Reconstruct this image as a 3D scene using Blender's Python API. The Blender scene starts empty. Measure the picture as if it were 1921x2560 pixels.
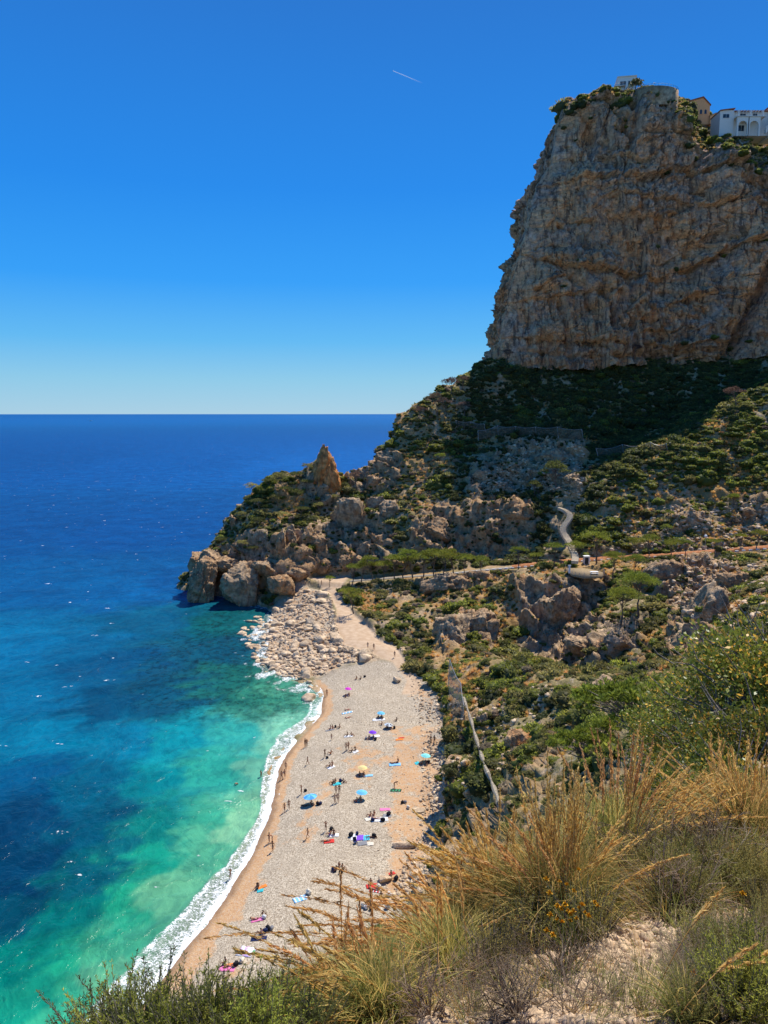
import bpy, bmesh, math, random
import numpy as np
from mathutils import Vector, Matrix

# ------------------------------------------------------------------ camera, world, sun, exposure
PI = math.pi
rad = math.radians
random.seed(7)
SC = bpy.context.scene
COL = SC.collection
CAM_Z = 66.0
PITCH = rad(7.8)
FD = 1556.0                      # focal length in pixels of a 1660 x 2212 print of the photograph
cam_d = bpy.data.cameras.new('camera'); cam = bpy.data.objects.new('camera', cam_d); COL.objects.link(cam)
cam.location = (0, 0, CAM_Z); cam.rotation_euler = (PI/2 - PITCH, 0, 0)
cam_d.sensor_fit = 'VERTICAL'; cam_d.sensor_height = 24.0
cam_d.lens = 24.0 * FD / 2212.0
cam_d.clip_start = 0.05; cam_d.clip_end = 90000
SC.camera = cam

SUN_EL = rad(56); SUN_AZ = math.atan2(0.54, 0.84)       # azimuth from +Y towards +X
world = bpy.data.worlds.new('World'); SC.world = world; world.use_nodes = True
wn = world.node_tree.nodes; wl = world.node_tree.links
wn.clear()
w_out = wn.new('ShaderNodeOutputWorld'); w_bg = wn.new('ShaderNodeBackground')
w_sky = wn.new('ShaderNodeTexSky'); w_sky.sky_type = 'NISHITA'; w_sky.sun_disc = False
w_sky.sun_elevation = SUN_EL; w_sky.sun_rotation = SUN_AZ
w_sky.altitude = 0; w_sky.air_density = 1.0; w_sky.dust_density = 0.0; w_sky.ozone_density = 3.0
w_bg.inputs['Strength'].default_value = 0.115
# the camera's saturated rendering of a clear sky: one colour per elevation all the way round
w_tc = wn.new('ShaderNodeTexCoord'); w_sx = wn.new('ShaderNodeSeparateXYZ'); w_rp = wn.new('ShaderNodeValToRGB'); w_mx = wn.new('ShaderNodeMix'); w_mx.data_type = 'RGBA'
wl.new(w_tc.outputs['Generated'], w_sx.inputs[0]); wl.new(w_sx.outputs[2], w_rp.inputs[0])
def _lin(r, g, b):
    f = lambda c: (c/255/12.92 if c/255 <= 0.04045 else ((c/255+0.055)/1.055)**2.4)/0.115/SKY_EXP
    return (f(r), f(g), f(b), 1)
SKY_EXP = 2**0.30
el = w_rp.color_ramp.elements
for i_ in range(5): el.new(0.5)
for e_, (p_, c_) in zip(el, [(0.0, (160,203,228)), (0.045, (134,198,232)), (0.095, (88,182,242)), (0.17, (36,156,248)), (0.28, (18,136,236)), (0.47, (30,116,208)), (1.0, (26,88,180))]):
    e_.position = p_; e_.color = _lin(*c_)
w_mx.inputs[0].default_value = 0.94
wl.new(w_sky.outputs[0], w_mx.inputs[6]); wl.new(w_rp.outputs[0], w_mx.inputs[7]); wl.new(w_mx.outputs[2], w_bg.inputs['Color']); wl.new(w_bg.outputs[0], w_out.inputs['Surface'])
sun_d = bpy.data.lights.new('sun', 'SUN'); sun_d.energy = 5.0; sun_d.angle = rad(0.5); sun_d.color = (1.0, 0.95, 0.87)
sun = bpy.data.objects.new('sun', sun_d); COL.objects.link(sun)
sun_dir = Vector((math.sin(SUN_AZ)*math.cos(SUN_EL), math.cos(SUN_AZ)*math.cos(SUN_EL), math.sin(SUN_EL)))
sun.rotation_euler = sun_dir.to_track_quat('Z', 'Y').to_euler(); sun.location = (60, 60, 200)
SC.view_settings.view_transform = 'Standard'; SC.view_settings.look = 'None'
SC.view_settings.exposure = 0.30; SC.view_settings.gamma = 1.0
SC.view_settings.use_curve_mapping = False
try:
    SC.cycles.max_bounces = 5; SC.cycles.diffuse_bounces = 3; SC.cycles.transparent_max_bounces = 6
    SC.cycles.use_denoising = True; SC.cycles.denoising_prefilter = 'ACCURATE'
except Exception: pass

# ------------------------------------------------------------------ helpers: projection, noise
CP, SP = math.cos(PITCH), math.sin(PITCH)
def P(u, v, t):
    """point seen at (u, v) of the 1660 x 2212 print, t metres along the optical axis"""
    yc = -(v - 1106.0) / FD
    return np.array([(u - 830.0)/FD*t, (CP + SP*yc)*t, CAM_Z + (CP*yc - SP)*t])
def PZ(u, v, z):
    yc = -(v - 1106.0) / FD
    return P(u, v, (z - CAM_Z)/(CP*yc - SP))
def project(x, y, z):
    dz = z - CAM_Z
    t = CP*y - SP*dz
    yc = (SP*y + CP*dz) / t
    return 830 + x/t*FD, 1106 - yc*FD, t

_r = np.random.RandomState(3)
_perm = np.concatenate([_r.permutation(256)]*3).astype(np.int32)
_g = _r.normal(size=(256, 3)); _g /= np.linalg.norm(_g, axis=1)[:, None]; _g = _g.astype(np.float32)
_rv = _r.rand(256, 3).astype(np.float32)
def pn(x, y, z=None, s=0):
    """gradient noise, about -1..1; z None gives the 2-D cut"""
    x = np.asarray(x, np.float32) + s*17.31; y = np.asarray(y, np.float32) + s*5.17
    xi = np.floor(x).astype(np.int32); yi = np.floor(y).astype(np.int32)
    xf = x - xi; yf = y - yi; xi &= 255; yi &= 255
    ux = xf*xf*xf*(xf*(xf*6-15)+10); uy = yf*yf*yf*(yf*(yf*6-15)+10)
    if z is None:
        def gr(i, j):
            h = _perm[_perm[(xi+i) & 255] + ((yi+j) & 255)]; g = _g[h]
            return g[..., 0]*(xf-i) + g[..., 1]*(yf-j)
        a = gr(0, 0); b = gr(1, 0); c = gr(0, 1); d = gr(1, 1)
        ab = a + ux*(b-a); cd = c + ux*(d-c)
        return 1.9*(ab + uy*(cd-ab))
    z = np.asarray(z, np.float32) + s*9.7
    zi = np.floor(z).astype(np.int32); zf = z - zi; zi &= 255
    uz = zf*zf*zf*(zf*(zf*6-15)+10)
    def gr3(i, j, k):
        h = _perm[_perm[_perm[(xi+i) & 255] + ((yi+j) & 255)] + ((zi+k) & 255)]; g = _g[h]
        return g[..., 0]*(xf-i) + g[..., 1]*(yf-j) + g[..., 2]*(zf-k)
    r = []
    for k in (0, 1):
        a = gr3(0, 0, k); b = gr3(1, 0, k); c = gr3(0, 1, k); d = gr3(1, 1, k)
        ab = a + ux*(b-a); cd = c + ux*(d-c); r.append(ab + uy*(cd-ab))
    return 1.7*(r[0] + uz*(r[1]-r[0]))
def fbm(x, y, z=None, o=4, s=0, g=0.5):
    a, f, t = 1.0, 1.0, 0.0
    for i in range(o):
        t = t + a*pn(x*f, y*f, None if z is None else z*f, s+i*3.1); a *= g; f *= 2.03
    return t
def ridged(x, y, z=None, o=4, s=0, g=0.5):
    a, f, t = 1.0, 1.0, 0.0
    for i in range(o):
        t = t + a*(1-2*np.abs(pn(x*f, y*f, None if z is None else z*f, s+i*3.1))); a *= g; f *= 2.07
    return t
def voro(x, y, s=0):
    """2-D cellular noise: F1, F2-F1, cell value"""
    x = np.asarray(x, np.float32) + s*3.7; y = np.asarray(y, np.float32) + s*8.1
    xi = np.floor(x).astype(np.int32); yi = np.floor(y).astype(np.int32)
    f1 = np.full(x.shape, 9.0, np.float32); f2 = f1.copy(); cv = np.zeros(x.shape, np.float32)
    for i in (-1, 0, 1):
        for j in (-1, 0, 1):
            h = _perm[_perm[(xi+i) & 255] + ((yi+j) & 255)]; q = _rv[h]
            d = np.hypot(xi+i+q[..., 0]-x, yi+j+q[..., 1]-y)
            n = d < f1
            f2 = np.where(n, f1, np.minimum(f2, d)); cv = np.where(n, q[..., 2], cv); f1 = np.where(n, d, f1)
    return f1, f2-f1, cv
def sstep(a, b, x):
    t = np.clip((x-a)/(b-a), 0, 1); return t*t*(3-2*t)
def seg_dist(px, py, pts):
    """distance to a polyline (arrays px, py) and the parameter along it"""
    best = np.full(np.shape(px), 1e9); par = np.zeros(np.shape(px))
    for i in range(len(pts)-1):
        ax, ay = pts[i][:2]; bx, by = pts[i+1][:2]
        dx, dy = bx-ax, by-ay; L = dx*dx+dy*dy+1e-9
        t = np.clip(((px-ax)*dx+(py-ay)*dy)/L, 0, 1)
        d = np.hypot(px-ax-t*dx, py-ay-t*dy); m = d < best
        best = np.where(m, d, best); par = np.where(m, i+t, par)
    return best, par
def inside(px, py, poly):
    c = np.zeros(np.shape(px), bool); n = len(poly)
    for i in range(n):
        x1, y1 = poly[i][:2]; x2, y2 = poly[(i+1) % n][:2]
        if y1 == y2: continue
        c ^= ((y1 > py) != (y2 > py)) & (px < (x2-x1)*(py-y1)/(y2-y1)+x1)
    return c
def polymask(px, py, poly, soft):
    d, _ = seg_dist(px, py, list(poly)+[poly[0]])
    d = np.where(inside(px, py, poly), d, -d)
    return sstep(-soft, soft, d)

# ------------------------------------------------------------------ terrain control points
CT = []
def T(*a):                      # (u, v, t) triples
    for u, v, t in a: CT.append(P(u, v, t))
def near(t): return t if t < 240 else 240 + (t-240)*0.68
def TN(*a):
    for u, v, t in a: CT.append(P(u, v, near(t)))
def TZ(z, *a):                  # (u, v) pairs at height z
    for u, v in a: CT.append(PZ(u, v, z))
def TX(*a):
    for p in a: CT.append(np.array(p, float))
# sea bed and waterline
SHORE = [(120,2450),(250,2250),(330,2140),(400,2050),(470,1960),(510,1900),(545,1840),(580,1765),(592,1700),(605,1650),(650,1590),(692,1540),(697,1500),(675,1475),(630,1462),(592,1450),(578,1425),(580,1390),(578,1365),(588,1335),(600,1318)]
TZ(-0.05, *SHORE[:-1])
T((600,1285,252),(560,1262,262),(500,1248,268),(450,1245,271))
TZ(-2.5,(440,1292),(480,1292),(520,1296),(565,1300))
TZ(-3.0, (-100,2300),(150,2000),(250,1850),(380,1700),(480,1580),(440,1450),(430,1360),(330,1400),(100,1700),(-100,1500),(300,1320),(380,1300),(100,1330))
TZ(1.7, (420,2200),(560,2050),(640,1900),(680,1750),(740,1600),(770,1510))
TZ(3.0, (930,1480),(955,1560),(962,1650),(965,1740),(950,1820),(905,1930),(820,2030),(700,2150),(560,2300),(880,1440))
TZ(1.0, (700,1450),(650,1430)); TZ(3.2, (820,1425))
# rubble field and sandy path
TZ(1.2, (615,1400),(612,1340)); TZ(2.5, (650,1390),(640,1330),(700,1400)); TZ(4.5, (690,1340),(650,1290)); TZ(5.5,(720,1330),(700,1290))
TZ(4.2, (740,1385),(800,1400)); TZ(4.6, (830,1395)); TZ(5.6, (745,1320),(770,1320)); TZ(7.0, (715,1270),(735,1262),(660,1262)); TZ(7.4,(680,1250),(750,1248))
# the road
ROADP = [(700,1250,8.0),(760,1254,8.6),(850,1247,10.6),(950,1240,12.8),(1050,1230,15.0),(1140,1222,16.8),(1240,1212,18.6),(1340,1205,20.2),(1450,1199,21.6),(1560,1191,23.2),(1660,1183,24.8),(1800,1172,27.0),(2000,1160,30)]
ROAD = [PZ(*q) for q in ROADP]
for q in ROAD[1:]: CT.append(q)
# slope between road and beach
T((830,1330,221),(900,1330,212),(870,1400,196),(960,1420,180),(960,1290,224),(1060,1290,222),(1050,1370,196),(1040,1430,174),(1010,1480,157),
  (1110,1262,219),(1180,1266,212),(1150,1345,204),(1150,1405,197),(1090,1400,193),(1120,1438,157),(1060,1432,162),(1250,1272,208),(1250,1345,200),(1230,1405,193),(1300,1300,205),(1300,1386,183),(1370,1372,182),(1350,1310,196),(1290,1492,161),(1215,1500,160),(1340,1475,164),(1180,1452,148),(1240,1545,116),(1290,1560,98),
  (1400,1250,208),(1450,1215,217),(1450,1290,200),(1430,1370,176),(1480,1420,150),(1520,1230,203),(1540,1300,178),(1540,1370,146),(1640,1230,188),(1620,1300,155),(1760,1250,160),(1760,1300,120),
  (1000,1560,139),(1010,1650,116),(1060,1520,142),(1100,1580,118),(1100,1650,100),(1060,1720,96),(1170,1510,128),(1190,1600,98),(1180,1680,72),(1400,1450,128),(1280,1560,92))
# foreground promontory
T((1085,1790,60),(1200,1740,46),(1300,1660,38),(1400,1620,28),(1500,1570,21),(1650,1500,16),(1650,1370,36),(1560,1430,42),(1450,1500,55),(1750,1330,50),(1800,1500,14),
  (960,2212,2.55),(1500,2212,2.35),(1500,2040,3.2),(1600,1950,3.8),(1200,2100,3.15),(1000,2110,3.5),(800,2170,3.8),(600,2230,4.3),(300,2260,5.3),(900,2050,4.4),(1080,1960,4.7),(1350,1880,4.6),(1600,1800,5.6),(1750,1700,7),
  (1900,1900,4.5),(1900,2200,2.6),(0,2400,5.6),(100,2340,6.0),(450,2200,5.6),(650,2130,5.4))
TX((0,0,64.35),(3,1,64.9),(-3,-1,63.6),(0,-4,65.4),(4,-3,66),(-5,2,61.2),(8,0,66),(8,6,64),
   (-3,9,54),(0,10,55.5),(2,10,58.2),(-7,8,50),(-8,20,36),(0,20,43),(4,22,48),(-10,40,17),(0,45,22),(8,50,27),(16,50,36),(-14,55,4),(-6,62,5),(4,72,9),(-20,30,8),(-30,10,20),(-30,35,-1),(-45,10,0))
# hillside above the road, lit spur on the right
TN((1660,850,290),(1600,900,282),(1520,940,282),(1430,975,280),(1350,1010,274),(1290,1060,264),(1250,1110,256),(1240,1160,247),
  (1400,1060,262),(1350,1120,250),(1420,1140,244),(1500,1050,258),(1500,1120,244),(1600,1000,262),(1620,1090,243),(1600,1150,234),(1760,1000,255),(1760,1100,232),(1760,820,292),(1340,1170,240),(1450,1170,236))
# shaded bowl behind the spur, ravine and ledges on the left
TN((1200,1190,243),(1210,1120,258),(1205,1080,268),(1150,1195,248),(1165,1085,272),
  (1220,1020,288),(1100,1010,298),(1000,1000,308),(1260,1000,296),(1330,975,312),(1250,950,318),(1130,945,326),(1030,935,330),(1100,860,350),(1250,860,352),(1400,850,352),(1500,840,350),(1600,830,345),
  (1070,790,374),(1200,800,374),(1350,795,370),(1500,790,364),(1660,775,355),(1800,760,350),(1430,930,330),(1600,870,325))
T((1080,1205,250),(1000,1195,253),(1090,1140,257),(1000,1140,259),(1120,1086,264),(1050,1086,264),(1000,1090,265),(1040,1076,268),(1120,1074,268),(950,1100,266))
T((900,1200,252),(880,1150,258),(930,1090,268),(850,1080,274),(860,1180,256),(950,1030,280),(870,1000,286),(900,950,294),(960,900,303),(1010,850,313),(1040,792,326),(960,842,316),(885,893,308),(825,985,298),(765,1045,294),(738,1072,291))
# headland with the boulders
T((760,1110,280),(760,1170,268),(745,1228,259),(700,1200,264),(690,1140,272),(650,1195,263),(650,1110,280),(610,1190,264),(600,1100,282),(560,1150,270),(540,1100,280),(510,1105,284),(505,1160,276),(475,1195,273),(530,1205,268),(590,1225,262),(620,1240,257),(660,1235,256),
  (690,1075,288),(690,1010,291),(640,1030,292),(600,1030,293),(570,1055,290),(725,1090,288))
# the far side falls back to the sea
TZ(2.3, (850,1790),(860,1650),(820,1900),(860,1560),(700,1980),(900,1740))
TX((-55,300,8),(-62,310,-3),(-78,290,-3),(-88,250,-3),(-82,270,-2),(-40,318,8),(-30,330,-2),(-14,322,14),(-5,335,-2),(12,335,16),(20,350,4),(10,380,-3),(50,370,60),(45,400,0),(-100,330,-4),(0,450,-5),(-150,250,-5),(-200,400,-6),
   (80,370,92),(150,360,100),(250,370,110),(90,450,80),(250,520,110),(-150,100,-6),(-200,0,-6),(-70,60,-4),(-50,100,-3),(250,300,90),(250,200,50),(200,100,50),(120,30,60),(150,240,50),(0,520,-5))
CT = np.array(CT)
def lp(x, y):
    x = np.asarray(x, float); y = np.asarray(y, float)
    return np.arctan2(x, y + 6.0), 0.5*np.log(x*x + (y + 6.0)**2)      # conformal: detail scales with distance
_a, _b = lp(CT[:, 0], CT[:, 1])
def _k(d2): return np.sqrt(d2 + 0.018**2)
_n = len(CT)
_M = np.zeros((_n+3, _n+3)); _M[:_n, :_n] = _k((_a[:, None]-_a[None])**2 + (_b[:, None]-_b[None])**2)
_M[:_n, _n] = 1; _M[:_n, _n+1] = _a; _M[:_n, _n+2] = _b; _M[_n:, :_n] = _M[:_n, _n:].T
_M[:_n, :_n] += np.eye(_n)*(-1e-3)
_w = np.linalg.solve(_M, np.concatenate([CT[:, 2], [0, 0, 0]]))
def base_h(x, y):
    a, b = lp(x, y); sh = a.shape; a = a.ravel(); b = b.ravel(); out = np.empty(len(a))
    for i in range(0, len(a), 20000):
        s = slice(i, i+20000)
        out[s] = _k((a[s, None]-_a)**2 + (b[s, None]-_b)**2) @ _w[:_n] + _w[_n] + _w[_n+1]*a[s] + _w[_n+2]*b[s]
    return out.reshape(sh)

# ------------------------------------------------------------------ object helpers
def tag(o, label=None, cat=None, group=None, kind=None):
    if label: o['label'] = label
    if cat: o['category'] = cat
    if group: o['group'] = group
    if kind: o['kind'] = kind
    return o
def mesh_np(name, V, F, mat=None, smooth=True, attrs=None):
    """mesh from arrays; F is (n,4) or (n,3)"""
    V = np.asarray(V, np.float32); F = np.asarray(F, np.int32); k = F.shape[1]
    me = bpy.data.meshes.new(name)
    me.vertices.add(len(V)); me.vertices.foreach_set('co', V.ravel())
    me.loops.add(F.size); me.loops.foreach_set('vertex_index', F.ravel())
    me.polygons.add(len(F)); me.polygons.foreach_set('loop_start', np.arange(0, F.size, k, dtype=np.int32))
    if smooth: me.polygons.foreach_set('use_smooth', np.ones(len(F), bool))
    me.update(calc_edges=True)
    for n, a in (attrs or {}).items():
        a = np.asarray(a, np.float32)
        if a.ndim == 1:
            t = me.attributes.new(n, 'FLOAT', 'POINT'); t.data.foreach_set('value', a)
        else:
            if a.shape[1] == 3: a = np.concatenate([a, np.ones((len(a), 1), np.float32)], 1)
            t = me.attributes.new(n, 'FLOAT_COLOR', 'POINT'); t.data.foreach_set('color', a.ravel())
    if mat:
        for m in (mat if isinstance(mat, (list, tuple)) else [mat]): me.materials.append(m)
    return me
def ob(name, me, parent=None, loc=None, rot=None, scale=None):
    o = bpy.data.objects.new(name, me); COL.objects.link(o)
    if parent is not None: o.parent = parent
    if loc is not None: o.location = loc
    if rot is not None: o.rotation_euler = rot
    if scale is not None: o.scale = scale if hasattr(scale, '__len__') else (scale,)*3
    return o
def empty(name, loc=(0, 0, 0), rz=0): return ob(name, None, None, loc, (0, 0, rz))
def compact(V, F, attrs=None):
    used = np.zeros(len(V), bool); used[F.ravel()] = True
    m = np.cumsum(used) - 1
    return V[used], m[F], {k: a[used] for k, a in (attrs or {}).items()}
def srgb(r, g, b):
    f = lambda c: c/12.92 if c <= 0.04045 else ((c+0.055)/1.055)**2.4
    return (f(r/255), f(g/255), f(b/255), 1)
class NT:
    """small wrapper for node materials"""
    def __init__(s, name, rough=0.9, spec=0.2):
        s.m = bpy.data.materials.new(name); s.m.use_nodes = True; s.t = s.m.node_tree
        s.b = s.t.nodes['Principled BSDF']; s.out = s.t.nodes['Material Output']
        s.b.inputs['Roughness'].default_value = rough; s.b.inputs['Specular IOR Level'].default_value = spec
        s._pos = None
    def n(s, k, **kw):
        q = s.t.nodes.new(k)
        for a, b in kw.items(): setattr(q, a, b)
        return q
    def l(s, a, b): s.t.links.new(a, b)
    def val(s, x, sock):
        if isinstance(x, (int, float)): sock.default_value = x
        elif isinstance(x, tuple): sock.default_value = x if len(x) == len(sock.default_value) else (x + (1,))[:len(sock.default_value)]
        else: s.l(x, sock)
    def pos(s):
        if s._pos is None: s._pos = s.n('ShaderNodeNewGeometry')
        return s._pos.outputs['Position']
    def attr(s, name, col=False):
        q = s.n('ShaderNodeAttribute'); q.attribute_name = name; return q.outputs['Color' if col else 'Fac']
    def scale(s, v, sc):
        q = s.n('ShaderNodeMapping'); q.inputs['Scale'].default_value = sc; s.l(v, q.inputs[0]); return q.outputs[0]
    def noise(s, scale, detail=4, rough=0.55, vec=None, dist=0.0):
        q = s.n('ShaderNodeTexNoise'); q.inputs['Scale'].default_value = scale; q.inputs['Detail'].default_value = detail
        q.inputs['Roughness'].default_value = rough; q.inputs['Distortion'].default_value = dist
        s.l(vec if vec is not None else s.pos(), q.inputs['Vector']); return q.outputs['Fac']
    def vor(s, scale, feat='F1', vec=None, out='Distance', rnd=1.0):
        q = s.n('ShaderNodeTexVoronoi'); q.feature = feat; q.inputs['Scale'].default_value = scale; q.inputs['Randomness'].default_value = rnd
        s.l(vec if vec is not None else s.pos(), q.inputs['Vector']); return q.outputs[out]
    def math(s, op, a, b=0.0, c=None, clamp=False):
        q = s.n('ShaderNodeMath'); q.operation = op; q.use_clamp = clamp
        s.val(a, q.inputs[0]); s.val(b, q.inputs[1])
        if c is not None: s.val(c, q.inputs[2])
        return q.outputs[0]
    def ramp(s, f, stops, interp='LINEAR'):
        q = s.n('ShaderNodeValToRGB'); s.val(f, q.inputs[0]); e = q.color_ramp.elements; q.color_ramp.interpolation = interp
        while len(e) < len(stops): e.new(0.5)
        for el, (p, c) in zip(e, stops):
            el.position = p; el.color = c if hasattr(c, '__len__') else (c, c, c, 1)
        return q.outputs[0]
    def mix(s, f, a, b, mode='MIX'):
        q = s.n('ShaderNodeMix'); q.data_type = 'RGBA'; q.blend_type = mode
        s.val(f, q.inputs[0]); s.val(a, q.inputs[6]); s.val(b, q.inputs[7]); return q.outputs[2]
    def rng(s, f, a, b, c=0.0, d=1.0):
        q = s.n('ShaderNodeMapRange'); q.interpolation_type = 'SMOOTHSTEP'
        s.val(f, q.inputs[0]); q.inputs[1].default_value = a; q.inputs[2].default_value = b; q.inputs[3].default_value = c; q.inputs[4].default_value = d
        return q.outputs[0]
    def bump(s, h, strength=0.5, dist=0.1, prev=None):
        q = s.n('ShaderNodeBump'); q.inputs['Strength'].default_value = strength; q.inputs['Distance'].default_value = dist
        s.l(h, q.inputs['Height'])
        if prev is not None: s.l(prev, q.inputs['Normal'])
        return q.outputs[0]
    def done(s, col=None, nrm=None, rough=None):
        if col is not None: s.val(col, s.b.inputs['Base Color'])
        if nrm is not None: s.l(nrm, s.b.inputs['Normal'])
        if rough is not None: s.val(rough, s.b.inputs['Roughness'])
        return s.m
def flat(name, c, rough=0.8, spec=0.2, var=0.12, sc=8.0, metal=0.0):
    """plain coloured material with a little procedural unevenness"""
    m = NT(name, rough, spec); c = tuple(c[:3]) + (1,)
    f = m.noise(sc, 3); d = tuple(x*(1-var*2) for x in c[:3]) + (1,)
    m.b.inputs['Metallic'].default_value = metal
    return m.done(m.mix(m.rng(f, 0.35, 0.65), c, d))

# ------------------------------------------------------------------ materials of the setting
def rock_colours(m, tan=1.0):
    """limestone: grey weathered skin, buff and orange fresh rock, dark water streaks"""
    pv = m.scale(m.pos(), (0.35, 0.35, 0.06))
    n1 = m.noise(0.05, 5, 0.6); n2 = m.noise(0.5, 5, 0.65); n3 = m.noise(1.6, 4, 0.7, pv); n4 = m.noise(0.12, 4, 0.6, m.scale(m.pos(), (1, 1, 1.6)))
    grey = m.mix(m.rng(n2, 0.3, 0.7), (0.19, 0.148, 0.105, 1), (0.56, 0.45, 0.325, 1))
    buff = m.mix(m.rng(n2, 0.3, 0.7), (0.27, 0.17, 0.095, 1), (0.50, 0.37, 0.24, 1))
    c = m.mix(m.math('MULTIPLY', m.rng(n1, 0.42, 0.60), tan), grey, buff)
    c = m.mix(m.math('MULTIPLY', m.rng(n4, 0.53, 0.68), 0.55*tan), c, (0.42, 0.21, 0.085, 1))
    c = m.mix(m.math('MULTIPLY', m.rng(n3, 0.52, 0.70), 0.62), c, (0.075, 0.068, 0.066, 1))
    c = m.mix(1.0, c, (1.10, 0.97, 0.80, 1), 'MULTIPLY')
    return c, n2, n3
def mat_rock(name='limestone_rock', tan=1.0, bs=1.0, layer=None):
    m = NT(name, 0.92, 0.15)
    c, n2, n3 = rock_colours(m, tan)
    v = m.vor(0.9*bs, 'DISTANCE_TO_EDGE', m.scale(m.pos(), (1, 1, 1.7))); cr = m.rng(v, 0.0, 0.06)
    c = m.mix(m.math('MULTIPLY', m.math('SUBTRACT', 1.0, cr), 0.35), c, (0.06, 0.05, 0.045, 1))
    if layer: c = m.mix(1.0, c, tuple(layer)+(1,) if hasattr(layer, '__len__') else (layer, layer, layer, 1), 'MULTIPLY')
    h = m.math('ADD', m.math('MULTIPLY', m.noise(2.2*bs, 6, 0.65), 0.8), m.math('MULTIPLY', cr, 0.35))
    return m.done(c, m.bump(h, 0.9, 0.35/bs))
def mat_cliff():
    m = NT('cliff_limestone', 0.93, 0.12)
    P0 = m.pos()
    big = m.noise(0.03, 4, 0.55); n2 = m.noise(0.35, 6, 0.68); n5 = m.noise(0.09, 5, 0.62, m.scale(P0, (1, 1, 0.8)))
    fl = m.noise(1.0, 5, 0.7, m.scale(P0, (0.45, 0.45, 0.045)))
    st = m.noise(1.0, 4, 0.6, m.scale(P0, (0.03, 0.03, 0.55)))
    hi = m.attr('high')
    grey = m.mix(m.rng(n2, 0.28, 0.72), (0.20, 0.175, 0.16, 1), (0.56, 0.49, 0.43, 1))
    buff = m.mix(m.rng(n2, 0.28, 0.72), (0.36, 0.235, 0.15, 1), (0.72, 0.53, 0.34, 1))
    f = m.math('SUBTRACT', m.math('ADD', m.rng(n5, 0.36, 0.60), m.math('MULTIPLY', big, 0.35)), m.math('MULTIPLY', hi, 0.55), clamp=True)
    c = m.mix(f, grey, buff)
    c = m.mix(m.math('MULTIPLY', m.rng(m.noise(0.16, 5, 0.6, m.scale(P0, (1, 1, 0.5))), 0.56, 0.70), 0.5), c, (0.55, 0.30, 0.15, 1))
    c = m.mix(m.math('MULTIPLY', m.rng(fl, 0.52, 0.60), 0.72), c, (0.062, 0.058, 0.058, 1))
    c = m.mix(m.math('MULTIPLY', m.rng(fl, 0.44, 0.34), 0.45), c, (0.74, 0.63, 0.50, 1))
    c = m.mix(m.math('MULTIPLY', m.rng(st, 0.58, 0.68), 0.18), c, (0.10, 0.082, 0.07, 1))
    v = m.vor(0.42, 'DISTANCE_TO_EDGE', m.scale(P0, (1, 1, 1.9))); cr = m.rng(v, 0.0, 0.07)
    pit = m.rng(m.vor(0.30, 'F1'), 0.05, 0.17)
    c = m.mix(m.math('MULTIPLY', m.math('SUBTRACT', 1.0, cr), 0.22), c, (0.045, 0.04, 0.036, 1))
    c = m.mix(m.math('MULTIPLY', m.math('SUBTRACT', 1.0, pit), 0.5), c, (0.03, 0.028, 0.026, 1))
    vg = m.attr('green')
    vg = m.math('MULTIPLY', vg, m.rng(m.noise(0.35, 4, 0.6), 0.42, 0.56))
    c = m.mix(vg, c, m.mix(m.rng(m.noise(0.9, 3), 0.4, 0.62), (0.045, 0.05, 0.02, 1), (0.15, 0.13, 0.05, 1)))
    c = m.mix(1.0, c, (1.38, 1.06, 0.85, 1), 'MULTIPLY')
    h = m.math('ADD', m.math('MULTIPLY', m.noise(0.9, 7, 0.7), 1.0), m.math('ADD', m.math('MULTIPLY', fl, 0.9), m.math('MULTIPLY', cr, 0.35)))
    return m.done(c, m.bump(h, 0.9, 0.8))
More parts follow.
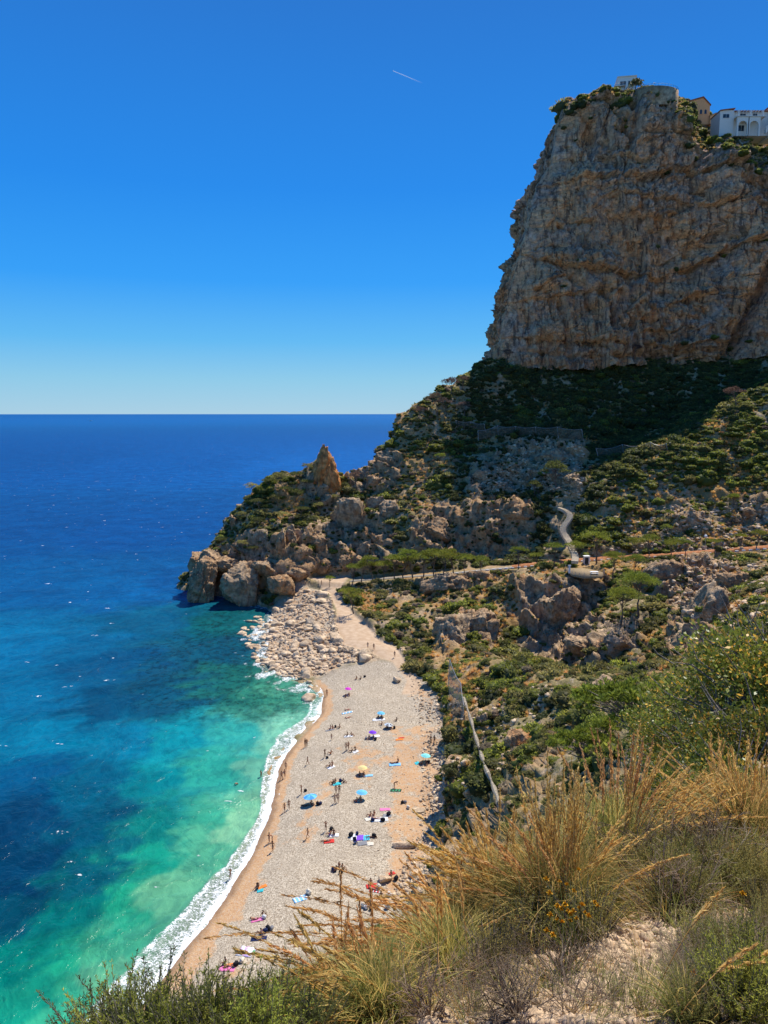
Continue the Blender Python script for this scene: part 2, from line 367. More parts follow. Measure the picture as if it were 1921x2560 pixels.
def mat_terrain():
    m = NT('coast_ground', 0.95, 0.1)
    P0 = m.pos()
    rk, sd, wet, pb, near, dk = (m.attr(k) for k in ('rk', 'sd', 'wet', 'pb', 'nr', 'og'))
    c_r, n2, n3 = rock_colours(m, 1.0)
    # soil with dry litter
    a1 = m.noise(0.22, 5, 0.6); a2 = m.noise(1.7, 5, 0.7); a3 = m.noise(9.0, 4, 0.7)
    soil = m.mix(m.rng(a2, 0.35, 0.65), (0.26, 0.175, 0.10, 1), (0.60, 0.43, 0.25, 1))
    soil = m.mix(m.math('MULTIPLY', m.rng(a1, 0.36, 0.58), m.math('SUBTRACT', 0.75, m.math('MULTIPLY', near, 0.7))), soil, (0.17, 0.155, 0.055, 1))
    soil = m.mix(m.math('MULTIPLY', dk, 0.7), soil, (0.40, 0.22, 0.075, 1))
    soil = m.mix(m.math('MULTIPLY', m.rng(m.noise(0.8, 4, 0.7), 0.56, 0.68), 0.75), soil, (0.40, 0.33, 0.25, 1))
    # gravel at the viewer's feet
    gv = m.vor(38.0, 'F1', out='Color'); ge = m.vor(38.0, 'DISTANCE_TO_EDGE')
    gq = m.n('ShaderNodeSeparateColor'); m.l(gv, gq.inputs[0])
    grav = m.ramp(gq.outputs[0], [(0.0, (0.24, 0.145, 0.08, 1)), (0.5, (0.50, 0.34, 0.19, 1)), (0.85, (0.68, 0.50, 0.31, 1)), (1.0, (0.80, 0.72, 0.60, 1))])
    grav = m.mix(m.math('SUBTRACT', 1.0, m.rng(ge, 0.0, 0.12)), grav, (0.10, 0.065, 0.04, 1))
    soil = m.mix(near, soil, grav)
    c = m.mix(rk, soil, c_r)
    # beach: grey shingle, orange coarse sand
    pv = m.vor(7.0, 'F1', out='Color'); pq = m.n('ShaderNodeSeparateColor'); m.l(pv, pq.inputs[0])
    peb = m.ramp(pq.outputs[0], [(0.0, (0.27, 0.21, 0.14, 1)), (0.5, (0.50, 0.41, 0.295, 1)), (0.88, (0.70, 0.60, 0.45, 1)), (1.0, (0.19, 0.15, 0.10, 1))])
    peb = m.mix(m.math('MULTIPLY', m.rng(m.noise(0.35, 4, 0.6), 0.4, 0.65), 0.45), peb, (0.38, 0.31, 0.225, 1))
    org = m.mix(m.rng(m.noise(2.5, 5, 0.7), 0.3, 0.7), (0.50, 0.27, 0.125, 1), (0.62, 0.41, 0.225, 1))
    org = m.mix(m.math('MULTIPLY', m.rng(pq.outputs[1], 0.72, 0.9), 0.55), org, (0.55, 0.46, 0.36, 1))
    pf = m.rng(m.math('ADD', pb, m.math('MULTIPLY', m.math('SUBTRACT', m.noise(0.5, 5, 0.65), 0.5), 1.5)), 0.38, 0.62)
    bch = m.mix(pf, org, peb)
    bch = m.mix(m.math('MULTIPLY', wet, 0.62), bch, (0.17, 0.10, 0.055, 1))
    path = m.attr('pth')
    bch = m.mix(path, bch, m.mix(m.rng(m.noise(0.6, 5, 0.6), 0.35, 0.65), (0.50, 0.345, 0.215, 1), (0.60, 0.44, 0.29, 1)))
    bch = m.mix(1.0, bch, (0.91, 0.91, 0.91, 1), 'MULTIPLY')
    c = m.mix(sd, c, bch)
    h1 = m.math('MULTIPLY', m.noise(1.3, 7, 0.7), 0.9)
    h = m.math('ADD', h1, m.math('MULTIPLY', m.rng(m.vor(0.8, 'DISTANCE_TO_EDGE'), 0.0, 0.08), m.math('MULTIPLY', rk, 0.3)))
    amp = m.math('SUBTRACT', 1.0, m.math('MULTIPLY', sd, 0.93))
    amp = m.math('MULTIPLY', amp, m.math('SUBTRACT', 1.0, m.math('MULTIPLY', near, 0.9)))
    h = m.math('MULTIPLY', h, amp)
    b1 = m.bump(h, 0.9, 0.5)
    hp = m.math('MULTIPLY', m.vor(7.0, 'F1'), m.math('MULTIPLY', sd, m.math('SUBTRACT', 1.0, path)))
    b2 = m.bump(hp, 0.5, 0.12, b1)
    hg = m.math('MULTIPLY', m.rng(ge, 0.0, 0.3), near)
    b3 = m.bump(hg, 0.9, 0.012, b2)
    return m.done(c, b3, m.math('SUBTRACT', 0.95, m.math('MULTIPLY', wet, 0.45)))
M_ROCK = mat_rock(); M_BOULDER = mat_rock('boulder_limestone', 0.7, 2.2); M_PALE = mat_rock('pale_boulder_limestone', 0.15, 3.0, (1.55, 1.65, 1.8)); M_GROUND = mat_terrain(); M_CLIFF = mat_cliff()

# ------------------------------------------------------------------ terrain mesh
ROADN = np.array(ROAD)
RUBBLE = [(650,1262),(615,1285),(595,1310),(560,1345),(560,1400),(575,1445),(610,1475),(700,1462),(745,1440),(815,1425),(790,1410),(745,1395),(722,1350),(715,1310),(700,1275)]
PATHP = [(668,1250),(760,1246),(745,1262),(735,1278),(748,1300),(770,1330),(800,1355),(825,1385),(860,1400),(885,1440),(912,1470),(900,1500),(868,1500),(880,1470),(850,1432),(800,1412),(742,1396),(722,1360),(728,1320),(712,1285),(690,1268)]
ROCKP = [  # rock faces seen in the print: polygon, nearest and farthest t
    ([(890,1250),(940,1238),(1050,1238),(1060,1262),(1000,1280),(910,1290)], 190, 250),
    ([(940,1395),(955,1345),(1000,1315),(1050,1330),(1075,1375),(1040,1400),(950,1405)], 170, 235),
    ([(1110,1260),(1250,1265),(1320,1350),(1400,1330),(1380,1400),(1290,1440),(1180,1430),(1120,1400),(1130,1340)], 140, 230),
    ([(1395,1215),(1520,1205),(1600,1215),(1560,1330),(1520,1420),(1450,1460),(1460,1330),(1400,1270)], 120, 220),
    ([(1580,1080),(1660,1075),(1660,1130),(1600,1135)], 225, 260), ([(1450,1120),(1530,1110),(1540,1150),(1460,1160)], 225, 260),
    ([(1010,1040),(1100,960),(1260,950),(1260,1080),(1180,1060),(1020,1080)], 255, 310),
    ([(940,1090),(1160,1085),(1160,1180),(1060,1215),(930,1200),(860,1180)], 240, 280),
    ([(740,1050),(850,960),(880,1010),(830,1060),(770,1070)], 270, 300),
    ([(600,1170),(700,1130),(850,1110),(840,1240),(600,1260),(420,1300),(420,1200),(500,1190)], 245, 280)]
BEACHP = [(-100,2600),(150,2262),(280,2130),(360,2030),(430,1940),(480,1880),(520,1820),(560,1750),(580,1700),(595,1650),(650,1595),(690,1545),(697,1500),(680,1470),(740,1440),(820,1425),(865,1430),(905,1460),(935,1480),(957,1560),(964,1650),(968,1740),(960,1810),(910,1930),(830,2030),(700,2160),(500,2600)]
SHOREW = [PZ(u, v, 0)[:2] for u, v in SHORE] + [(-52, 250), (-68, 262), (-72, 290), (-40, 322), (-8, 338), (8, 375), (40, 405), (60, 450), (60, 600)]
TH_ = np.concatenate([np.linspace(rad(-62), rad(-34.5), 22), np.linspace(rad(-34), rad(34), 600), np.linspace(rad(34.6), rad(80), 46)])
RR_ = np.concatenate([np.exp(np.linspace(math.log(1.1), math.log(112), 270)), np.arange(112.6, 345, 0.62), np.linspace(348, 470, 25)])
TH, RR = np.meshgrid(TH_, RR_, indexing='ij')
GX = RR*np.sin(TH); GY = RR*np.cos(TH) - 0.3
GZ = base_h(GX, GY)
U0, V0, T0 = project(GX, GY, GZ)
m_beach = polymask(U0, V0, BEACHP, 6)*(GZ < 6)*(T0 > 60)
m_rub = polymask(U0, V0, RUBBLE, 8)*(T0 > 180)*(GZ < 14)
m_path = polymask(U0, V0, PATHP, 3)*(T0 > 150)*(GZ < 14)
m_sand = np.clip(np.maximum.reduce([m_beach, m_path, m_rub]), 0, 1)
flatn = np.clip(np.maximum(m_sand, sstep(-34, -4, -seg_dist(U0, V0, BEACHP[14:26])[0])*(GZ < 9)*(T0 > 80)) + sstep(0.5, -1.0, GZ), 0, 1)
droad, proad = seg_dist(GX, GY, [q[:2] for q in ROAD])
zroad = np.interp(proad, np.arange(len(ROADN)), ROADN[:, 2])
k_road = sstep(7.0, 3.6, droad)*(np.abs(GZ - zroad) < 14)
GZ = GZ*(1-k_road) + zroad*k_road
gy, gx = np.gradient(GZ, axis=1), np.gradient(GZ, axis=0)
# surface normal of the smooth ground
du = np.stack([np.gradient(GX, axis=0), np.gradient(GY, axis=0), np.gradient(GZ, axis=0)], -1)
dv = np.stack([np.gradient(GX, axis=1), np.gradient(GY, axis=1), np.gradient(GZ, axis=1)], -1)
NN = np.cross(dv, du); NN /= np.linalg.norm(NN, axis=-1, keepdims=True) + 1e-9
NN *= np.sign(NN[..., 2:3])
steep = 1 - NN[..., 2]
rkm = np.zeros_like(GZ)
wob = fbm(GX/7, GY/7, GZ/7, o=3, s=2)
for poly, a, b in ROCKP:
    rkm = np.maximum(rkm, polymask(U0 + 14*wob, V0 + 10*wob, poly, 9)*(T0 > a)*(T0 < b))
rkm = np.clip(np.maximum(rkm, sstep(0.36, 0.52, steep + 0.12*wob - 0.3*polymask(U0, V0, [(1240,1100),(1430,975),(1700,800),(1700,1190),(1260,1190)], 20)*(T0 > 225))*(RR > 40))*(1-m_sand)*(1-k_road), 0, 1)
sc_ = np.clip(RR/150, 0.015, 1.0)
rough = (1-flatn)*(1-k_road)
nearm = sstep(16, 8, RR)
# relief: large bulges, gullies, blocky strata
f1 = fbm(GX/22, GY/22, GZ/22, o=3, s=5)
f2 = ridged(GX/7.5, GY/7.5, GZ/5.0, o=5, s=9, g=0.55)
vx = (GX*0.8 + GY*0.3)/5.0 + 0.5*wob; vy = (GZ*1.5 + GX*0.45)/3.4 + 0.4*wob
F1, F21, cv = voro(vx, vy)
blk = (cv - 0.5)*1.9 + np.clip(F21*3, 0, 0.5)
fmid = fbm(GX/2.3, GY/2.3, GZ/2.3, o=4, s=4)
D = rough*sstep(20, 90, RR)*(1.5*f1*(1+rkm) + f2*(0.75 + 1.0*rkm) + rkm*blk*1.5 + fmid*0.42)
D += (1-flatn)*(1-sstep(20, 70, RR))*0.035*np.clip(RR, 1, 14)*fbm(GX/(0.5), GY/(0.5), o=4, s=3)*np.clip(RR/8, 0.35, 1.4)*0.8
X3 = GX + NN[..., 0]*D; Y3 = GY + NN[..., 1]*D; Z3 = GZ + NN[..., 2]*D
# shingle: low swells, berm steps and lumps
Z3 += m_beach*(0.05*fbm(GX/4, GY/4, o=3, s=6)) + m_rub*(1-m_path)*(0.35*fbm(GX/3.0, GY/3.0, o=3, s=8))
Z3 = np.where(m_sand*(GZ > 0) > 0.5, np.maximum(Z3, 0.02), Z3)
sdist, _ = seg_dist(GX, GY, SHOREW)
# colour masks
pbv = np.full_like(GZ, 0.95)
pbv -= m_beach*sstep(4.2, 1.2, sdist)*0.75
for pl in ([(840,1560),(960,1560),(966,1750),(940,1850),(880,1960),(820,1960),(830,1850),(850,1700)], [(640,1990),(690,1940),(560,2080),(480,2150),(470,2120)],
           [(400,2200),(430,2120),(560,1900),(600,1830),(575,1820),(500,1950),(380,2110)], [(720,1640),(780,1700),(840,1640),(820,1600)], [(700,1690),(740,1670),(700,1760),(640,1850),(600,1880),(650,1760)], [(880,1440),(935,1480),(950,1540),(900,1520)]):
    pbv -= polymask(U0+22*fbm(GX/5, GY/5, o=3, s=81), V0+26*fbm(GX/5, GY/5, o=3, s=82), pl, 26)*m_beach*0.55
pbv -= m_rub*0.45
wetv = m_beach*sstep(1.5, 0.5, sdist + 0.35*fbm(GX/1.5, GY/1.5, o=2, s=1))
ogv = sstep(0.1, 0.7, fbm(GX/16, GY/16, o=3, s=12)) * (1-m_sand)
for c in ((1010,1480,70),(1060,1290,60),(960,1400,60),(1180,1290,40),(1360,1140,60),(1500,1150,60),(1600,1150,60),(900,1010,60),(1240,1290,40),(980,1560,60),(1290,1235,60)):
    ogv = np.maximum(ogv, np.exp(-((U0-c[0])**2 + (V0-c[1])**2)/c[2]**2)*0.9)
ATT = dict(rk=rkm.ravel(), sd=m_sand.ravel(), wet=wetv.ravel(), pb=pbv.ravel(), nr=nearm.ravel(), og=ogv.ravel(), pth=m_path.ravel())
VT = np.stack([X3, Y3, Z3], -1).reshape(-1, 3)
nA, nR = GX.shape
ix = np.arange(nA*nR).reshape(nA, nR)
FT = np.stack([ix[:-1, :-1], ix[1:, :-1], ix[1:, 1:], ix[:-1, 1:]], -1).reshape(-1, 4)
fz = VT[:, 2][FT].max(1)
FT = FT[fz > -1.6]
fs = m_sand.ravel()[FT].mean(1) > 0.5
fp = m_path.ravel()[FT].mean(1) > 0.5
fn = (RR.ravel()[FT].mean(1) < 30)
for nm, sel in (('beach', fs & ~fp), ('sandy_path', fp), ('foreground_bank', ~fs & ~fp & fn), ('hillside', ~fs & ~fp & ~fn)):
    V_, F_, A_ = compact(VT, FT[sel], ATT)
    tag(ob(nm, mesh_np(nm, V_, F_, M_GROUND, True, A_)), kind='structure')

# ------------------------------------------------------------------ the cliff
CU = np.array([1066., 1110, 1160, 1220, 1290, 1360, 1430, 1500, 1560, 1610, 1660, 1740, 1850, 2000])
RIMU = [1222, 1250, 1300, 1370, 1430, 1465, 1500, 1560, 1620, 1680, 1760, 1900, 2200]
RIMV = [240, 222, 208, 205, 216, 245, 288, 335, 362, 385, 410, 440, 480]
BASV_U = [1066, 1100, 1200, 1400, 1500, 1660, 1800, 2200]; BASV = [790, 796, 800, 792, 788, 770, 760, 740]
SILV = [230, 240, 275, 350, 372, 400, 470, 560, 620, 700, 770, 800]
SILU = [1232, 1226, 1203, 1194, 1180, 1162, 1146, 1120, 1106, 1086, 1078, 1076]
nS, nV, nP = 620, 470, 90
s_ = np.linspace(-0.16, 1.0, nS)           # negative: the flank that turns away to the sea
w_ = np.linspace(0, 1, nV)
S, W = np.meshgrid(s_, w_, indexing='ij')
Sp = np.clip(S, 0, 1)
def cliff_uvt(Sp, W, S):
    rim_u = 1222 + (2050-1222)*Sp; rim_v = np.interp(rim_u, RIMU, RIMV)
    bas_u = 1066 + (2050-1066)*Sp; bas_v = np.interp(bas_u, BASV_U, BASV)
    v = bas_v + (rim_v-bas_v)*W
    left = np.interp(v, SILV, SILU)
    u = left + (2050-left)*Sp
    t0 = 330 - 10*Sp - 14*np.clip((u-1500)/300, 0, 2)
    t = t0 + 17*W + 5*np.sin(W*5+u/120)*W
    t = t - 5*np.sin(np.clip(Sp*3, 0, 1)*PI)*(1-W*0.5)
    return u, v, t
u, v, t = cliff_uvt(Sp, W, S)
yc = -(v-1106)/FD
back = np.clip(-S/0.16, 0, 1)
CX = (u-830)/FD*t + 4*np.sin(back*PI*0.5)*0 + back*back*14; CY = (CP + SP*yc)*t + back*75; CZ = CAM_Z + (CP*yc - SP)*t
# rounding of the corner
Nx = -back*0.9 - 0.25*(Sp < 0.04); Ny = -(1-back)*1.0 - 0.1; Nz = 0.18 + 0*W
nl = np.sqrt(Nx**2+Ny**2+Nz**2); Nx /= nl; Ny /= nl; Nz = Nz/nl
q = CX + CY*0.5                                # runs along the face
low = fbm(CX/30, CY/30, CZ/26, o=3, s=21)
zt = CZ + 3.5*low + 0.06*q
# beds: each bed is a step with an undercut lip, thickness varies
bed = zt/9.0 + 0.9*pn(q/45, zt/30, s=3) + 0.25*pn(q/9, zt/9, s=8)
bf = bed - np.floor(bed); bi = np.floor(bed)
lip = (sstep(0.0, 0.22, bf) - bf*0.75)
bedr = np.sin(bi*12.9)*0.5 + np.sin(bi*4.1 + q/30)*0.5
bed2 = zt/2.6 + 0.9*pn(q/14, zt/10, s=13); b2f = bed2 - np.floor(bed2); lip2 = sstep(0.0, 0.25, b2f) - b2f*0.7
flu = ridged(q/5.0, CZ/38, o=4, s=31, g=0.6)
flu2 = ridged(q/13.0 + low, CZ/60, o=3, s=37)
V1, V21, vc = voro(q/7.0 + 0.6*low, zt/6.0 + 0.5*low, s=4)
W1, W21, wc = voro(q/2.6 + 0.6*low, zt/2.1, s=9)
pit = sstep(0.30, 0.10, V1)*(vc > 0.72)
lowb = sstep(0.55, 0.15, W)
VB1, VB21, vbc = voro(q/11.0 + 0.7*low, zt/19.0 + 0.5*low, s=6)
VD1, VD21, vdc = voro(q/4.2 + 0.5*low, zt/7.5 + 0.4*low, s=12)
bm = sstep(-0.25, 0.35, pn(q/24, zt/22, s=17))
dd = 5.0*low + bm*(2.8*bedr*lip + 2.3*lip) + (0.35+0.5*lowb)*lip2*sstep(-0.1, 0.4, pn(q/12, zt/9, s=18)) + 1.9*flu*(0.5+0.7*lowb) + 2.7*flu2 \
     + (vbc-0.5)*5.5*sstep(0, 0.10, VB21) - 1.6*np.exp(-(VB21/0.035)**2) + (vdc-0.5)*1.5*sstep(0, 0.12, VD21) - 0.8*np.exp(-(VD21/0.05)**2) + (wc-0.5)*0.5*sstep(0, 0.15, W21) \
     - 2.4*np.exp(-((bf-0.03)/0.035)**2)*sstep(0.1, 0.6, pn(q/18, bi*3.3, s=14)) + 1.5*np.round(pn(q/5.0, zt/15, s=29)*2.4)/2.4 + 1.0*np.round(pn(q/9.0 + 0.4*low, zt/5.0, s=30)*2.2)/2.2 - 3.0*pit*(pn(q/30, zt/25, s=19) > 0) + 0.6*fbm(CX/3, CY/3, CZ/3, o=4, s=41)
for pts_, A__ in (([(1190,352),(1250,338),(1330,342),(1400,350)], 3.5), ([(1150,408),(1250,398),(1380,388),(1480,372),(1700,360)], 5.0), ([(1108,545),(1250,580),(1420,600),(1480,590),(1560,540),(1700,515)], 6.0), ([(1250,480),(1350,470),(1450,478)], 3.5),
                  ([(1290,430),(1500,448),(1700,430)], 3.5), ([(1085,660),(1200,640),(1340,628)], 3.5), ([(1070,728),(1300,742),(1420,752),(1570,748)], 3.5), ([(1450,660),(1560,640),(1600,660)], 3.0)):
    pu = [p[0] for p in pts_]; vl = np.interp(u, pu, [p[1] for p in pts_]) + 9*pn(q/14, 0*q, s=23) + 4*pn(q/4, 0*q, s=24); dl = v - vl
    on = sstep(pu[0]-25, pu[0]+10, u)*sstep(pu[-1]+25, pu[-1]-10, u)
    dd = dd + on*A__*0.68*sstep(-0.75, 0.1, pn(q/16, A__ + 0*q, s=26))*np.where(dl < 0, np.exp(-(dl/24)**2), -0.75*np.exp(-(dl/11)**2))
def groove(pts, w, dep):
    global dd
    d, _ = seg_dist(u, v, pts); dd = dd - dep*np.exp(-(d/w)**2)
groove([(1680,540),(1648,625),(1612,690),(1590,745),(1560,800)], 15, 11)
groove([(1372,225),(1368,300),(1352,330)], 6, 5); groove([(1350,282),(1362,296)], 14, 7)
groove([(1320,700),(1335,640)], 7, 3.5); groove([(1540,640),(1480,660)], 8, 3); groove([(1440,520),(1640,520)], 5, 2.2); groove([(1180,560),(1400,590)], 5, 2.0)
groove([(1280,290),(1340,330)], 12, 4); groove([(1120,760),(1330,775),(1560,760)], 5, 3.0)
dd = (dd-1.5)*(0.14 + 0.86*sstep(0.0, 0.10, Sp + back))
X4 = CX + Nx*dd; Y4 = CY + Ny*dd; Z4 = CZ + Nz*dd + lip*0.6
# plateau running back from the rim
rx, ry, rz = X4[:, -1], Y4[:, -1], Z4[:, -1]
ur = u[:, -1]
SKU = [1222, 1300, 1370, 1430, 1465, 1500, 1560, 1610, 1660, 1800, 2100]; SKV = [226, 206, 204, 205, 216, 238, 262, 284, 292, 320, 360]
skv = np.interp(ur, SKU, SKV); skt = t[:, -1] + np.interp(ur, [1222, 1400, 1500, 1660, 2100], [16, 22, 62, 84, 90])
ycb = -(skv-1106)/FD
bx = (ur-830)/FD*skt; by = (CP+SP*ycb)*skt + back[:, -1]*60; bz = CAM_Z + (CP*ycb-SP)*skt - back[:, -1]*12
pw = np.linspace(0, 1, nP)[1:]
def lerp3(a, b, w): return a[:, None]*(1-w)[None] + b[:, None]*w[None]
PX_, PY_, PZ_ = lerp3(rx, bx, pw), lerp3(ry, by, pw), lerp3(rz, bz, pw)
PZ_ += (np.sin(pw*PI)*1.5)[None] + (fbm(PX_/12, PY_/12, o=4, s=51)*2.0 + ridged(PX_/5, PY_/5, o=4, s=52)*0.8)*np.minimum(1, pw*6)[None]*np.minimum(1, (1-pw)*5+0.15)[None]
ex = np.linspace(0, 1, 14)[1:]                 # and on to the flat top beyond the skyline
EX = PX_[:, -1:] + 0*ex[None] + 14*ex[None]; EY = PY_[:, -1:] + 130*ex[None]; EZ = PZ_[:, -1:] - 6*ex[None]**2 + 0*EX
VC = np.stack([np.concatenate([X4, PX_, EX], 1), np.concatenate([Y4, PY_, EY], 1), np.concatenate([Z4, PZ_, EZ], 1)], -1)
nC = VC.shape[1]
high = np.concatenate([sstep(0.55, 0.95, W + 0.12*low), np.ones((nS, nC-nV))], 1)
slopeR = np.clip((ur-1440)/60, 0, 1)
gr_face = np.clip(sstep(0.86, 1.0, W)*0.5 + sstep(0.5, 0.9, bf)*0.15 + 0.6*polymask(u, v, [(1225,235),(1320,225),(1360,260),(1330,320),(1240,300)], 25)*sstep(-0.2, 0.5, low), 0, 1)
green = np.concatenate([gr_face, np.tile(np.clip(0.7+slopeR[:, None]*0.6, 0, 1), (1, nC-nV))], 1)
VCf = VC.reshape(-1, 3)
ix = np.arange(nS*nC).reshape(nS, nC)
FC = np.stack([ix[:-1, :-1], ix[1:, :-1], ix[1:, 1:], ix[:-1, 1:]], -1)
CAT = dict(high=high.ravel(), green=green.ravel())
for nm, sl in (('cliff', FC[:, :nV-1].reshape(-1, 4)), ('cliff_top_slope', FC[:, nV-1:].reshape(-1, 4))):
    V_, F_, A_ = compact(VCf, sl, CAT)
    tag(ob(nm, mesh_np(nm, V_, F_, M_CLIFF, True, A_)), kind='structure')

# ray casting onto the built ground
from mathutils.bvhtree import BVHTree
tri = FT
BV1 = BVHTree.FromPolygons(VT.tolist(), FT.tolist())
BV2 = BVHTree.FromPolygons(VCf.tolist(), FC.reshape(-1, 4)[::1].tolist())
def hit(u, v, sea=True):
    """ground point seen at (u, v), its normal and the distance"""
    d = Vector(P(u, v, 1.0)) - cam.location; d.normalize()
    best = None
    for b in (BV1, BV2):
        r_ = b.ray_cast(cam.location, d, 900)
        if r_[0] is not None and (best is None or r_[3] < best[2]): best = (r_[0], r_[1], r_[3])
    if sea and d.z < 0:
        L = -CAM_Z/d.z
        if best is None or L < best[2]: best = (cam.location + d*L, Vector((0, 0, 1)), L)
    return best
def ground(x, y, top=400):
    best = None
    for b in (BV1, BV2):
        r_ = b.ray_cast(Vector((x, y, top)), Vector((0, 0, -1)), 600)
        if r_[0] is not None and (best is None or r_[0].z > best[0].z): best = (r_[0], r_[1])
    return best

# ------------------------------------------------------------------ the sea
SEA = [(0,900,0,88,168),(400,900,8,92,172),(800,900,12,98,180),(0,1000,0,72,148),(400,1000,0,78,158),(700,1000,8,90,175),(0,1150,0,70,142),(300,1150,0,72,148),
 (0,1250,0,84,152),(250,1270,0,84,150),(400,1250,0,72,138),(50,1400,0,108,165),(150,1400,0,98,150),(230,1430,0,74,120),(330,1350,0,84,124),(450,1400,14,78,104),(480,1350,14,92,104),
 (100,1500,0,102,152),(220,1530,0,70,108),(350,1500,8,76,106),(500,1480,34,104,96),(560,1500,54,122,106),(600,1500,80,140,120),(100,1600,0,120,165),(250,1600,0,112,152),(400,1590,10,138,158),(520,1590,60,162,160),(600,1580,140,186,166),
 (50,1680,0,80,130),(200,1680,0,90,125),(350,1680,0,120,135),(480,1660,50,150,140),(560,1650,120,170,150),(50,1780,0,58,98),(200,1780,0,75,105),(350,1780,10,115,115),(450,1780,60,150,130),(520,1780,140,176,146),
 (50,1880,0,54,90),(200,1880,0,80,100),(330,1850,20,130,115),(430,1830,90,158,132),(30,1980,0,70,95),(150,1980,0,105,105),(270,1950,30,140,115),(360,1930,110,162,132),
 (30,2080,0,110,105),(150,2080,30,145,120),(240,2050,80,162,132),(30,2180,20,130,115),(150,2180,60,155,130),(230,2130,110,162,132),(-100,1800,0,58,98),(-100,1500,0,100,150),(-100,2200,0,110,105),(-100,1200,0,74,145)]
sr = np.concatenate([np.exp(np.linspace(math.log(20), math.log(330), 420)), np.exp(np.linspace(math.log(333), math.log(60000), 90))])
sth = np.concatenate([np.linspace(rad(-80), rad(-33), 20), np.linspace(rad(-32.5), rad(20), 420), np.linspace(rad(24), rad(80), 10)])
A_, R_ = np.meshgrid(sth, sr, indexing='ij'); SX = R_*np.sin(A_); SY = R_*np.cos(A_)
sa, sb = np.arctan2(SX, SY), np.log(R_)
sa = sa + 0.030*fbm(sa*16, sb*22, o=5, s=91); sb = sb + 0.035*fbm(sa*16+9, sb*22, o=5, s=92)
sw = np.zeros(SX.shape + (3,)); swt = np.zeros(SX.shape)
for (uu, vv, r, g, b) in SEA:
    p = PZ(uu, vv, 0); d2 = (sa-math.atan2(p[0], p[1]))**2 + ((sb-math.log(math.hypot(p[0], p[1])))*0.8)**2 + 3e-4
    w2 = d2**-2.6; c = np.array(srgb(r, g, b)[:3]); sw += w2[..., None]*c; swt += w2
scol = sw/swt[..., None]
sd_, _ = seg_dist(SX, SY, SHOREW)
bed_n = fbm(SX/5.0, SY/5.0, o=4, s=61)
reef = polymask(*project(SX, SY, 0*SX)[:2], [(300,1400),(480,1310),(600,1400),(700,1500),(640,1560),(420,1560),(280,1520)], 40)
scol = scol*(1 + 0.16*bed_n*sstep(60, 15, sd_) - reef*0.5*np.clip(fbm(SX/2.2, SY/2.2, o=3, s=63)+0.1, 0, 1))[..., None]
scol = np.clip(scol*(0.70 + 0.10*sstep(200, 600, R_))[..., None]*np.array([0.9, 1.28, 1.02])*(1 + 0.22*sstep(60, 8, sd_))[..., None], 0, 1)
fw = np.interp(SY, [60, 85, 97, 112, 125, 140, 150, 165, 215], [6.4, 5.4, 3.8, 2.0, 2.6, 5.5, 3.2, 3.4, 3.4]) + 0.7*fbm(SX/9, SY/9, o=2, s=67); fw = fw*0.76
wb = fbm(SX/3.5, SY/3.5, o=3, s=65)
fr = sd_/fw + 0.16*wb
foam = np.clip(0.72 - fr*0.60, 0, 1)*sstep(1.08, 0.94, fr) + 0.9*np.exp(-((fr-1.0)/0.10)**2)*sstep(-0.6, 0.4, wb+0.2)
foam = np.maximum(foam, 1.25*sstep(1.3, 0.3, sd_ + 0.5*wb))
foam *= np.where(SY > 250, 0.55, 1)
sandt = sstep(9, 1.0, sd_ )*np.where(SY > 150, 0.25, 1)*sstep(1.25, 0.85, fr)
onland = inside(SX, SY, [tuple(p) for p in SHOREW] + [(400, 600), (400, 20), (60, 10), (-30, 10)])
pat = sstep(0.0, 0.55, fbm(SX/4.5, SY/4.5, o=3, s=68)); foam = np.where(SY > 158, foam*0.35 + 0.75*pat*sstep(9, 2, sd_ + 2*wb)*(SY < 222), foam); foam = np.where(onland, 1.0, foam)
Zs = 0*SX + sstep(0.35, 0.05, np.abs(fr-1.0))*0.14*(SY < 135)
ix = np.arange(SX.size).reshape(SX.shape)
FS = np.stack([ix[:-1, :-1], ix[1:, :-1], ix[1:, 1:], ix[:-1, 1:]], -1).reshape(-1, 4)
m = NT('sea_water', 0.14, 0.2)
P0 = m.pos(); colr = m.attr('water', True); fo = m.attr('foam'); st = m.attr('sandy')
c = m.mix(m.math('MULTIPLY', st, 0.7), colr, (0.33, 0.26, 0.165, 1))
lw = m.scale(P0, (1.0, 0.75, 1))
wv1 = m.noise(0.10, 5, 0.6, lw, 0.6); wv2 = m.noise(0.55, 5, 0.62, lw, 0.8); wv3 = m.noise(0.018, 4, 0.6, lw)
sw1 = m.noise(0.045, 5, 0.62, m.scale(P0, (0.8, 1.5, 1)), 0.5); c = m.mix(m.rng(sw1, 0.40, 0.60, 0.0, 0.40), c, m.mix(1.0, c, (0.50, 0.62, 0.70, 1), 'MULTIPLY'))  # light and dark of swell and ripples painted into the water colour
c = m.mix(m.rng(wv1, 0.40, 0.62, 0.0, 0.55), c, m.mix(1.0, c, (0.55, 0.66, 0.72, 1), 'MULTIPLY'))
c = m.mix(m.math('MULTIPLY', m.rng(m.noise(0.55, 4, 0.7), 0.50, 0.60), m.math('MULTIPLY', m.attr('reef'), 0.75)), c, m.mix(1.0, c, (0.38, 0.42, 0.38, 1), 'MULTIPLY'))
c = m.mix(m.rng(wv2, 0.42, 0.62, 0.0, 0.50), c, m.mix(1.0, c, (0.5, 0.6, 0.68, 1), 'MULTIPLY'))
wp = m.n('ShaderNodeVectorMath'); wp.operation = 'ADD'; nzt = m.n('ShaderNodeTexNoise'); nzt.inputs['Scale'].default_value = 0.9; nzt.inputs['Detail'].default_value = 4; m.l(P0, nzt.inputs['Vector'])
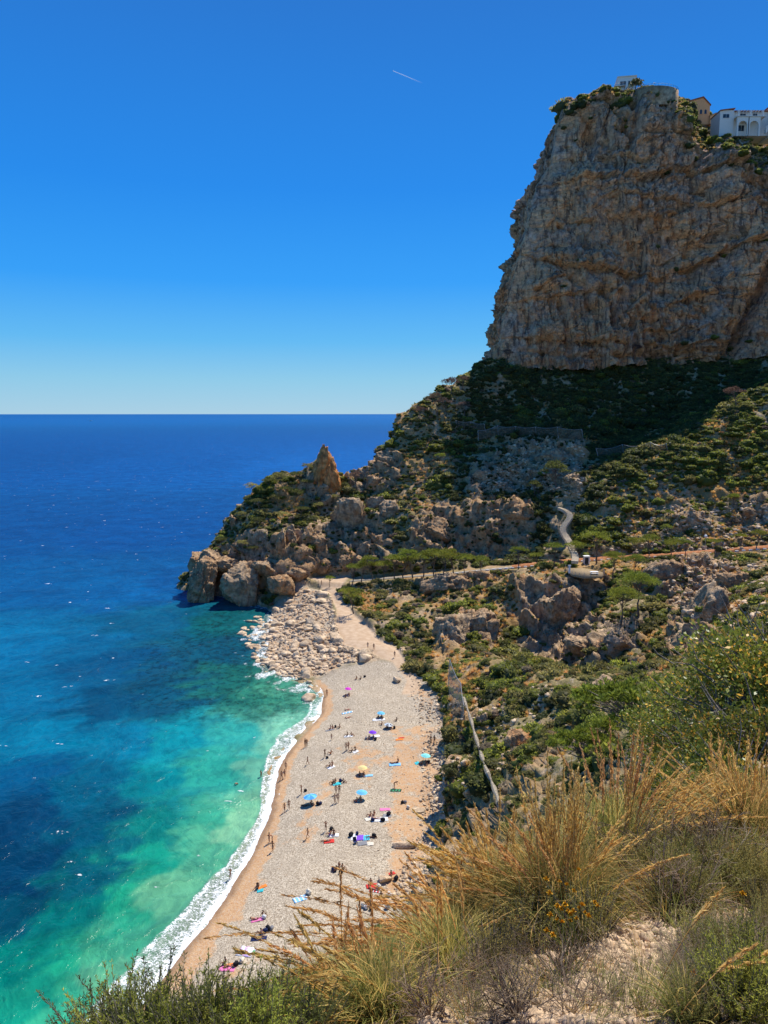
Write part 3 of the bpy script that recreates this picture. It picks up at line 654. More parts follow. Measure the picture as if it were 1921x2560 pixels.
sc3 = m.n('ShaderNodeVectorMath'); sc3.operation = 'SCALE'; sc3.inputs['Scale'].default_value = 1.5; m.l(nzt.outputs['Color'], sc3.inputs[0]); m.l(P0, wp.inputs[0]); m.l(sc3.outputs[0], wp.inputs[1])
fn_ = m.noise(0.8, 6, 0.75, P0, 0.6)
r1 = m.math('ABSOLUTE', m.math('SUBTRACT', m.noise(1.1, 3, 0.55, m.scale(wp.outputs[0], (1.0, 1.5, 1))), 0.5))
r2 = m.math('ABSOLUTE', m.math('SUBTRACT', m.noise(2.6, 3, 0.6, m.scale(wp.outputs[0], (0.8, 1.6, 1))), 0.5))
lace = m.math('MAXIMUM', m.rng(r1, 0.060, 0.0), m.math('MULTIPLY', m.rng(r2, 0.07, 0.0), 0.8))
ff = m.math('ADD', m.math('MULTIPLY', fo, 0.56), m.math('ADD', m.math('MULTIPLY', m.math('SUBTRACT', fn_, 0.5), 1.25), m.math('MULTIPLY', lace, 0.52)))
ff = m.math('MULTIPLY', m.rng(ff, 0.40, 0.72), m.rng(fo, 0.05, 0.22))
cap = m.math('MULTIPLY', m.rng(m.noise(0.30, 3, 0.5, m.scale(P0, (0.55, 1.3, 1))), 0.70, 0.715), m.rng(wv2, 0.5, 0.6))  # white specks painted on the water: small whitecaps that also stand for sun glints
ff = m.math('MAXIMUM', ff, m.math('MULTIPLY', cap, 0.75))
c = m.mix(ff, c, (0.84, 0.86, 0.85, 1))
b1 = m.bump(wv1, 0.8, 1.4); b2 = m.bump(wv2, 0.45, 0.5, b1); b3 = m.bump(m.noise(2.6, 3, 0.6, lw), 0.35, 0.16, b2)
b4 = m.bump(ff, 0.5, 0.12, b3)
dif = m.n('ShaderNodeBsdfDiffuse'); glo = m.n('ShaderNodeBsdfGlossy'); lwt = m.n('ShaderNodeFresnel'); lwt.inputs[0].default_value = 1.33; msx = m.n('ShaderNodeMixShader')
m.l(c, dif.inputs['Color']); m.l(b4, dif.inputs['Normal']); m.l(b4, glo.inputs['Normal']); m.val(m.math('ADD', 0.20, m.math('MULTIPLY', ff, 0.5)), glo.inputs['Roughness']); m.l(b4, lwt.inputs['Normal'])
m.l(m.math('MULTIPLY', m.math('MINIMUM', lwt.outputs[0], 0.13), m.math('SUBTRACT', 1.0, m.math('MULTIPLY', ff, 0.8))), msx.inputs[0]); m.l(dif.outputs[0], msx.inputs[1]); m.l(glo.outputs[0], msx.inputs[2]); m.l(msx.outputs[0], m.out.inputs['Surface'])
M_SEA = m.m
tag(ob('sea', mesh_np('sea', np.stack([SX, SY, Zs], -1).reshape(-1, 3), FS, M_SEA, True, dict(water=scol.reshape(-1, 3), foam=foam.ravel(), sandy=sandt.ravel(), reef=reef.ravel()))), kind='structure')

# ------------------------------------------------------------------ rock pieces
def ico(n):
    bm = bmesh.new(); bmesh.ops.create_icosphere(bm, subdivisions=n, radius=1.0)
    V = np.array([v.co[:] for v in bm.verts]); F = np.array([[v.index for v in f.verts] for f in bm.faces]); bm.free()
    return V, F
ICO = {k: ico(k) for k in (1, 2, 3, 4, 5, 6)}
def angular(seed, n=2, planes=9, cut=(0.55, 0.9), rough=0.06, dims=(1, 1, 1), freq=2.0, strata=0.0, k=3.0):
    """a broken block: superellipsoid, cut by random planes, then roughened"""
    r = np.random.RandomState(seed); V, F = ICO[n]; V = V.copy()
    V /= (np.abs(V)**k).sum(1)[:, None]**(1/k)
    for i in range(planes):
        nrm = r.normal(size=3); nrm /= np.linalg.norm(nrm); c = r.uniform(*cut)*1.25
        d = V @ nrm - c; V -= np.outer(np.maximum(d, 0), nrm)
    V *= np.array(dims)
    s = max(dims); N = V/(np.linalg.norm(V, axis=1)[:, None]+1e-9)
    f = freq/s
    d = rough*s*(fbm(V[:, 0]*f+seed, V[:, 1]*f, V[:, 2]*f, o=5, s=seed % 17, g=0.55))
    if strata: 
        z = V[:, 2]*f*2.2 + 0.5*pn(V[:, 0]*f, V[:, 1]*f, s=seed % 11); d = d + strata*s*((z-np.floor(z))**2-0.4)
    if n >= 4:
        for ff_, dp in ((1.1, 0.055), (2.3, 0.03)):
            q_ = pn(V[:, 0]*f*ff_*0.5+seed, V[:, 1]*f*ff_*0.5, V[:, 2]*f*ff_*0.32, s=seed % 7+2)
            d = d - dp*s*np.exp(-(q_/0.07)**2)
        d = d + 0.085*s*np.round(pn(V[:, 0]*f*0.5+seed, V[:, 1]*f*0.5, V[:, 2]*f*0.22, s=seed % 5+3)*2.6)/2.6 + 0.04*s*np.round(pn(V[:, 0]*f*1.1, V[:, 1]*f*1.1+seed, V[:, 2]*f*0.8, s=seed % 5+4)*2.2)/2.2
    return V + N*d[:, None], F
M_TAWNY = mat_rock('tawny_rock', 1.5); M_FIN = mat_rock('orange_fin_rock', 2.0, 1.6, (1.55, 1.05, 0.62))
def outcrop(name, p, dims, seed, rot=(0, 0, 0), mat=None, n=5, label=None, rough=0.06, freq=5.0, planes=22, strata=0.02, k=2.6):
    V, F = angular(seed, n, planes, (0.5, 0.82), rough, dims, freq, strata, k)
    o = ob(name, mesh_np(name, V, F, mat or M_ROCK, False), None, tuple(p), rot)
    if label: tag(o, label, 'rock')
    else: tag(o, kind='structure')
    return o
# headland at the water's edge: two big rocks with the cave mouth between, roof slabs over it
outcrop('sea_rock', P(522, 1275, 252) + (0, 3, 0), (8.6, 8, 9.6), 11, (0.0, -0.12, 0.2), M_BOULDER, 6, 'huge rounded pale rock standing in the water right of the cave mouth', 0.05, 3.2, 7)
outcrop('sea_rock', P(436, 1268, 254) + (0, 4, 0), (4.6, 7, 9.5), 14, (0, 0.18, 0.1), M_ROCK, 6, 'leaning sea rock left of the cave mouth at the tip of the headland', 0.08, 3.2, 8)
outcrop('rock_outcrop', P(448, 1213, 258) + (0, 5, 0), (4.2, 6, 3.4), 15, (0, 0.05, 0), M_BOULDER)
outcrop('rock_outcrop', P(478, 1228, 257) + (0, 6, 0), (8, 6, 2.6), 16, (0, 0.08, 0))
outcrop('rock_outcrop', P(476, 1290, 262) + (0, 6, 0), (8, 6, 8), 17, (0, 0, 0))
outcrop('rock_outcrop', P(612, 1262, 250), (5.6, 7, 4.2), 18, (0, 0.6, 0.3), M_TAWNY)
outcrop('rock_outcrop', P(585, 1232, 255), (7, 6, 3.0), 19, (0, 0.35, 0.2))
outcrop('rock_outcrop', P(640, 1240, 253), (4.6, 4, 3.0), 20)
outcrop('rock_outcrop', P(432, 1240, 262) + (0, 6, 0), (6, 8, 8), 21, (0, 0.1, 0.3))
# the big tawny face behind the path and its neighbours
for i, (u, v, t, dm, sd, ro, mt) in enumerate([
    (762, 1130, 266, (8.2, 7, 11.5), 31, (0.25, -0.22, 0.2), M_TAWNY), (812, 1100, 272, (5.5, 6, 6.5), 32, (0.2, 0.3, 0.1), M_ROCK), (838, 1118, 268, (5, 5, 6.5), 33, (0, 0.2, 0.5), M_ROCK),
    (715, 1185, 262, (4.2, 4, 5.0), 34, (0, 0.1, 0.3), M_TAWNY), (690, 1175, 264, (3.5, 4, 4.2), 35, (0, -0.1, 0.3), M_TAWNY), (606, 1185, 262, (2.6, 3.4, 8.5), 36, (0, 0.08, 0.2), M_TAWNY),
    (628, 1170, 264, (2.6, 3, 7), 37, (0.1, -0.1, 0.1), M_ROCK), (655, 1200, 259, (3.6, 3, 4.2), 38, (0, 0, 0.8), M_ROCK), (700, 1222, 257, (3.2, 3, 3.0), 39, (0, 0.3, 0.2), M_ROCK),
    (745, 1215, 256, (3.0, 3, 3.6), 40, (0.2, 0.3, 0.9), M_ROCK), (790, 1195, 258, (4.4, 4, 6.0), 41, (0, 0.5, 0.4), M_ROCK), (575, 1180, 266, (3, 4, 5), 42, (0, 0.1, 0.2), M_ROCK),
    (508, 1135, 282, (2.6, 4, 5.5), 43, (0, -0.2, 0.2), M_ROCK), (790, 1040, 286, (6, 5, 5), 44, (0, 0, 0.3), M_ROCK), (840, 1000, 288, (6, 6, 4.5), 45, (0, 0.3, 0.1), M_ROCK), (815, 1045, 282, (5, 5, 5), 46, (0, 0.2, 0.1), M_TAWNY),
    (1095, 770, 322, (7, 6, 9), 49, (0, -0.1, 0), M_CLIFF),
    (970, 1262, 222, (9.5, 6, 4.2), 51, (0, -0.08, 0.1), M_ROCK), (1030, 1256, 224, (6.5, 5, 3.4), 52, (0, 0, 0.1), M_ROCK), (985, 1372, 198, (8.0, 6, 5.6), 53, (0, -0.1, 0.1), M_TAWNY), (1030, 1352, 201, (5.5, 5, 5.0), 54, (0, 0.2, 0.4), M_ROCK),
    (1215, 1320, 201, (7, 4, 7.5), 56, (0, 0.3, 0.3), M_ROCK), (1270, 1402, 182, (7, 5, 3.4), 58, (0, 0.4, 0.2), M_ROCK), (1335, 1400, 178, (6, 5, 3.4), 59, (0, 0.2, 0.2), M_BOULDER),
    (1440, 1245, 207, (7, 6, 6.5), 60, (0, 0.0, 0.2), M_TAWNY), (1530, 1330, 165, (5.5, 6, 7.5), 62, (0, 0.4, 0.2), M_TAWNY), (1500, 1400, 140, (4.5, 5, 5.5), 63, (0, 0.3, 0.3), M_ROCK), (1590, 1270, 166, (7, 6, 4.5), 64, (0, 0.4, 0.2), M_ROCK),
    (1300, 1500, 112, (3.4, 4, 3), 65, (0, 0.2, 0.1), M_TAWNY), (1050, 1560, 130, (2.2, 2.4, 2.2), 66, (0, 0.2, 0.1), M_ROCK), (1115, 1610, 106, (2.6, 2.4, 2.6), 67, (0, 0.5, 0.1), M_TAWNY), (1120, 1120, 258, (7, 6, 5.5), 69, (0, 0, 0.1), M_ROCK),
    (950, 1150, 258, (8, 6, 5), 70, (0, 0.3, 0.1), M_ROCK), (1130, 1010, 276, (7, 5, 3.4), 71, (0, 0.1, 0.1), M_ROCK), (1200, 990, 276, (8, 5, 4), 72, (0, -0.1, 0.1), M_BOULDER), (1045, 1035, 272, (5, 4, 3.4), 73, (0, 0.3, 0.1), M_ROCK), (1632, 1108, 236, (6, 3, 2.4), 75, (0, 0.1, 0.1), M_TAWNY)]):
    h_ = hit(u, v)
    t_ = t
    if h_ is not None and 60 < h_[2] < 420: 
        p_ = h_[0]; t_ = min(max(project(p_.x, p_.y, p_.z)[2], t-14), t+14)
    outcrop('rock_outcrop', P(u, v, t_ + dm[1]*0.62), dm, sd, ro, mt, 5, None, 0.06, 5.5, 26, 0.02)
# the pinnacle: upright flakes of tawny rock
pin = tag(empty('rock_pinnacle', tuple(P(702, 1085, 290))), 'sharp tawny rock pinnacle of upright slabs on top of the headland', 'rock')
for u, v, t, dm, sd, ro in [(692, 1030, 289, (3.4, 4.2, 14.6), 81, (0.05, 0.13, 0.25)), (712, 1042, 290, (5.0, 4, 12.5), 82, (0.04, -0.02, 0.1)), (724, 1050, 291, (3.2, 3.4, 10.4), 83, (0, -0.05, 0.3)), (684, 1050, 291, (3.4, 4.6, 9.2), 84, (0, 0.42, 0.2)), (672, 1070, 291, (4.2, 4, 6), 85, (0, 0.4, 0.1))]:
    V, F = angular(sd, 5, 10, (0.5, 0.9), 0.035, dm, 9.0, 0.012, 4.0)
    tp_k = 1 - 0.50*np.clip((V[:, 2]/dm[2]+0.6)/1.6, 0, 1)**1.3; V[:, 0] = V[:, 0]*tp_k + np.abs(V[:, 0]*0) + 0.12*np.sin(V[:, 2]*2.1); V[:, 1] *= tp_k
    pp = P(u, v, t) - np.array(pin.location)
    ob('slab', mesh_np('slab', V, F, M_FIN if sd < 84 else M_ROCK, False), pin, tuple(pp), ro)

# ------------------------------------------------------------------ scattering
HID = bpy.data.collections.new('kit')          # sources of instanced stuff, never linked to the scene
def kit(name, meshes):
    c = bpy.data.collections.new('kit_' + name)
    for i, me in enumerate(meshes): c.objects.link(bpy.data.objects.new('%s_%02d' % (name, i), me))
    return c
def stuff(name, pts, rots, scl, idx, coll, label=None):
    """one object that instances the meshes of a collection on points"""
    me = bpy.data.meshes.new(name); me.vertices.add(len(pts)); me.vertices.foreach_set('co', np.asarray(pts, np.float32).ravel())
    for n, ty, arr, key in (('rt', 'FLOAT_VECTOR', rots, 'vector'), ('sc', 'FLOAT_VECTOR', scl, 'vector'), ('ix', 'INT', idx, 'value')):
        a = me.attributes.new(n, ty, 'POINT'); a.data.foreach_set(key, np.asarray(arr, np.int32 if ty == 'INT' else np.float32).ravel())
    o = ob(name, me); ng = bpy.data.node_groups.new(name, 'GeometryNodeTree')
    ng.interface.new_socket('Geometry', in_out='INPUT', socket_type='NodeSocketGeometry'); ng.interface.new_socket('Geometry', in_out='OUTPUT', socket_type='NodeSocketGeometry')
    N = ng.nodes; L = ng.links
    gi = N.new('NodeGroupInput'); go = N.new('NodeGroupOutput'); ip = N.new('GeometryNodeInstanceOnPoints'); ci = N.new('GeometryNodeCollectionInfo')
    ci.inputs[0].default_value = coll; ci.inputs['Separate Children'].default_value = True; ci.inputs['Reset Children'].default_value = True
    def na(n, ty):
        q = N.new('GeometryNodeInputNamedAttribute'); q.data_type = ty; q.inputs[0].default_value = n; return q.outputs[0]
    L.new(gi.outputs[0], ip.inputs['Points']); L.new(ci.outputs[0], ip.inputs['Instance']); ip.inputs['Pick Instance'].default_value = True
    L.new(na('ix', 'INT'), ip.inputs['Instance Index']); L.new(na('rt', 'FLOAT_VECTOR'), ip.inputs['Rotation']); L.new(na('sc', 'FLOAT_VECTOR'), ip.inputs['Scale'])
    L.new(ip.outputs[0], go.inputs[0])
    md = o.modifiers.new('scatter', 'NODES'); md.node_group = ng
    return tag(o, label, kind='stuff')
rng = np.random.RandomState(12)
# boulders: rubble field, water's edge, back of the beach
def rock_uv(n, poly, seed, tmin=60):
    r = np.random.RandomState(seed); us = [p[0] for p in poly]; vs = [p[1] for p in poly]; out = []
    while len(out) < n:
        u, v = r.uniform(min(us), max(us)), r.uniform(min(vs), max(vs))
        if inside(np.array([u]), np.array([v]), poly)[0]: out.append((u, v))
    return out
BLOCKS = [mesh_np('boulder', *angular(100+i, 3 if i < 6 else 2, 9, (0.5, 0.85), 0.05, (1, rng.uniform(0.65, 0.95), rng.uniform(0.45, 0.75)), 2.2), M_PALE, False) for i in range(12)]
K_ROCK = kit('block', BLOCKS[6:])
RUBW = [(655,1268),(622,1290),(600,1315),(575,1345),(568,1375),(575,1400),(580,1440),(602,1462),(660,1468),(712,1450),(745,1432),(812,1422),(780,1405),(742,1398),(718,1350),(712,1315),(698,1280)]
def put_rock(u, v, s, seed, label, group, mesh=None, sink=0.25):
    h_ = hit(u, v, False)
    if h_ is None: return None
    p = h_[0].copy(); p.z = max(p.z, -0.25)
    r = random.Random(seed)
    o = ob('boulder', mesh or BLOCKS[r.randrange(12)], None, (p.x, p.y, p.z + s*(0.45-sink)*0.6), (r.uniform(-0.35, 0.35), r.uniform(-0.35, 0.35), r.uniform(0, 6.28)), (s*r.uniform(0.8, 1.25), s*r.uniform(0.8, 1.2), s*r.uniform(0.75, 1.1)))
    return tag(o, label, 'boulder', group)
rr = random.Random(5)
for i, (u, v) in enumerate(rock_uv(185, RUBW, 3)):
    put_rock(u, v, rr.choice((0.45, 0.55, 0.7, 0.9, 1.1, 1.4, 1.9)), i, 'pale limestone boulder in the rubble field below the headland', 'boulders of the rubble field')
for i, (u, v) in enumerate(rock_uv(55, [(505,1345),(560,1330),(600,1360),(590,1400),(600,1450),(560,1445),(530,1400)], 4)):
    put_rock(u, v, rr.choice((0.7, 0.9, 1.1, 1.4)), i+300, 'wet brown boulder awash at the edge of the rubble field', 'boulders awash at the waterline')
for i, (u, v) in enumerate(rock_uv(58, [(900,1500),(945,1500),(962,1580),(968,1720),(955,1800),(925,1900),(890,1960),(870,1960),(915,1850),(930,1740),(925,1600)], 6)):
    put_rock(u, v, rr.choice((0.22, 0.3, 0.4, 0.55)), i+600, 'buff boulder lying along the foot of the slope behind the beach', 'boulders behind the beach')
put_rock(669, 1515, 1.9, 901, 'large striped boulder in the surf off the pebble beach', None, BLOCKS[1], 0.0)
q_ = put_rock(873, 1830, 1.2, 902, 'long flat buff boulder on the orange sand of the beach', None, BLOCKS[2], 0.0); q_.scale = (1.9, 0.75, 0.6); q_.rotation_euler = (0, 0, 0.0)
q_ = put_rock(903, 1750, 0.8, 903, 'flat pale slab lying on the sand near the slope foot', None, BLOCKS[3], 0.3); q_.scale = (1.3, 0.9, 0.22); q_.rotation_euler = (0, 0, 0.1)
put_rock(832, 1902, 0.85, 904, 'brown boulder beside the group with the red towels', None, BLOCKS[4], 0.0)
put_rock(900, 1890, 0.9, 905, 'dark split boulder at the end of the beach near the dry grass', None, BLOCKS[5], 0.0)
put_rock(858, 1472, 1.3, 906, 'pale boulder with a green plant on it by the path end', None, BLOCKS[0], 0.0)
put_rock(787, 1425, 2.4, 907, 'broad brown rock face ending the rubble field above the beach', None, BLOCKS[1], 0.2)
put_rock(597, 1322, 1.7, 908, 'dark upright boulder beside the big sea rock', None, BLOCKS[2], 0.0)
pts = []
def scat(poly, n, smin, smax, seed, zmin=-0.2):
    r = np.random.RandomState(seed)
    for u, v in rock_uv(n, poly, seed):
        h_ = hit(u, v, False)
        if h_ is None or h_[0].z < zmin or h_[2] < 40: continue
        pts.append((h_[0].x, h_[0].y, h_[0].z + 0.02, smin + (smax-smin)*r.rand()**2.2))
scat(RUBW, 2300, 0.12, 0.85, 21, -0.3); scat([(500,1345),(600,1320),(620,1400),(690,1500),(640,1470),(560,1450),(520,1400)], 260, 0.25, 0.9, 22, -0.5)
scat([(880,1430),(945,1480),(965,1600),(972,1740),(950,1830),(900,1960),(850,2010),(850,1930),(905,1800),(915,1600),(890,1500)], 1500, 0.06, 0.42, 23)
scat([(700,1450),(800,1430),(900,1500),(930,1700),(880,1900),(760,2000),(800,1750),(760,1550)], 900, 0.03, 0.14, 24)
scat([(715,1285),(722,1330),(735,1395),(790,1415),(800,1425),(740,1405),(716,1350),(705,1300)], 380, 0.3, 0.75, 25)
scat([(860,1395),(960,1470),(930,1470),(880,1420)], 160, 0.15, 0.5, 26)
scat([(1300,1130),(1400,1090),(1660,1080),(1660,1185),(1450,1190),(1300,1200)], 900, 0.15, 0.9, 27); scat([(1420,1205),(1660,1195),(1660,1330),(1560,1380),(1450,1300)], 900, 0.15, 0.9, 28)
scat([(960,1480),(1200,1480),(1100,1650),(1000,1740),(965,1600)], 500, 0.12, 0.6, 29); scat([(1100,960),(1260,960),(1260,1075),(1020,1075)], 700, 0.2, 0.9, 30)
pts = np.array(pts); n = len(pts)
stuff('stone', pts[:, :3], np.stack([rng.uniform(-0.4, 0.4, n), rng.uniform(-0.4, 0.4, n), rng.uniform(0, 6.3, n)], -1), pts[:, 3:4]*rng.uniform(0.75, 1.2, (n, 3)), rng.randint(0, 6, n), K_ROCK)

# ------------------------------------------------------------------ foliage
def leafmat(name, dark, light, gold=None, rough=0.6, hue=0.5, bright=(0.75, 1.35), thru=0.45):
    m = NT(name, rough, 0.25)
    t = m.attr('tone'); oi = m.n('ShaderNodeObjectInfo')
    c = m.mix(t, tuple(dark)+(1,), tuple(light)+(1,))
    if name.startswith('green_grass'): c = m.mix(m.rng(m.math('ADD', m.attr('tip'), m.math('MULTIPLY', t, 0.7)), 0.85, 1.55), c, (0.92, 0.62, 0.20, 1))
    if gold: c = m.mix(m.rng(m.math('FRACT', m.math('MULTIPLY', t, 37.7)), 0.80, 0.9), c, tuple(gold)+(1,))
    hs = m.n('ShaderNodeHueSaturation'); m.l(m.math('MULTIPLY_ADD', oi.outputs['Random'], 0.03, hue-0.015), hs.inputs['Hue'])
    m.l(m.math('MULTIPLY_ADD', m.math('FRACT', m.math('MULTIPLY', oi.outputs['Random'], 7.3)), bright[1]-bright[0], bright[0]), hs.inputs['Value']); m.l(c, hs.inputs['Color'])
    tr = m.n('ShaderNodeBsdfTranslucent'); m.l(hs.outputs[0], tr.inputs['Color']); ms = m.n('ShaderNodeMixShader'); ms.inputs[0].default_value = thru
    m.l(hs.outputs[0], m.b.inputs['Base Color']); m.l(m.b.outputs[0], ms.inputs[1]); m.l(tr.outputs[0], ms.inputs[2]); m.l(ms.outputs[0], m.out.inputs['Surface'])
    return m.m
L_DARK = leafmat('dark_green_leaves', (0.05, 0.062, 0.02), (0.22, 0.23, 0.06))
L_OLIVE = leafmat('olive_leaves', (0.10, 0.095, 0.03), (0.50, 0.44, 0.13))
L_GREEN = leafmat('bright_green_leaves', (0.10, 0.115, 0.022), (0.50, 0.51, 0.08), thru=0.5)
L_PINE = leafmat('pine_needles', (0.09, 0.115, 0.015), (0.38, 0.40, 0.055), bright=(0.85, 1.2), thru=0.35)
L_GOLD = leafmat('dry_gold_grass', (0.55, 0.29, 0.07), (0.98, 0.66, 0.26), rough=0.8, bright=(0.85, 1.15), thru=0.5)
L_GREY = leafmat('dead_grey_twigs', (0.20, 0.145, 0.09), (0.56, 0.44, 0.30), rough=0.9)
L_RUST = leafmat('dead_pine_needles', (0.10, 0.062, 0.045), (0.26, 0.175, 0.12), rough=0.9)
L_LENT = leafmat('lentisk_leaves', (0.05, 0.07, 0.012), (0.28, 0.32, 0.05), gold=(0.70, 0.42, 0.06), rough=0.4, thru=0.35)
L_GRASS = leafmat('green_grass_blades', (0.12, 0.15, 0.03), (0.42, 0.42, 0.12), rough=0.6, bright=(0.9, 1.1), thru=0.5)
L_PALM = leafmat('palm_leaflets', (0.05, 0.065, 0.02), (0.20, 0.20, 0.075))
M_BARK = flat('grey_bark', (0.20, 0.16, 0.125), 0.95, 0.05, 0.3, 12)
M_TWIG = flat('bare_twig_bark', (0.27, 0.235, 0.20), 0.95, 0.05, 0.3, 20)

def quads(C, D, S, width, r, bend=0.0):
    """diamond leaves at centres C pointing along D, length S, relative width"""
    n = len(C); D = D/(np.linalg.norm(D, axis=1)[:, None]+1e-9)
    R = r.normal(size=(n, 3)); B = np.cross(D, R); B /= np.linalg.norm(B, axis=1)[:, None]+1e-9
    S = np.asarray(S)[:, None] if np.ndim(S) else S
    a = C - D*S*0.5; b = C + B*S*width*0.5; c = C + D*S*0.5; d = C - B*S*width*0.5
    V = np.stack([a, b, c, d], 1).reshape(-1, 3); F = np.arange(n*4).reshape(n, 4)
    t = np.repeat(r.rand(n), 4)
    return V, F, t
def join(parts):
    Vs, Fs, Ts, k = [], [], [], 0
    for V, F, T_ in parts:
        if F.shape[1] == 3: F = np.concatenate([F, F[:, 2:3]], 1)
        Vs.append(V); Fs.append(F + k); Ts.append(T_); k += len(V)
    return np.concatenate(Vs), np.concatenate(Fs), np.concatenate(Ts)
def mesh_t(name, parts, mat, smooth=False):
    tri_only = all(p[1].shape[1] == 3 for p in parts)
    if tri_only:
        k = 0; Vs = []; Fs = []; Ts = []
        for V, F, T_ in parts: Vs.append(V); Fs.append(F+k); Ts.append(T_); k += len(V)
        return mesh_np(name, np.concatenate(Vs), np.concatenate(Fs), mat, smooth, dict(tone=np.concatenate(Ts)))
    q = [p if p[1].shape[1] == 4 else (p[0], np.concatenate([p[1], p[1][:, 2:3]], 1), p[2]) for p in parts]
    q4 = [p for p in parts if p[1].shape[1] == 4]; q3 = [p for p in parts if p[1].shape[1] == 3]
    # triangles become quads with an added mid-edge vertex
    for V, F, T_ in q3:
        mid = (V[F[:, 0]] + V[F[:, 2]])/2; i = len(V) + np.arange(len(F)); q4.append((np.concatenate([V, mid]), np.stack([F[:, 0], F[:, 1], F[:, 2], i], 1), np.concatenate([T_, T_[F[:, 0]]])))
    V, F, T_ = join(q4)
    return mesh_np(name, V, F, mat, smooth, dict(tone=T_))
def tube(pts, rad_, k=6):
    """tapered tube through points"""
    pts = np.asarray(pts, float); n = len(pts); rad_ = np.broadcast_to(rad_, (n,))
    d = np.gradient(pts, axis=0); d /= np.linalg.norm(d, axis=1)[:, None]+1e-9
    a = np.cross(d, [0.13, 0.27, 0.95]); bad = np.linalg.norm(a, axis=1) < 0.1; a[bad] = np.cross(d[bad], [1, 0, 0]); a /= np.linalg.norm(a, axis=1)[:, None]; b = np.cross(d, a)
    th = np.arange(k)*2*PI/k
    V = (pts[:, None] + (a[:, None]*np.cos(th)[None, :, None] + b[:, None]*np.sin(th)[None, :, None])*rad_[:, None, None]).reshape(-1, 3)
    i = np.arange(n*k).reshape(n, k); j = np.roll(i, -1, axis=1)
    F = np.stack([i[:-1], j[:-1], j[1:], i[1:]], -1).reshape(-1, 4)
    return V, F, np.full(len(V), 0.5)
def bush(seed, n=520, leaf=0.13, blobs=9, flatz=0.62, width=0.5, core=0.62, up=0.35, mat=None):
    """unit shrub (radius about 1): leaves over a cluster of lobes round a dark leafy core"""
    r = np.random.RandomState(seed); parts = []
    bc = r.normal(size=(blobs, 3)); bc /= np.linalg.norm(bc, axis=1)[:, None]; bc[:, 2] = np.abs(bc[:, 2])*0.9; bc *= r.uniform(0.35, 0.62, (blobs, 1)); br = r.uniform(0.28, 0.52, blobs)
    w = r.choice(blobs, n, p=br**2/(br**2).sum()); d = r.normal(size=(n, 3)); d /= np.linalg.norm(d, axis=1)[:, None]; d[:, 2] = np.where(d[:, 2] < -0.3, -d[:, 2], d[:, 2])
    C = bc[w] + d*(br[w]*r.uniform(0.72, 1.12, n))[:, None]; C[:, 2] *= flatz; C[:, 2] = np.maximum(C[:, 2], 0.0)
    D = d + r.normal(size=(n, 3))*0.6 + np.array([0, 0, up])
    V, F, t = quads(C, D, leaf*r.uniform(0.6, 1.3, n), width, r); t = np.clip(t*0.65 + np.repeat((w % 4)/4.0*0.35, 4), 0, 1); parts.append((V, F, t))
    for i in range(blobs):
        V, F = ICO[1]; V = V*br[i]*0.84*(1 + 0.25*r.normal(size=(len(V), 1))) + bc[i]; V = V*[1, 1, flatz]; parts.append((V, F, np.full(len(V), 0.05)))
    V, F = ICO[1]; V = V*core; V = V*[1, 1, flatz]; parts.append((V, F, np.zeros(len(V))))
    return mesh_t('shrub', parts, mat)
def tuft(seed, n=130, L=1.0, spread=0.9, width=0.03, mat=None, segs=3):
    """unit grass tuft of bent blades"""
    r = np.random.RandomState(seed); V = []; F = []; T_ = []
    for i in range(n):
        a = r.uniform(0, 2*PI); s = r.uniform(0.05, spread); l = L*r.uniform(0.5, 1.1); b = np.array([math.cos(a)*r.uniform(0, 0.18), math.sin(a)*r.uniform(0, 0.18), -0.05]); o = np.array([math.cos(a), math.sin(a), 0]); p = np.cross(o, [0, 0, 1])
        k = len(V); tn = r.rand()
        for j in range(segs+1):
            f = j/segs; c = b + o*s*l*f**1.6 + np.array([0, 0, l*(f - 0.45*s*f*f)]); w_ = width*(1-f*0.92)
            V += [c - p*w_, c + p*w_]; T_ += [tn, tn]
        for j in range(segs): F.append((k+2*j, k+2*j+1, k+2*j+3, k+2*j+2))
    return mesh_np('grass_tuft', np.array(V), np.array(F), mat, False, dict(tone=np.array(T_)))
def brush(seed, n=26, mat=None, depth=3, th=0.012):
    """unit dead bush of forking twigs"""
    r = np.random.RandomState(seed); parts = []
    def grow(p, d, l, w, k):
        q = p + d*l*0.5 + r.normal(size=3)*l*0.06; e = p + d*l + r.normal(size=3)*l*0.08
        parts.append(tube([p, q, e], [w, w*0.8, w*0.55], 3))
        if k > 0:
            for i in range(r.randint(2, 4)): 
                d2 = d + r.normal(size=3)*0.55; d2 /= np.linalg.norm(d2); grow(p + (e-p)*r.uniform(0.45, 1.0), d2, l*0.62, w*0.55, k-1)
    for i in range(n):
        a = r.uniform(0, 2*PI); e = r.uniform(0.25, 1.3); d = np.array([math.cos(a)*math.cos(e), math.sin(a)*math.cos(e), math.sin(e)]); grow(np.array([0, 0, -0.03]), d, r.uniform(0.3, 0.5), th, depth)
    V, F, T_ = join(parts); T_ = np.repeat(r.rand(len(V)//9+1), 9)[:len(V)]
    return mesh_np('dead_bush', V, F, mat, False, dict(tone=T_))
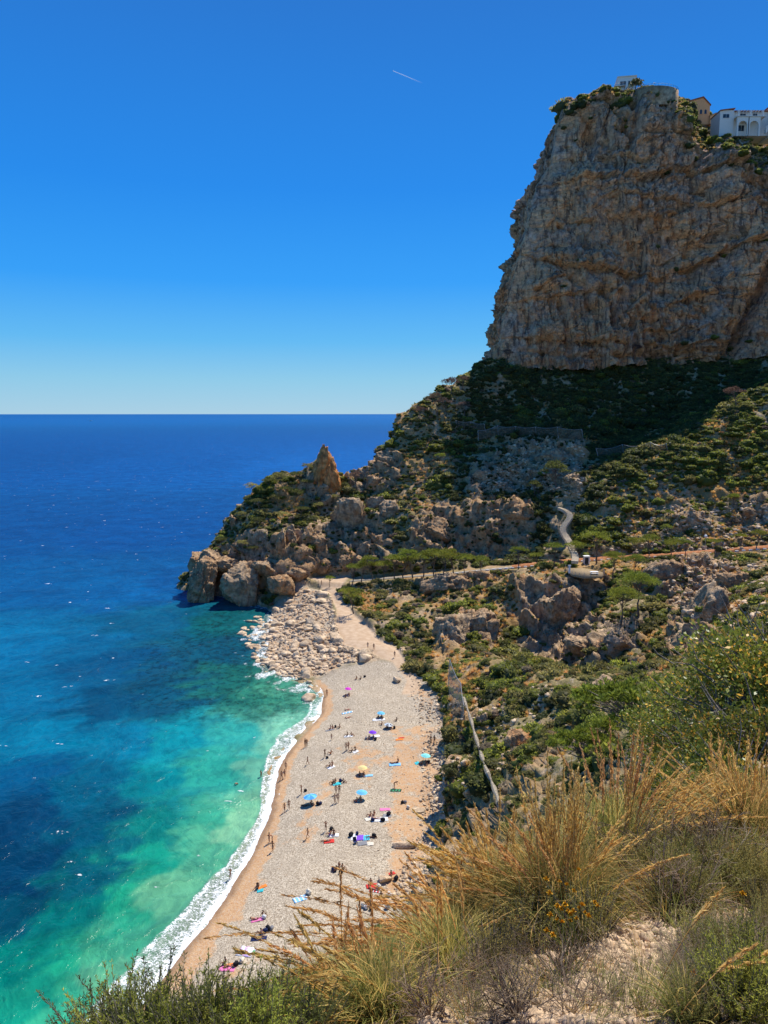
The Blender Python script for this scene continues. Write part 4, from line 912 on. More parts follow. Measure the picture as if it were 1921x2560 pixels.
SHR = {'dark': [bush(i, 460, 0.16, 8, 0.7, mat=L_DARK) for i in (1, 2, 3)], 'olive': [bush(i, 420, 0.16, 9, 0.6, mat=L_OLIVE) for i in (4, 5, 6)], 'green': [bush(i, 440, 0.15, 9, 0.65, mat=L_GREEN) for i in (7, 8)],
       'gold': [tuft(i, 120, 1.0, 0.95, 0.028, L_GOLD) for i in (9, 10)], 'grey': [bush(i, 360, 0.17, 8, 0.6, 0.3, mat=L_GREY) for i in (11, 12)], 'grass': [tuft(13, 130, 0.9, 1.0, 0.03, L_GRASS)]}
KEYS = ['dark', 'olive', 'green', 'gold', 'grey', 'grass']
ORDER = [(k, i) for k in KEYS for i in range(len(SHR[k]))]
K_SHR = kit('bush', [SHR[k][i] for k, i in ORDER]); FIRST = {k: [ORDER.index((k, i)) for i in range(len(SHR[k]))] for k in KEYS}

# candidate points over the hillside, chosen per face area
def face_samples(V, F, dens, keep, seed):
    r = np.random.RandomState(seed)
    A, B, C, D = (V[F[:, i]] for i in range(4)); ar = np.linalg.norm(np.cross(C-A, D-B), axis=1)*0.5
    lam = ar*dens*keep; k = r.poisson(np.clip(lam, 0, 30)); f = np.repeat(np.arange(len(F)), k); a, b = r.rand(len(f), 1), r.rand(len(f), 1)
    p = (A[f]*(1-a)+B[f]*a)*(1-b) + (D[f]*(1-a)+C[f]*a)*b
    nn = np.cross(C-A, D-B)[f]; nn /= np.linalg.norm(nn, axis=1)[:, None]+1e-9; nn *= np.sign(nn[:, 2:3]+1e-9)
    return p, nn, f
fc = VT[FT].mean(1); fu, fv, ft = project(fc[:, 0], fc[:, 1], fc[:, 2])
frk = ATT['rk'][FT].mean(1); fsd = ATT['sd'][FT].max(1); fog = ATT['og'][FT].mean(1)
fdr = droad.ravel()[FT].mean(1)
nfac = fbm(fc[:, 0]/9, fc[:, 1]/9, o=3, s=71)
keep = (fsd < 0.2)*(fc[:, 2] > 1.2)*(fdr > 4.6)*(fu > -150)*(fu < 1850)*(ft > 24)*(ft < 420)
keep = keep*np.clip(1 - 0.62*frk, 0.1, 1)*np.clip(0.78 + 0.75*nfac, 0.08, 1.5)
big = polymask(fu, fv, [(1010,800),(1660,780),(1660,1060),(1420,1020),(1300,1060),(1260,960),(1040,900)], 20)
keep = keep*(1 + 1.5*big)
for pl, q_ in (([(1100,1225),(1190,1235),(1180,1320),(1120,1330)], 0.3), ([(1180,970),(1265,965),(1260,1050),(1200,1060)], 0.2), ([(1195,1070),(1240,1070),(1235,1200),(1205,1190)], 0.05), ([(1235,1205),(1300,1205),(1300,1250),(1230,1250)], 0.0)):
    keep = keep*(1-(1-q_)*polymask(fu, fv, pl, 5))
p1, n1_, f1_ = face_samples(VT, FT, 0.80, keep, 31)
fcC = VCf[FC.reshape(-1, 4)]; FCf = FC.reshape(-1, 4); cc = fcC.mean(1)
onp = np.tile(np.arange(nC-1) >= nV-1, nS-1)
keepc = onp*CAT['green'][FCf].mean(1)*1.0*(np.clip(0.7 + 0.7*fbm(cc[:, 0]/12, cc[:, 1]/12, o=3, s=72), 0.1, 1.4))*(cc[:, 1] < 520)
cu_ = project(cc[:, 0], cc[:, 1], cc[:, 2])[0]
keepf = (cu_ > 1215)*(~onp)*CAT['green'][FCf].mean(1)*0.55*(fbm(cc[:, 0]/8, cc[:, 2]/8, o=3, s=73) > 0.1)
p2, n2_, f2_ = face_samples(VCf, FCf, 0.34, keepc + keepf*0.5, 32)
hashp = np.concatenate([p1, p2]); nrm_ = np.concatenate([n1_, n2_])
U_, V_, T_ = project(hashp[:, 0], hashp[:, 1], hashp[:, 2])
# which of them the camera sees
allV = np.concatenate([VT, VCf]); au, av, at_ = project(allV[:, 0], allV[:, 1], allV[:, 2])
gw, gh = 210, 280; zb = np.full((gh, gw), 1e9); iu = np.clip((au/8).astype(int), 0, gw-1); iv = np.clip((av/8).astype(int), 0, gh-1); okk = (at_ > 1)&(au > 0)&(au < 1660)&(av > 0)&(av < 2212)
np.minimum.at(zb, (iv[okk], iu[okk]), at_[okk])
inn = (U_ > -60)&(U_ < 1720)&(V_ > 0)&(V_ < 2212)
zq = zb[np.clip((V_/8).astype(int), 0, gh-1), np.clip((U_/8).astype(int), 0, gw-1)]
vis = inn & (T_ < zq*1.03 + 4)
kd = np.concatenate([fog[f1_], 0.35*np.ones(len(p2))])
rv = rng.rand(len(hashp)); kv = fbm(hashp[:, 0]/11, hashp[:, 1]/11, o=3, s=75)
shade = polymask(U_, V_, [(1000,790),(1700,760),(1660,830),(1430,965),(1290,1060),(1200,1210),(900,1230),(980,1000)], 25)  # where the cliff's shade falls; darker shrub kinds are picked to deepen it
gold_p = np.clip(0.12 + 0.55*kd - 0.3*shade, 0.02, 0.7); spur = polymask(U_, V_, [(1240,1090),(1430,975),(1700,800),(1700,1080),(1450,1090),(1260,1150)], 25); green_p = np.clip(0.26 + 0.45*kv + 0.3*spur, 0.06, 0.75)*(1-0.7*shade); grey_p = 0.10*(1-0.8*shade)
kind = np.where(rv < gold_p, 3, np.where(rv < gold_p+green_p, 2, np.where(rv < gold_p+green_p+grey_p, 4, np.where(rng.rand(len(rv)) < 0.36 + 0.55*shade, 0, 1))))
size = np.where(kind == 3, rng.uniform(0.6, 1.3, len(rv)), (0.6+2.1*rng.rand(len(rv))**2.4)*(0.8 + 0.3*np.clip(kv, -0.5, 1)))
size = np.where((rng.rand(len(rv)) < 0.10)&(kind < 3), size*2.1, size)
frkp = np.concatenate([frk[f1_], np.zeros(len(p2))]); size *= (1-0.45*frkp)
size *= np.clip(T_/110, 0.42, 1.0)
size = np.where(np.arange(len(rv)) >= len(p1), size*1.25, size)
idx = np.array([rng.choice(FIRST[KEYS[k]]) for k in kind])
px_size = np.where(vis, size/T_, 0)
top = set(np.argsort(-px_size)[:300].tolist())
GRPS = {'dark': ('dense dark green shrub growing wild on the slope', 'shrub', 'dark shrubs on the slope'), 'olive': ('olive green shrub growing wild on the slope', 'shrub', 'olive green shrubs on the slope'), 'green': ('bright green shrub growing wild on the slope', 'shrub', 'bright green shrubs on the slope'),
        'gold': ('tuft of dry golden grass growing on the slope', 'grass tuft', 'golden grass tufts on the slope'), 'grey': ('dead grey bush on the slope', 'bush', 'dead grey bushes on the slope'), 'grass': ('green grass tuft', 'grass tuft', 'g')}
msk = np.ones(len(rv), bool)
rotz = rng.uniform(0, 6.28, len(rv)); tl = rng.uniform(-0.15, 0.15, (len(rv), 2)); sxy = rng.uniform(0.8, 1.25, (len(rv), 3))
hp = hashp.copy(); hp[:, 2] -= 0.12*size
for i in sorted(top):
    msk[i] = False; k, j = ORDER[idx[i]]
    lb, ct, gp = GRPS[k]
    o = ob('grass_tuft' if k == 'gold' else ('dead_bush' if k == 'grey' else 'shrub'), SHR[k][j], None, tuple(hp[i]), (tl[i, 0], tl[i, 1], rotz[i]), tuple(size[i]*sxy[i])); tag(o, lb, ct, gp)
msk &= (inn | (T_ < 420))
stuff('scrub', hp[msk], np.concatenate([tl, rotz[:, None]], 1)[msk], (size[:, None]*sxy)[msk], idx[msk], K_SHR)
print('scrub', msk.sum(), 'vis', vis.sum())

# ------------------------------------------------------------------ trees
def pine(seed, H=5.5, spread=2.2, lean=0.3, clumps=9, n=1500, crown0=0.5, mat=None, leaf=0.28, forks=3):
    """trunk and crown meshes of a wind-shaped pine, base at the origin"""
    r = np.random.RandomState(seed); a = r.uniform(0, 6.28); L = np.array([math.cos(a), math.sin(a), 0])*lean
    tp = [np.array([0, 0, -0.4])] + [L*(f**1.3)*H*0.55 + np.array([r.normal()*0.07*H*0.3, r.normal()*0.07*H*0.3, f*H*0.78]) for f in (0.15, 0.35, 0.55, 0.8, 1.0)]
    parts = [tube(tp, np.linspace(0.026*H+0.03, 0.03, 6), 6)]
    cc = []
    for i in range(clumps):
        an = i*2.4 + r.uniform(-0.4, 0.4); rr_ = spread*math.sqrt((i+0.6)/clumps)*r.uniform(0.7, 1.0); zz = H*(crown0 + (1-crown0)*(0.86 - 0.34*(rr_/spread)**1.6)) + r.uniform(-0.25, 0.25)
        c = L*H*0.5 + np.array([math.cos(an)*rr_, math.sin(an)*rr_, zz]); cc.append(c)
        f = r.uniform(0.35, 0.9); b = tp[1] + (tp[-1]-tp[1])*f
        parts.append(tube([b, (b+c)/2 + np.array([0, 0, -0.12*H*0.3]), c - [0, 0, 0.1]], [0.012*H, 0.009*H, 0.02], 4))
    cc = np.array(cc); w = r.randint(0, clumps, n); cr = spread*r.uniform(0.36, 0.56, clumps)
    d = r.normal(size=(n, 3)); d /= np.linalg.norm(d, axis=1)[:, None]; d[:, 2] = np.where(d[:, 2] < -0.25, -d[:, 2], d[:, 2])
    C = cc[w] + d*np.array([1, 1, 0.55])*(cr[w]*r.uniform(0.45, 1.05, n))[:, None]
    V, F, t = quads(C, d*0.8 + r.normal(size=(n, 3))*0.55 + [0, 0, 0.35], leaf*r.uniform(0.6, 1.3, n), 0.42, r)
    Vb, Fb, Tb = join(parts)
    return mesh_np('trunk', Vb, Fb, M_BARK, True), mesh_np('crown', V, F, mat or L_PINE, False, dict(tone=np.clip(t*0.7 + np.repeat((w % 3)*0.13, 4), 0, 1)))
def tree(name, p, meshes, rz, s, label, cat='tree', group=None):
    e = empty(name, tuple(p), rz); e.scale = (s, s, s) if not hasattr(s, '__len__') else s
    ob('trunk', meshes[0], e); ob('crown', meshes[1], e); return tag(e, label, cat, group)
PN = [pine(201, 5.4, 2.3, 0.25, 10), pine(202, 5.2, 2.6, -0.3, 11), pine(203, 5.8, 2.2, 0.4, 9), pine(204, 4.8, 2.5, 0.15, 10)]
ROW = [(762,1262,0.85),(782,1258,0.95),(806,1256,1.0),(830,1254,0.95),(852,1252,1.05),(872,1250,1.0),(893,1249,1.15),(915,1247,1.2),(938,1246,1.15),(960,1244,1.0),(982,1242,1.05),(1002,1240,0.9)]
for i, (u, v, s) in enumerate(ROW):
    h_ = hit(u, v); tree('pine_tree', h_[0], PN[i % 4], i*1.7, s*1.45, 'umbrella pine in the unbroken row lining the lower road', 'tree', 'pines in the row along the lower road')
for i, (u, v, s, lb) in enumerate([(1038,1238,0.9,'small lone pine on the road edge right of the long pine row'), (1120,1230,1.0,'sparse pine on the road edge left of the stairs, first of three'), (1160,1226,0.8,'small pine on the road edge, second of three left of the stairs'),
    (1198,1226,1.15,'tall pine on the road edge just left of the foot of the stairs'), (1243,1222,1.15,'round dark pine in front of the foot of the stairs'), (1290,1216,1.45,'largest roadside pine, right of the white cabin'),
    (1372,1204,1.05,'flat topped pine leaning over the middle of the road'), (1402,1203,1.1,'flat topped pine right next to the leaning one by the road'), (1450,1205,0.9,'dark round pine below the kerb of the road'), (1480,1203,0.7,'low dark pine beside the road below the yellow rock cutting'),
    (1545,1196,0.75,'thin pine by the lamp post on the upper road'), (1601,1185,0.7,'small yellow green pine behind the walkers on the road'), (1636,1186,0.9,'bright lollipop shaped pine on the road kerb near the right edge'),
    (765,1325,1.15,'wind bent umbrella pine casting its shade on the sandy path'), (712,1268,0.62,'thin leaning pine on the sandy turning place')]):
    h_ = hit(u, v); tree('pine_tree', h_[0], PN[(i+1) % 4], i*2.3, s*1.22, lb)
BIGP = [pine(211, 10.5, 4.2, 0.12, 15, 4200, 0.35, leaf=0.36), pine(212, 9.5, 4.0, -0.15, 14, 3800, 0.4, leaf=0.36)]
for u, v, s, i, lb in [(1380,1330,1.0,0,'tall pine on the ravine side below the viewing platform, right of a pair'), (1342,1345,0.85,1,'tall pine on the ravine side, left and lower of the pair'), (1325,1250,0.7,0,'grey green pine right below the viewing platform'), (1370,1245,0.62,1,'broad pine between the platform and the tall pair')]:
    h_ = hit(u, v); tree('pine_tree', h_[0], BIGP[i], s*3, s*1.12, lb)
DP = [pine(221, 6.5, 2.2, 0.2, 10, 900, 0.3, L_RUST, 0.34), pine(222, 6.0, 2.4, 0.35, 10, 900, 0.3, L_RUST, 0.34)]
for i, (u, v, s, lb) in enumerate([(945,895,1.1,'dead rusty pine leaning over the lit ridge, lowest'), (975,862,1.15,'dead rusty pine on the lit ridge, second from the top'), (998,845,0.8,'dead rusty pine highest on the lit ridge'), (905,915,0.9,'dead rusty pine at the sea edge of the ridge'),
    (1005,905,0.9,'dead rusty pine at the end of the rockfall net'), (965,900,1.0,'dead rusty pine between the ridge and the rockfall net'), (1270,772,0.95,'dark dead pine against the foot of the cliff, left one'), (1368,775,0.8,'dark dead pine against the foot of the cliff, right one'), (1095,790,0.9,'dead brown pine at the left foot of the cliff'),
    (1592,885,1.1,'bare grey conical pine on the crest of the lit spur'), (770,1058,0.9,'dead brown bushy tree on the saddle right of the pinnacle')]):
    h_ = hit(u, v); tree('dead_pine', h_[0], DP[i % 2], i*1.3, s*1.35, lb)
for u, v, s, lb in [(1445,1128,0.95,'round yellow green tree on the rocky spur above the pines, upper'), (1440,1158,0.9,'round yellow green tree on the rocky spur above the pines, lower'), (1585,1095,1.0,'round yellow green tree on the spur near the right edge'), (950,1005,1.1,'pale green tree in the sun left of the shaded cutting'), (1250,1180,0.7,'small tree beside the stairway')]:
    h_ = hit(u, v); tree('spur_tree', h_[0], pine(int(u), 4.6, 2.0, 0.15, 10, 1500, 0.2), 0.7, s, lb)
HP = [pine(231, 4.0, 2.2, 0.3, 9, 900, 0.35, L_OLIVE, 0.3), pine(232, 3.6, 2.4, -0.3, 9, 900, 0.35, L_DARK, 0.3)]
for i, (u, v, s) in enumerate([(545,1070,1.0),(580,1060,1.1),(610,1055,1.2),(640,1045,1.1),(660,1025,0.9),(560,1105,1.1),(600,1095,1.0),(640,1085,1.1),(520,1130,0.9),(560,1140,0.9),(610,1130,0.9),(650,1120,1.0),(690,1110,0.9),(480,1180,0.8),(520,1190,0.8),(550,1200,0.8),(525,1235,0.7),(660,1060,1.0),(720,1090,0.8),(620,1075,1.0)]):
    h_ = hit(u, v); tree('juniper_tree', h_[0], HP[i % 2], i*1.9, s*1.25, 'low wind pruned juniper on the back of the headland', 'tree', 'junipers on the headland')
for u, v, s, lb in [(1200,1062,2.1,'nearly black tall tree in the shaded ravine below the rock cutting'), (1155,1075,1.2,'dark tree beside the black one in the shaded ravine')]:
    h_ = hit(u, v); tree('ravine_tree', h_[0], pine(240, 5.5, 2.2, 0.1, 12, 1800, 0.2, L_DARK, 0.32), 0.3, s, lb)
# palms
def palm(seed, H, n=26, L=2.2, fan=False):
    r = np.random.RandomState(seed); tp = [np.array([0.04*H*f*f, 0, f*H-0.3]) for f in np.linspace(0, 1, 6)]
    Vt, Ft, Tt = tube(tp, [0.22, 0.18, 0.17, 0.17, 0.18, 0.2], 8); parts = []; top_ = tp[-1]
    for i in range(n):
        a = i*2.399; e = r.uniform(-0.25, 1.25); o = np.array([math.cos(a), math.sin(a), 0]); pr = np.cross(o, [0, 0, 1]); l = L*r.uniform(0.8, 1.1)
        f = np.linspace(0, 1, 9)[:, None]; P_ = top_ + o*l*f*math.cos(e)*1.0 + np.array([0, 0, 1])*(l*math.sin(e)*f - 0.55*l*f*f)
        parts.append(tube(P_, np.linspace(0.03, 0.008, 9), 3))
        for s in (-1, 1):
            q = P_[1:]; C = q + pr*s*0.18*l*np.sin(f[1:]*PI*0.9+0.25)*0.8 - [0, 0, 0.06*l]
            D = (C-q) + (P_[1:]-P_[:-1])*0.5
            V, F, t = quads(C, D, 0.34*l*np.ones(len(C)), 0.28, r); parts.append((V, F, t))
    V, F, t = join(parts); return mesh_np('trunk', Vt, Ft, M_BARK, True), mesh_np('crown', V, F, L_PALM, False, dict(tone=t))
PL = [palm(1, 1.2), palm(2, 4.2, 34, 2.8), palm(3, 0.5, 30, 1.5)]
for u, v, k, s, lb in [(925,1448,0,1.0,'palm with a round crown at the foot of the slope by the path end'), (942,1480,2,1.0,'low bushy palm below the round one at the beach corner'), (968,1600,2,1.2,'low palm at the foot of the slope level with the two people in black'), (972,1668,0,0.8,'short palm at the slope foot right of the turquoise parasol'), (930,1460,2,0.8,'small palm between the path end and the rockfall net')]:
    h_ = hit(u, v); tree('palm_tree', h_[0], PL[k], u, s, lb, 'palm')

# ------------------------------------------------------------------ foreground plants
def gp(u, v): return hit(u, v)[0]
def stalks(seed, n, L, lean, az, spread, head=0.34, gold=0.8):
    """flowering stalks: thin culm and a feathery spike; returns culm mesh and spike mesh"""
    r = np.random.RandomState(seed); pc = []; ps = []
    for i in range(n):
        a = az + r.normal()*spread; le = max(0.03, lean + r.normal()*0.22); l = L*r.uniform(0.72, 1.12); o = np.array([math.cos(a), math.sin(a), 0])
        f = np.linspace(0, 1, 9)[:, None]; P_ = np.array([r.normal()*0.09, r.normal()*0.09, 0]) + o*l*le*f**1.25 + np.array([0, 0, 1])*l*(f*(1-0.30*le) - 0.34*le*f**2.4)
        V, F, t = tube(P_, np.linspace(0.0032, 0.0016, 9), 3); pc.append((V, F, np.full(len(V), r.rand())))
        hd = P_[-1] - P_[-3]; hd /= np.linalg.norm(hd); k0 = 9 - 4; base = P_[k0:]; 
        m = 70; s = r.rand(m)**0.9; seg = s*(len(base)-1.001); j = seg.astype(int); C = base[j]*(1-(seg-j))[:, None] + base[j+1]*(seg-j)[:, None]
        wv_ = 0.011*np.sin(np.clip(s*0.9+0.1, 0, 1)*PI)**0.7; C = C + r.normal(size=(m, 3))*wv_[:, None]*0.5
        V, F, t = quads(C, hd + r.normal(size=(m, 3))*0.30, 0.045*r.uniform(0.6, 1.2, m), 0.2, r); ps.append((V, F, t))
    a_ = join(pc); b_ = join(ps)
    return mesh_np('stalks', a_[0], a_[1], L_GOLD, False, dict(tone=a_[2])), mesh_np('seed_heads', b_[0], b_[1], L_GOLD, False, dict(tone=b_[2]))
def blades(seed, n, L, spread, width, mat, droop=0.5, base=0.12, segs=6):
    r = np.random.RandomState(seed); nn = n
    a = r.uniform(0, 2*PI, nn); s = r.uniform(0.05, spread, nn); l = L*r.uniform(0.45, 1.15, nn); b = np.stack([np.cos(a)*r.uniform(0, base, nn), np.sin(a)*r.uniform(0, base, nn), np.full(nn, -0.03)], -1)
    a2 = a + r.normal(size=nn)*0.5; o = np.stack([np.cos(a2), np.sin(a2), 0*a2], -1); tw = r.uniform(0, PI, nn); p = np.stack([-np.sin(a2)*np.cos(tw), np.cos(a2)*np.cos(tw), np.sin(tw)*0.6], -1)
    f = np.linspace(0, 1, segs+1)[None, :, None]; kx = r.normal(size=(nn, 1, 3))*0.10*L
    C = b[:, None] + o[:, None]*(s*l)[:, None, None]*f**1.4 + np.array([0, 0, 1])*(l[:, None, None]*(f - droop*s[:, None, None]*f*f*1.1)) + kx*np.sin(f*PI)
    W_ = width*(1-f*0.93); V = np.stack([C - p[:, None]*W_, C + p[:, None]*W_], 2).reshape(nn, -1, 3)
    k = np.arange(segs); q = np.stack([2*k, 2*k+1, 2*k+3, 2*k+2], -1); F = (q[None] + (np.arange(nn)*(2*(segs+1)))[:, None, None]).reshape(-1, 4)
    return mesh_np('blades', V.reshape(-1, 3), F, mat, False, dict(tone=np.repeat(r.rand(nn), 2*(segs+1)), tip=np.tile(np.repeat(np.linspace(0, 1, segs+1), 2), nn)))
TUS = {}
def tussock(u, v, L, n, label, stk, seed, mat=L_GRASS, spread=1.05, width=0.0045, s=1.0, droop=0.5):
    p = gp(u, v); e = tag(empty('grass_tussock', tuple(p)), label, 'grass tussock'); e.scale = (s,)*3
    ob('blades', blades(seed, n, L, spread, width, mat, droop, 0.16*L), e)
    for k, (ns, Ls, lean, az, sp) in enumerate(stk):
        a, b = stalks(seed*10+k, ns, Ls, lean, az, sp); st_ = ob('stalks', a, e); st_.scale = (0.80, 0.80, 0.80); tag(ob('seed_heads', b, st_), kind='stuff'); tag(st_, kind='stuff')
    return e
LEFT, UP, RIGHT, FRONT = PI, PI/2, 0.0, -PI/2
tussock(1215, 2010, 0.60, 3800, 'large green tussock crowned with many orange dry seed stalks in the middle foreground', [(56, 1.2, 0.24, UP, 1.2), (18, 1.15, 0.50, LEFT, 0.4), (14, 1.2, 0.5, RIGHT, 0.4)], 301, droop=0.35, s=0.92)
tussock(1090, 1995, 0.50, 2400, 'golden tussock on the left flank of the large green one, its stalks fanning left', [(44, 0.85, 0.6, LEFT, 0.4), (26, 0.85, 0.25, UP, 0.9)], 302, L_GRASS, 1.0, 0.003)
tussock(1150, 1905, 0.50, 2000, 'dense golden tussock on the lip behind the large green one', [(60, 0.95, 0.30, UP*1.1, 1.1), (14, 0.8, 0.6, LEFT, 0.4)], 303, L_GOLD)
tussock(970, 2130, 0.38, 2200, 'green tussock with long straw stalks drooping left over the beach view', [(26, 1.05, 0.85, LEFT*1.02, 0.22), (5, 0.8, 0.22, LEFT, 0.6)], 304)
tussock(800, 2200, 0.28, 1300, 'small green tussock beside the bushes at the bottom with bent straw stalks', [(8, 0.8, 0.8, LEFT, 0.35), (5, 0.8, 0.25, LEFT*0.9, 0.5)], 305)
tussock(1330, 1900, 0.60, 2600, 'tussock with pale arching stalks leaning right before the dark shrubs', [(34, 1.2, 0.55, RIGHT+0.35, 0.35), (24, 1.2, 0.3, UP, 0.7)], 306)
tussock(1620, 1850, 0.60, 3000, 'rusty gold tussock at the right edge below the leafy bush', [(40, 1.0, 0.35, UP*1.1, 0.9), (20, 0.9, 0.6, LEFT*0.8, 0.5)], 307, L_GRASS)
tussock(1560, 1790, 0.5, 1500, 'slender tussock with upright orange stalks behind the rusty gold one', [(22, 1.05, 0.28, UP, 1.1)], 308)
tussock(820, 2205, 0.34, 1400, 'low tussock at the bottom edge with stalks lying left', [(14, 0.75, 0.85, LEFT*1.02, 0.3)], 309)
tussock(1480, 2210, 0.22, 260, 'thin green tuft on the gravel at the bottom', [(4, 0.6, 0.8, RIGHT, 0.3)], 310)
tussock(1020, 2075, 0.42, 2000, 'grey green tussock in front of the golden fan', [(12, 0.95, 0.75, LEFT, 0.3)], 311)
tussock(950, 2060, 0.22, 600, 'small straw tussock hanging over the lip above the beach', [(8, 0.7, 0.6, LEFT, 0.4), (5, 0.75, 0.2, UP, 0.8)], 312, L_GOLD)
tussock(740, 2200, 0.18, 300, 'straw tuft with a few tall thin stalks in front of the beach', [(5, 0.7, 0.25, UP, 1.2), (3, 0.7, 0.6, LEFT, 0.4)], 313, L_GOLD)

def sprigs(seed, n=70, L=0.5, leaf=0.028, per=44, mat=L_GREEN, spread=0.75, width=0.22):
    """unit-less rosemary-like bush: upright stems clothed in needle leaves"""
    r = np.random.RandomState(seed); st_ = []; lf = []
    for i in range(n):
        a = r.uniform(0, 6.28); o = np.array([math.cos(a), math.sin(a), 0]); s = r.uniform(0.02, spread); l = L*r.uniform(0.6, 1.1)
        f = np.linspace(0, 1, 6)[:, None]; P_ = o*r.uniform(0, 0.12) + o*s*l*f + np.array([0, 0, 1])*l*(f - 0.12*s*f*f) + np.cumsum(r.normal(size=(6, 3))*0.008, 0)
        st_.append(tube(P_, np.linspace(0.005, 0.0015, 6), 3))
        q = r.uniform(0.22, 1.0, per)*4.999; j = q.astype(int); C = P_[j]*(1-(q-j))[:, None] + P_[j+1]*(q-j)[:, None]; d = r.normal(size=(per, 3)); D = d*0.75 + (P_[-1]-P_[0])/l
        D /= np.linalg.norm(D, axis=1)[:, None]; V, F, t = quads(C + D*leaf*0.5, D, leaf*r.uniform(0.7, 1.3, per), width, r); lf.append((V, F, t*0.7 + 0.3*r.rand()))
    a_, b_ = join(st_), join(lf)
    return mesh_np('stems', a_[0], a_[1], M_TWIG, False), mesh_np('leaves', b_[0], b_[1], mat, False, dict(tone=np.clip(b_[2], 0, 1)))
def plant(name, p, ms, names, s, rz, label, cat, group=None):
    e = tag(empty(name, tuple(p), rz), label, cat, group); e.scale = (s,)*3
    for m_, n_ in zip(ms, names): ob(n_, m_, e)
    return e
SG = [sprigs(401, 110, 0.5, 0.030, 60), sprigs(402, 100, 0.5, 0.028, 60, L_DARK), sprigs(403, 110, 0.48, 0.03, 60, L_GREEN)]
SO = [sprigs(404, 110, 0.42, 0.022, 54, L_OLIVE), sprigs(405, 90, 0.4, 0.02, 54, L_GREY)]
for i, (u, v, s, k) in enumerate([(215,2400,0.64,1),(255,2370,0.64,0),(300,2410,0.62,0),(350,2400,0.58,2),(405,2370,0.56,0),(455,2350,0.56,0),(505,2320,0.56,2),(555,2280,0.52,1),(600,2250,0.50,0),(640,2240,0.48,0),(565,2330,0.56,2),(480,2370,0.56,1),(670,2260,0.44,1),(320,2440,0.64,1),(530,2290,0.46,1)]):
    p = gp(u, min(v, 2300)); plant('evergreen_bush', p, SG[k], ('stems', 'leaves'), s, i*1.1, 'needle leaved evergreen bush in the thicket at the bottom left corner', 'bush', 'needle leaved bushes of the bottom left thicket')
for i, (u, v, s, k, lb) in enumerate([(1600,2215,0.48,0,'bright needle leaved bush in the bottom right corner, left one'), (1645,2140,0.5,2,'bright needle leaved bush at the right edge above the bottom corner'), (1640,2215,0.5,0,'bright needle leaved bush at the very corner bottom right'), (1560,2150,0.30,1,'low dark needle leaved bush on the gravel'),
        (1640,1975,0.42,3,'olive yellow bush right of the white stone'), (1150,2060,0.62,3,'olive bush under the yellow flowers'), (1270,2030,0.62,3,'olive bush right of the yellow flowers'), (1070,2110,0.55,3,'olive bush at the left end of the gravel patch'), (1340,1960,0.45,3,'olive bush behind the grey dead twigs')]):
    plant('evergreen_bush' if k < 3 else 'olive_bush', gp(u, v), SG[k] if k < 3 else SO[0], ('stems', 'leaves'), s, i, lb, 'bush')
# lentisk thicket on the right
def lentisk(seed, n=7500, R_=1.0, leaf=0.046, mat=L_LENT, blobs=14):
    r = np.random.RandomState(seed); bc = r.normal(size=(blobs, 3)); bc /= np.linalg.norm(bc, axis=1)[:, None]; bc[:, 2] = np.abs(bc[:, 2]); bc *= r.uniform(0.3, 0.75, (blobs, 1)); br = r.uniform(0.22, 0.42, blobs)
    w = r.choice(blobs, n, p=br**2/(br**2).sum()); d = r.normal(size=(n, 3)); d /= np.linalg.norm(d, axis=1)[:, None]
    C = bc[w] + d*(br[w]*r.uniform(0.55, 1.15, n))[:, None]; C[:, 2] *= 0.8; V, F, t = quads(C, d + r.normal(size=(n, 3))*0.7 + [0, 0, 0.3], leaf*r.uniform(0.6, 1.4, n), 0.5, r)
    tw = []
    for i in range(60):
        k = r.randint(blobs); e = bc[k] + r.normal(size=3)*0.25; e[2] = abs(e[2])*0.85 + 0.1; e *= 0.98; tw.append(tube([[r.normal()*0.1, r.normal()*0.1, 0], e*0.5 + r.normal(size=3)*0.05, e*0.85, e + r.normal(size=3)*0.05], [0.014, 0.009, 0.006, 0.002], 4))
    a_ = join(tw); return mesh_np('branches', a_[0], a_[1], M_TWIG, False), mesh_np('foliage', V, F, mat, False, dict(tone=np.clip(t*0.75 + np.repeat((w % 3)*0.12, 4), 0, 1)))
LT = [lentisk(501), lentisk(502), lentisk(503, 5000, mat=L_OLIVE)]
for i, (u, v, s, k, lb) in enumerate([(1640,1640,1.7,0,'tall lentisk bush with reddish leaves at the right edge'), (1540,1660,1.5,1,'glossy lentisk bush left of the tallest one'), (1600,1560,2.2,1,'large lentisk bush highest on the right edge'), (1470,1640,1.5,0,'glossy lentisk bush in the middle of the thicket'),
        (1650,1500,2.4,0,'upper lentisk bush with yellow leaves beside the rock wall'), (1400,1720,1.05,1,'glossy lentisk bush just behind the upright stalks'), (1330,1760,0.9,0,'lentisk bush left of the thicket above the golden stalks'), (1490,1760,0.85,1,'lentisk bush behind the arching stalks'), (1590,1730,0.95,0,'lentisk bush behind the slender orange stalks'),
        (1560,1500,2.4,2,'olive toned bush behind the thicket'), (1660,1400,2.3,1,'bush on the ravine rim at the right edge'), (1520,1560,1.9,1,'leafy bush between the pine shrub and the lentisk thicket'), (1245,1790,1.0,2,'olive bush below the grey branches at the lip'), (1420,1600,1.9,0,'dark bush right under the flat topped pine shrub')]):
    p = gp(u, v); p = Vector(p) - Vector((0, 0, 0.1)); plant('lentisk_bush', p, LT[k], ('branches', 'foliage'), s, i*1.4, lb, 'bush')
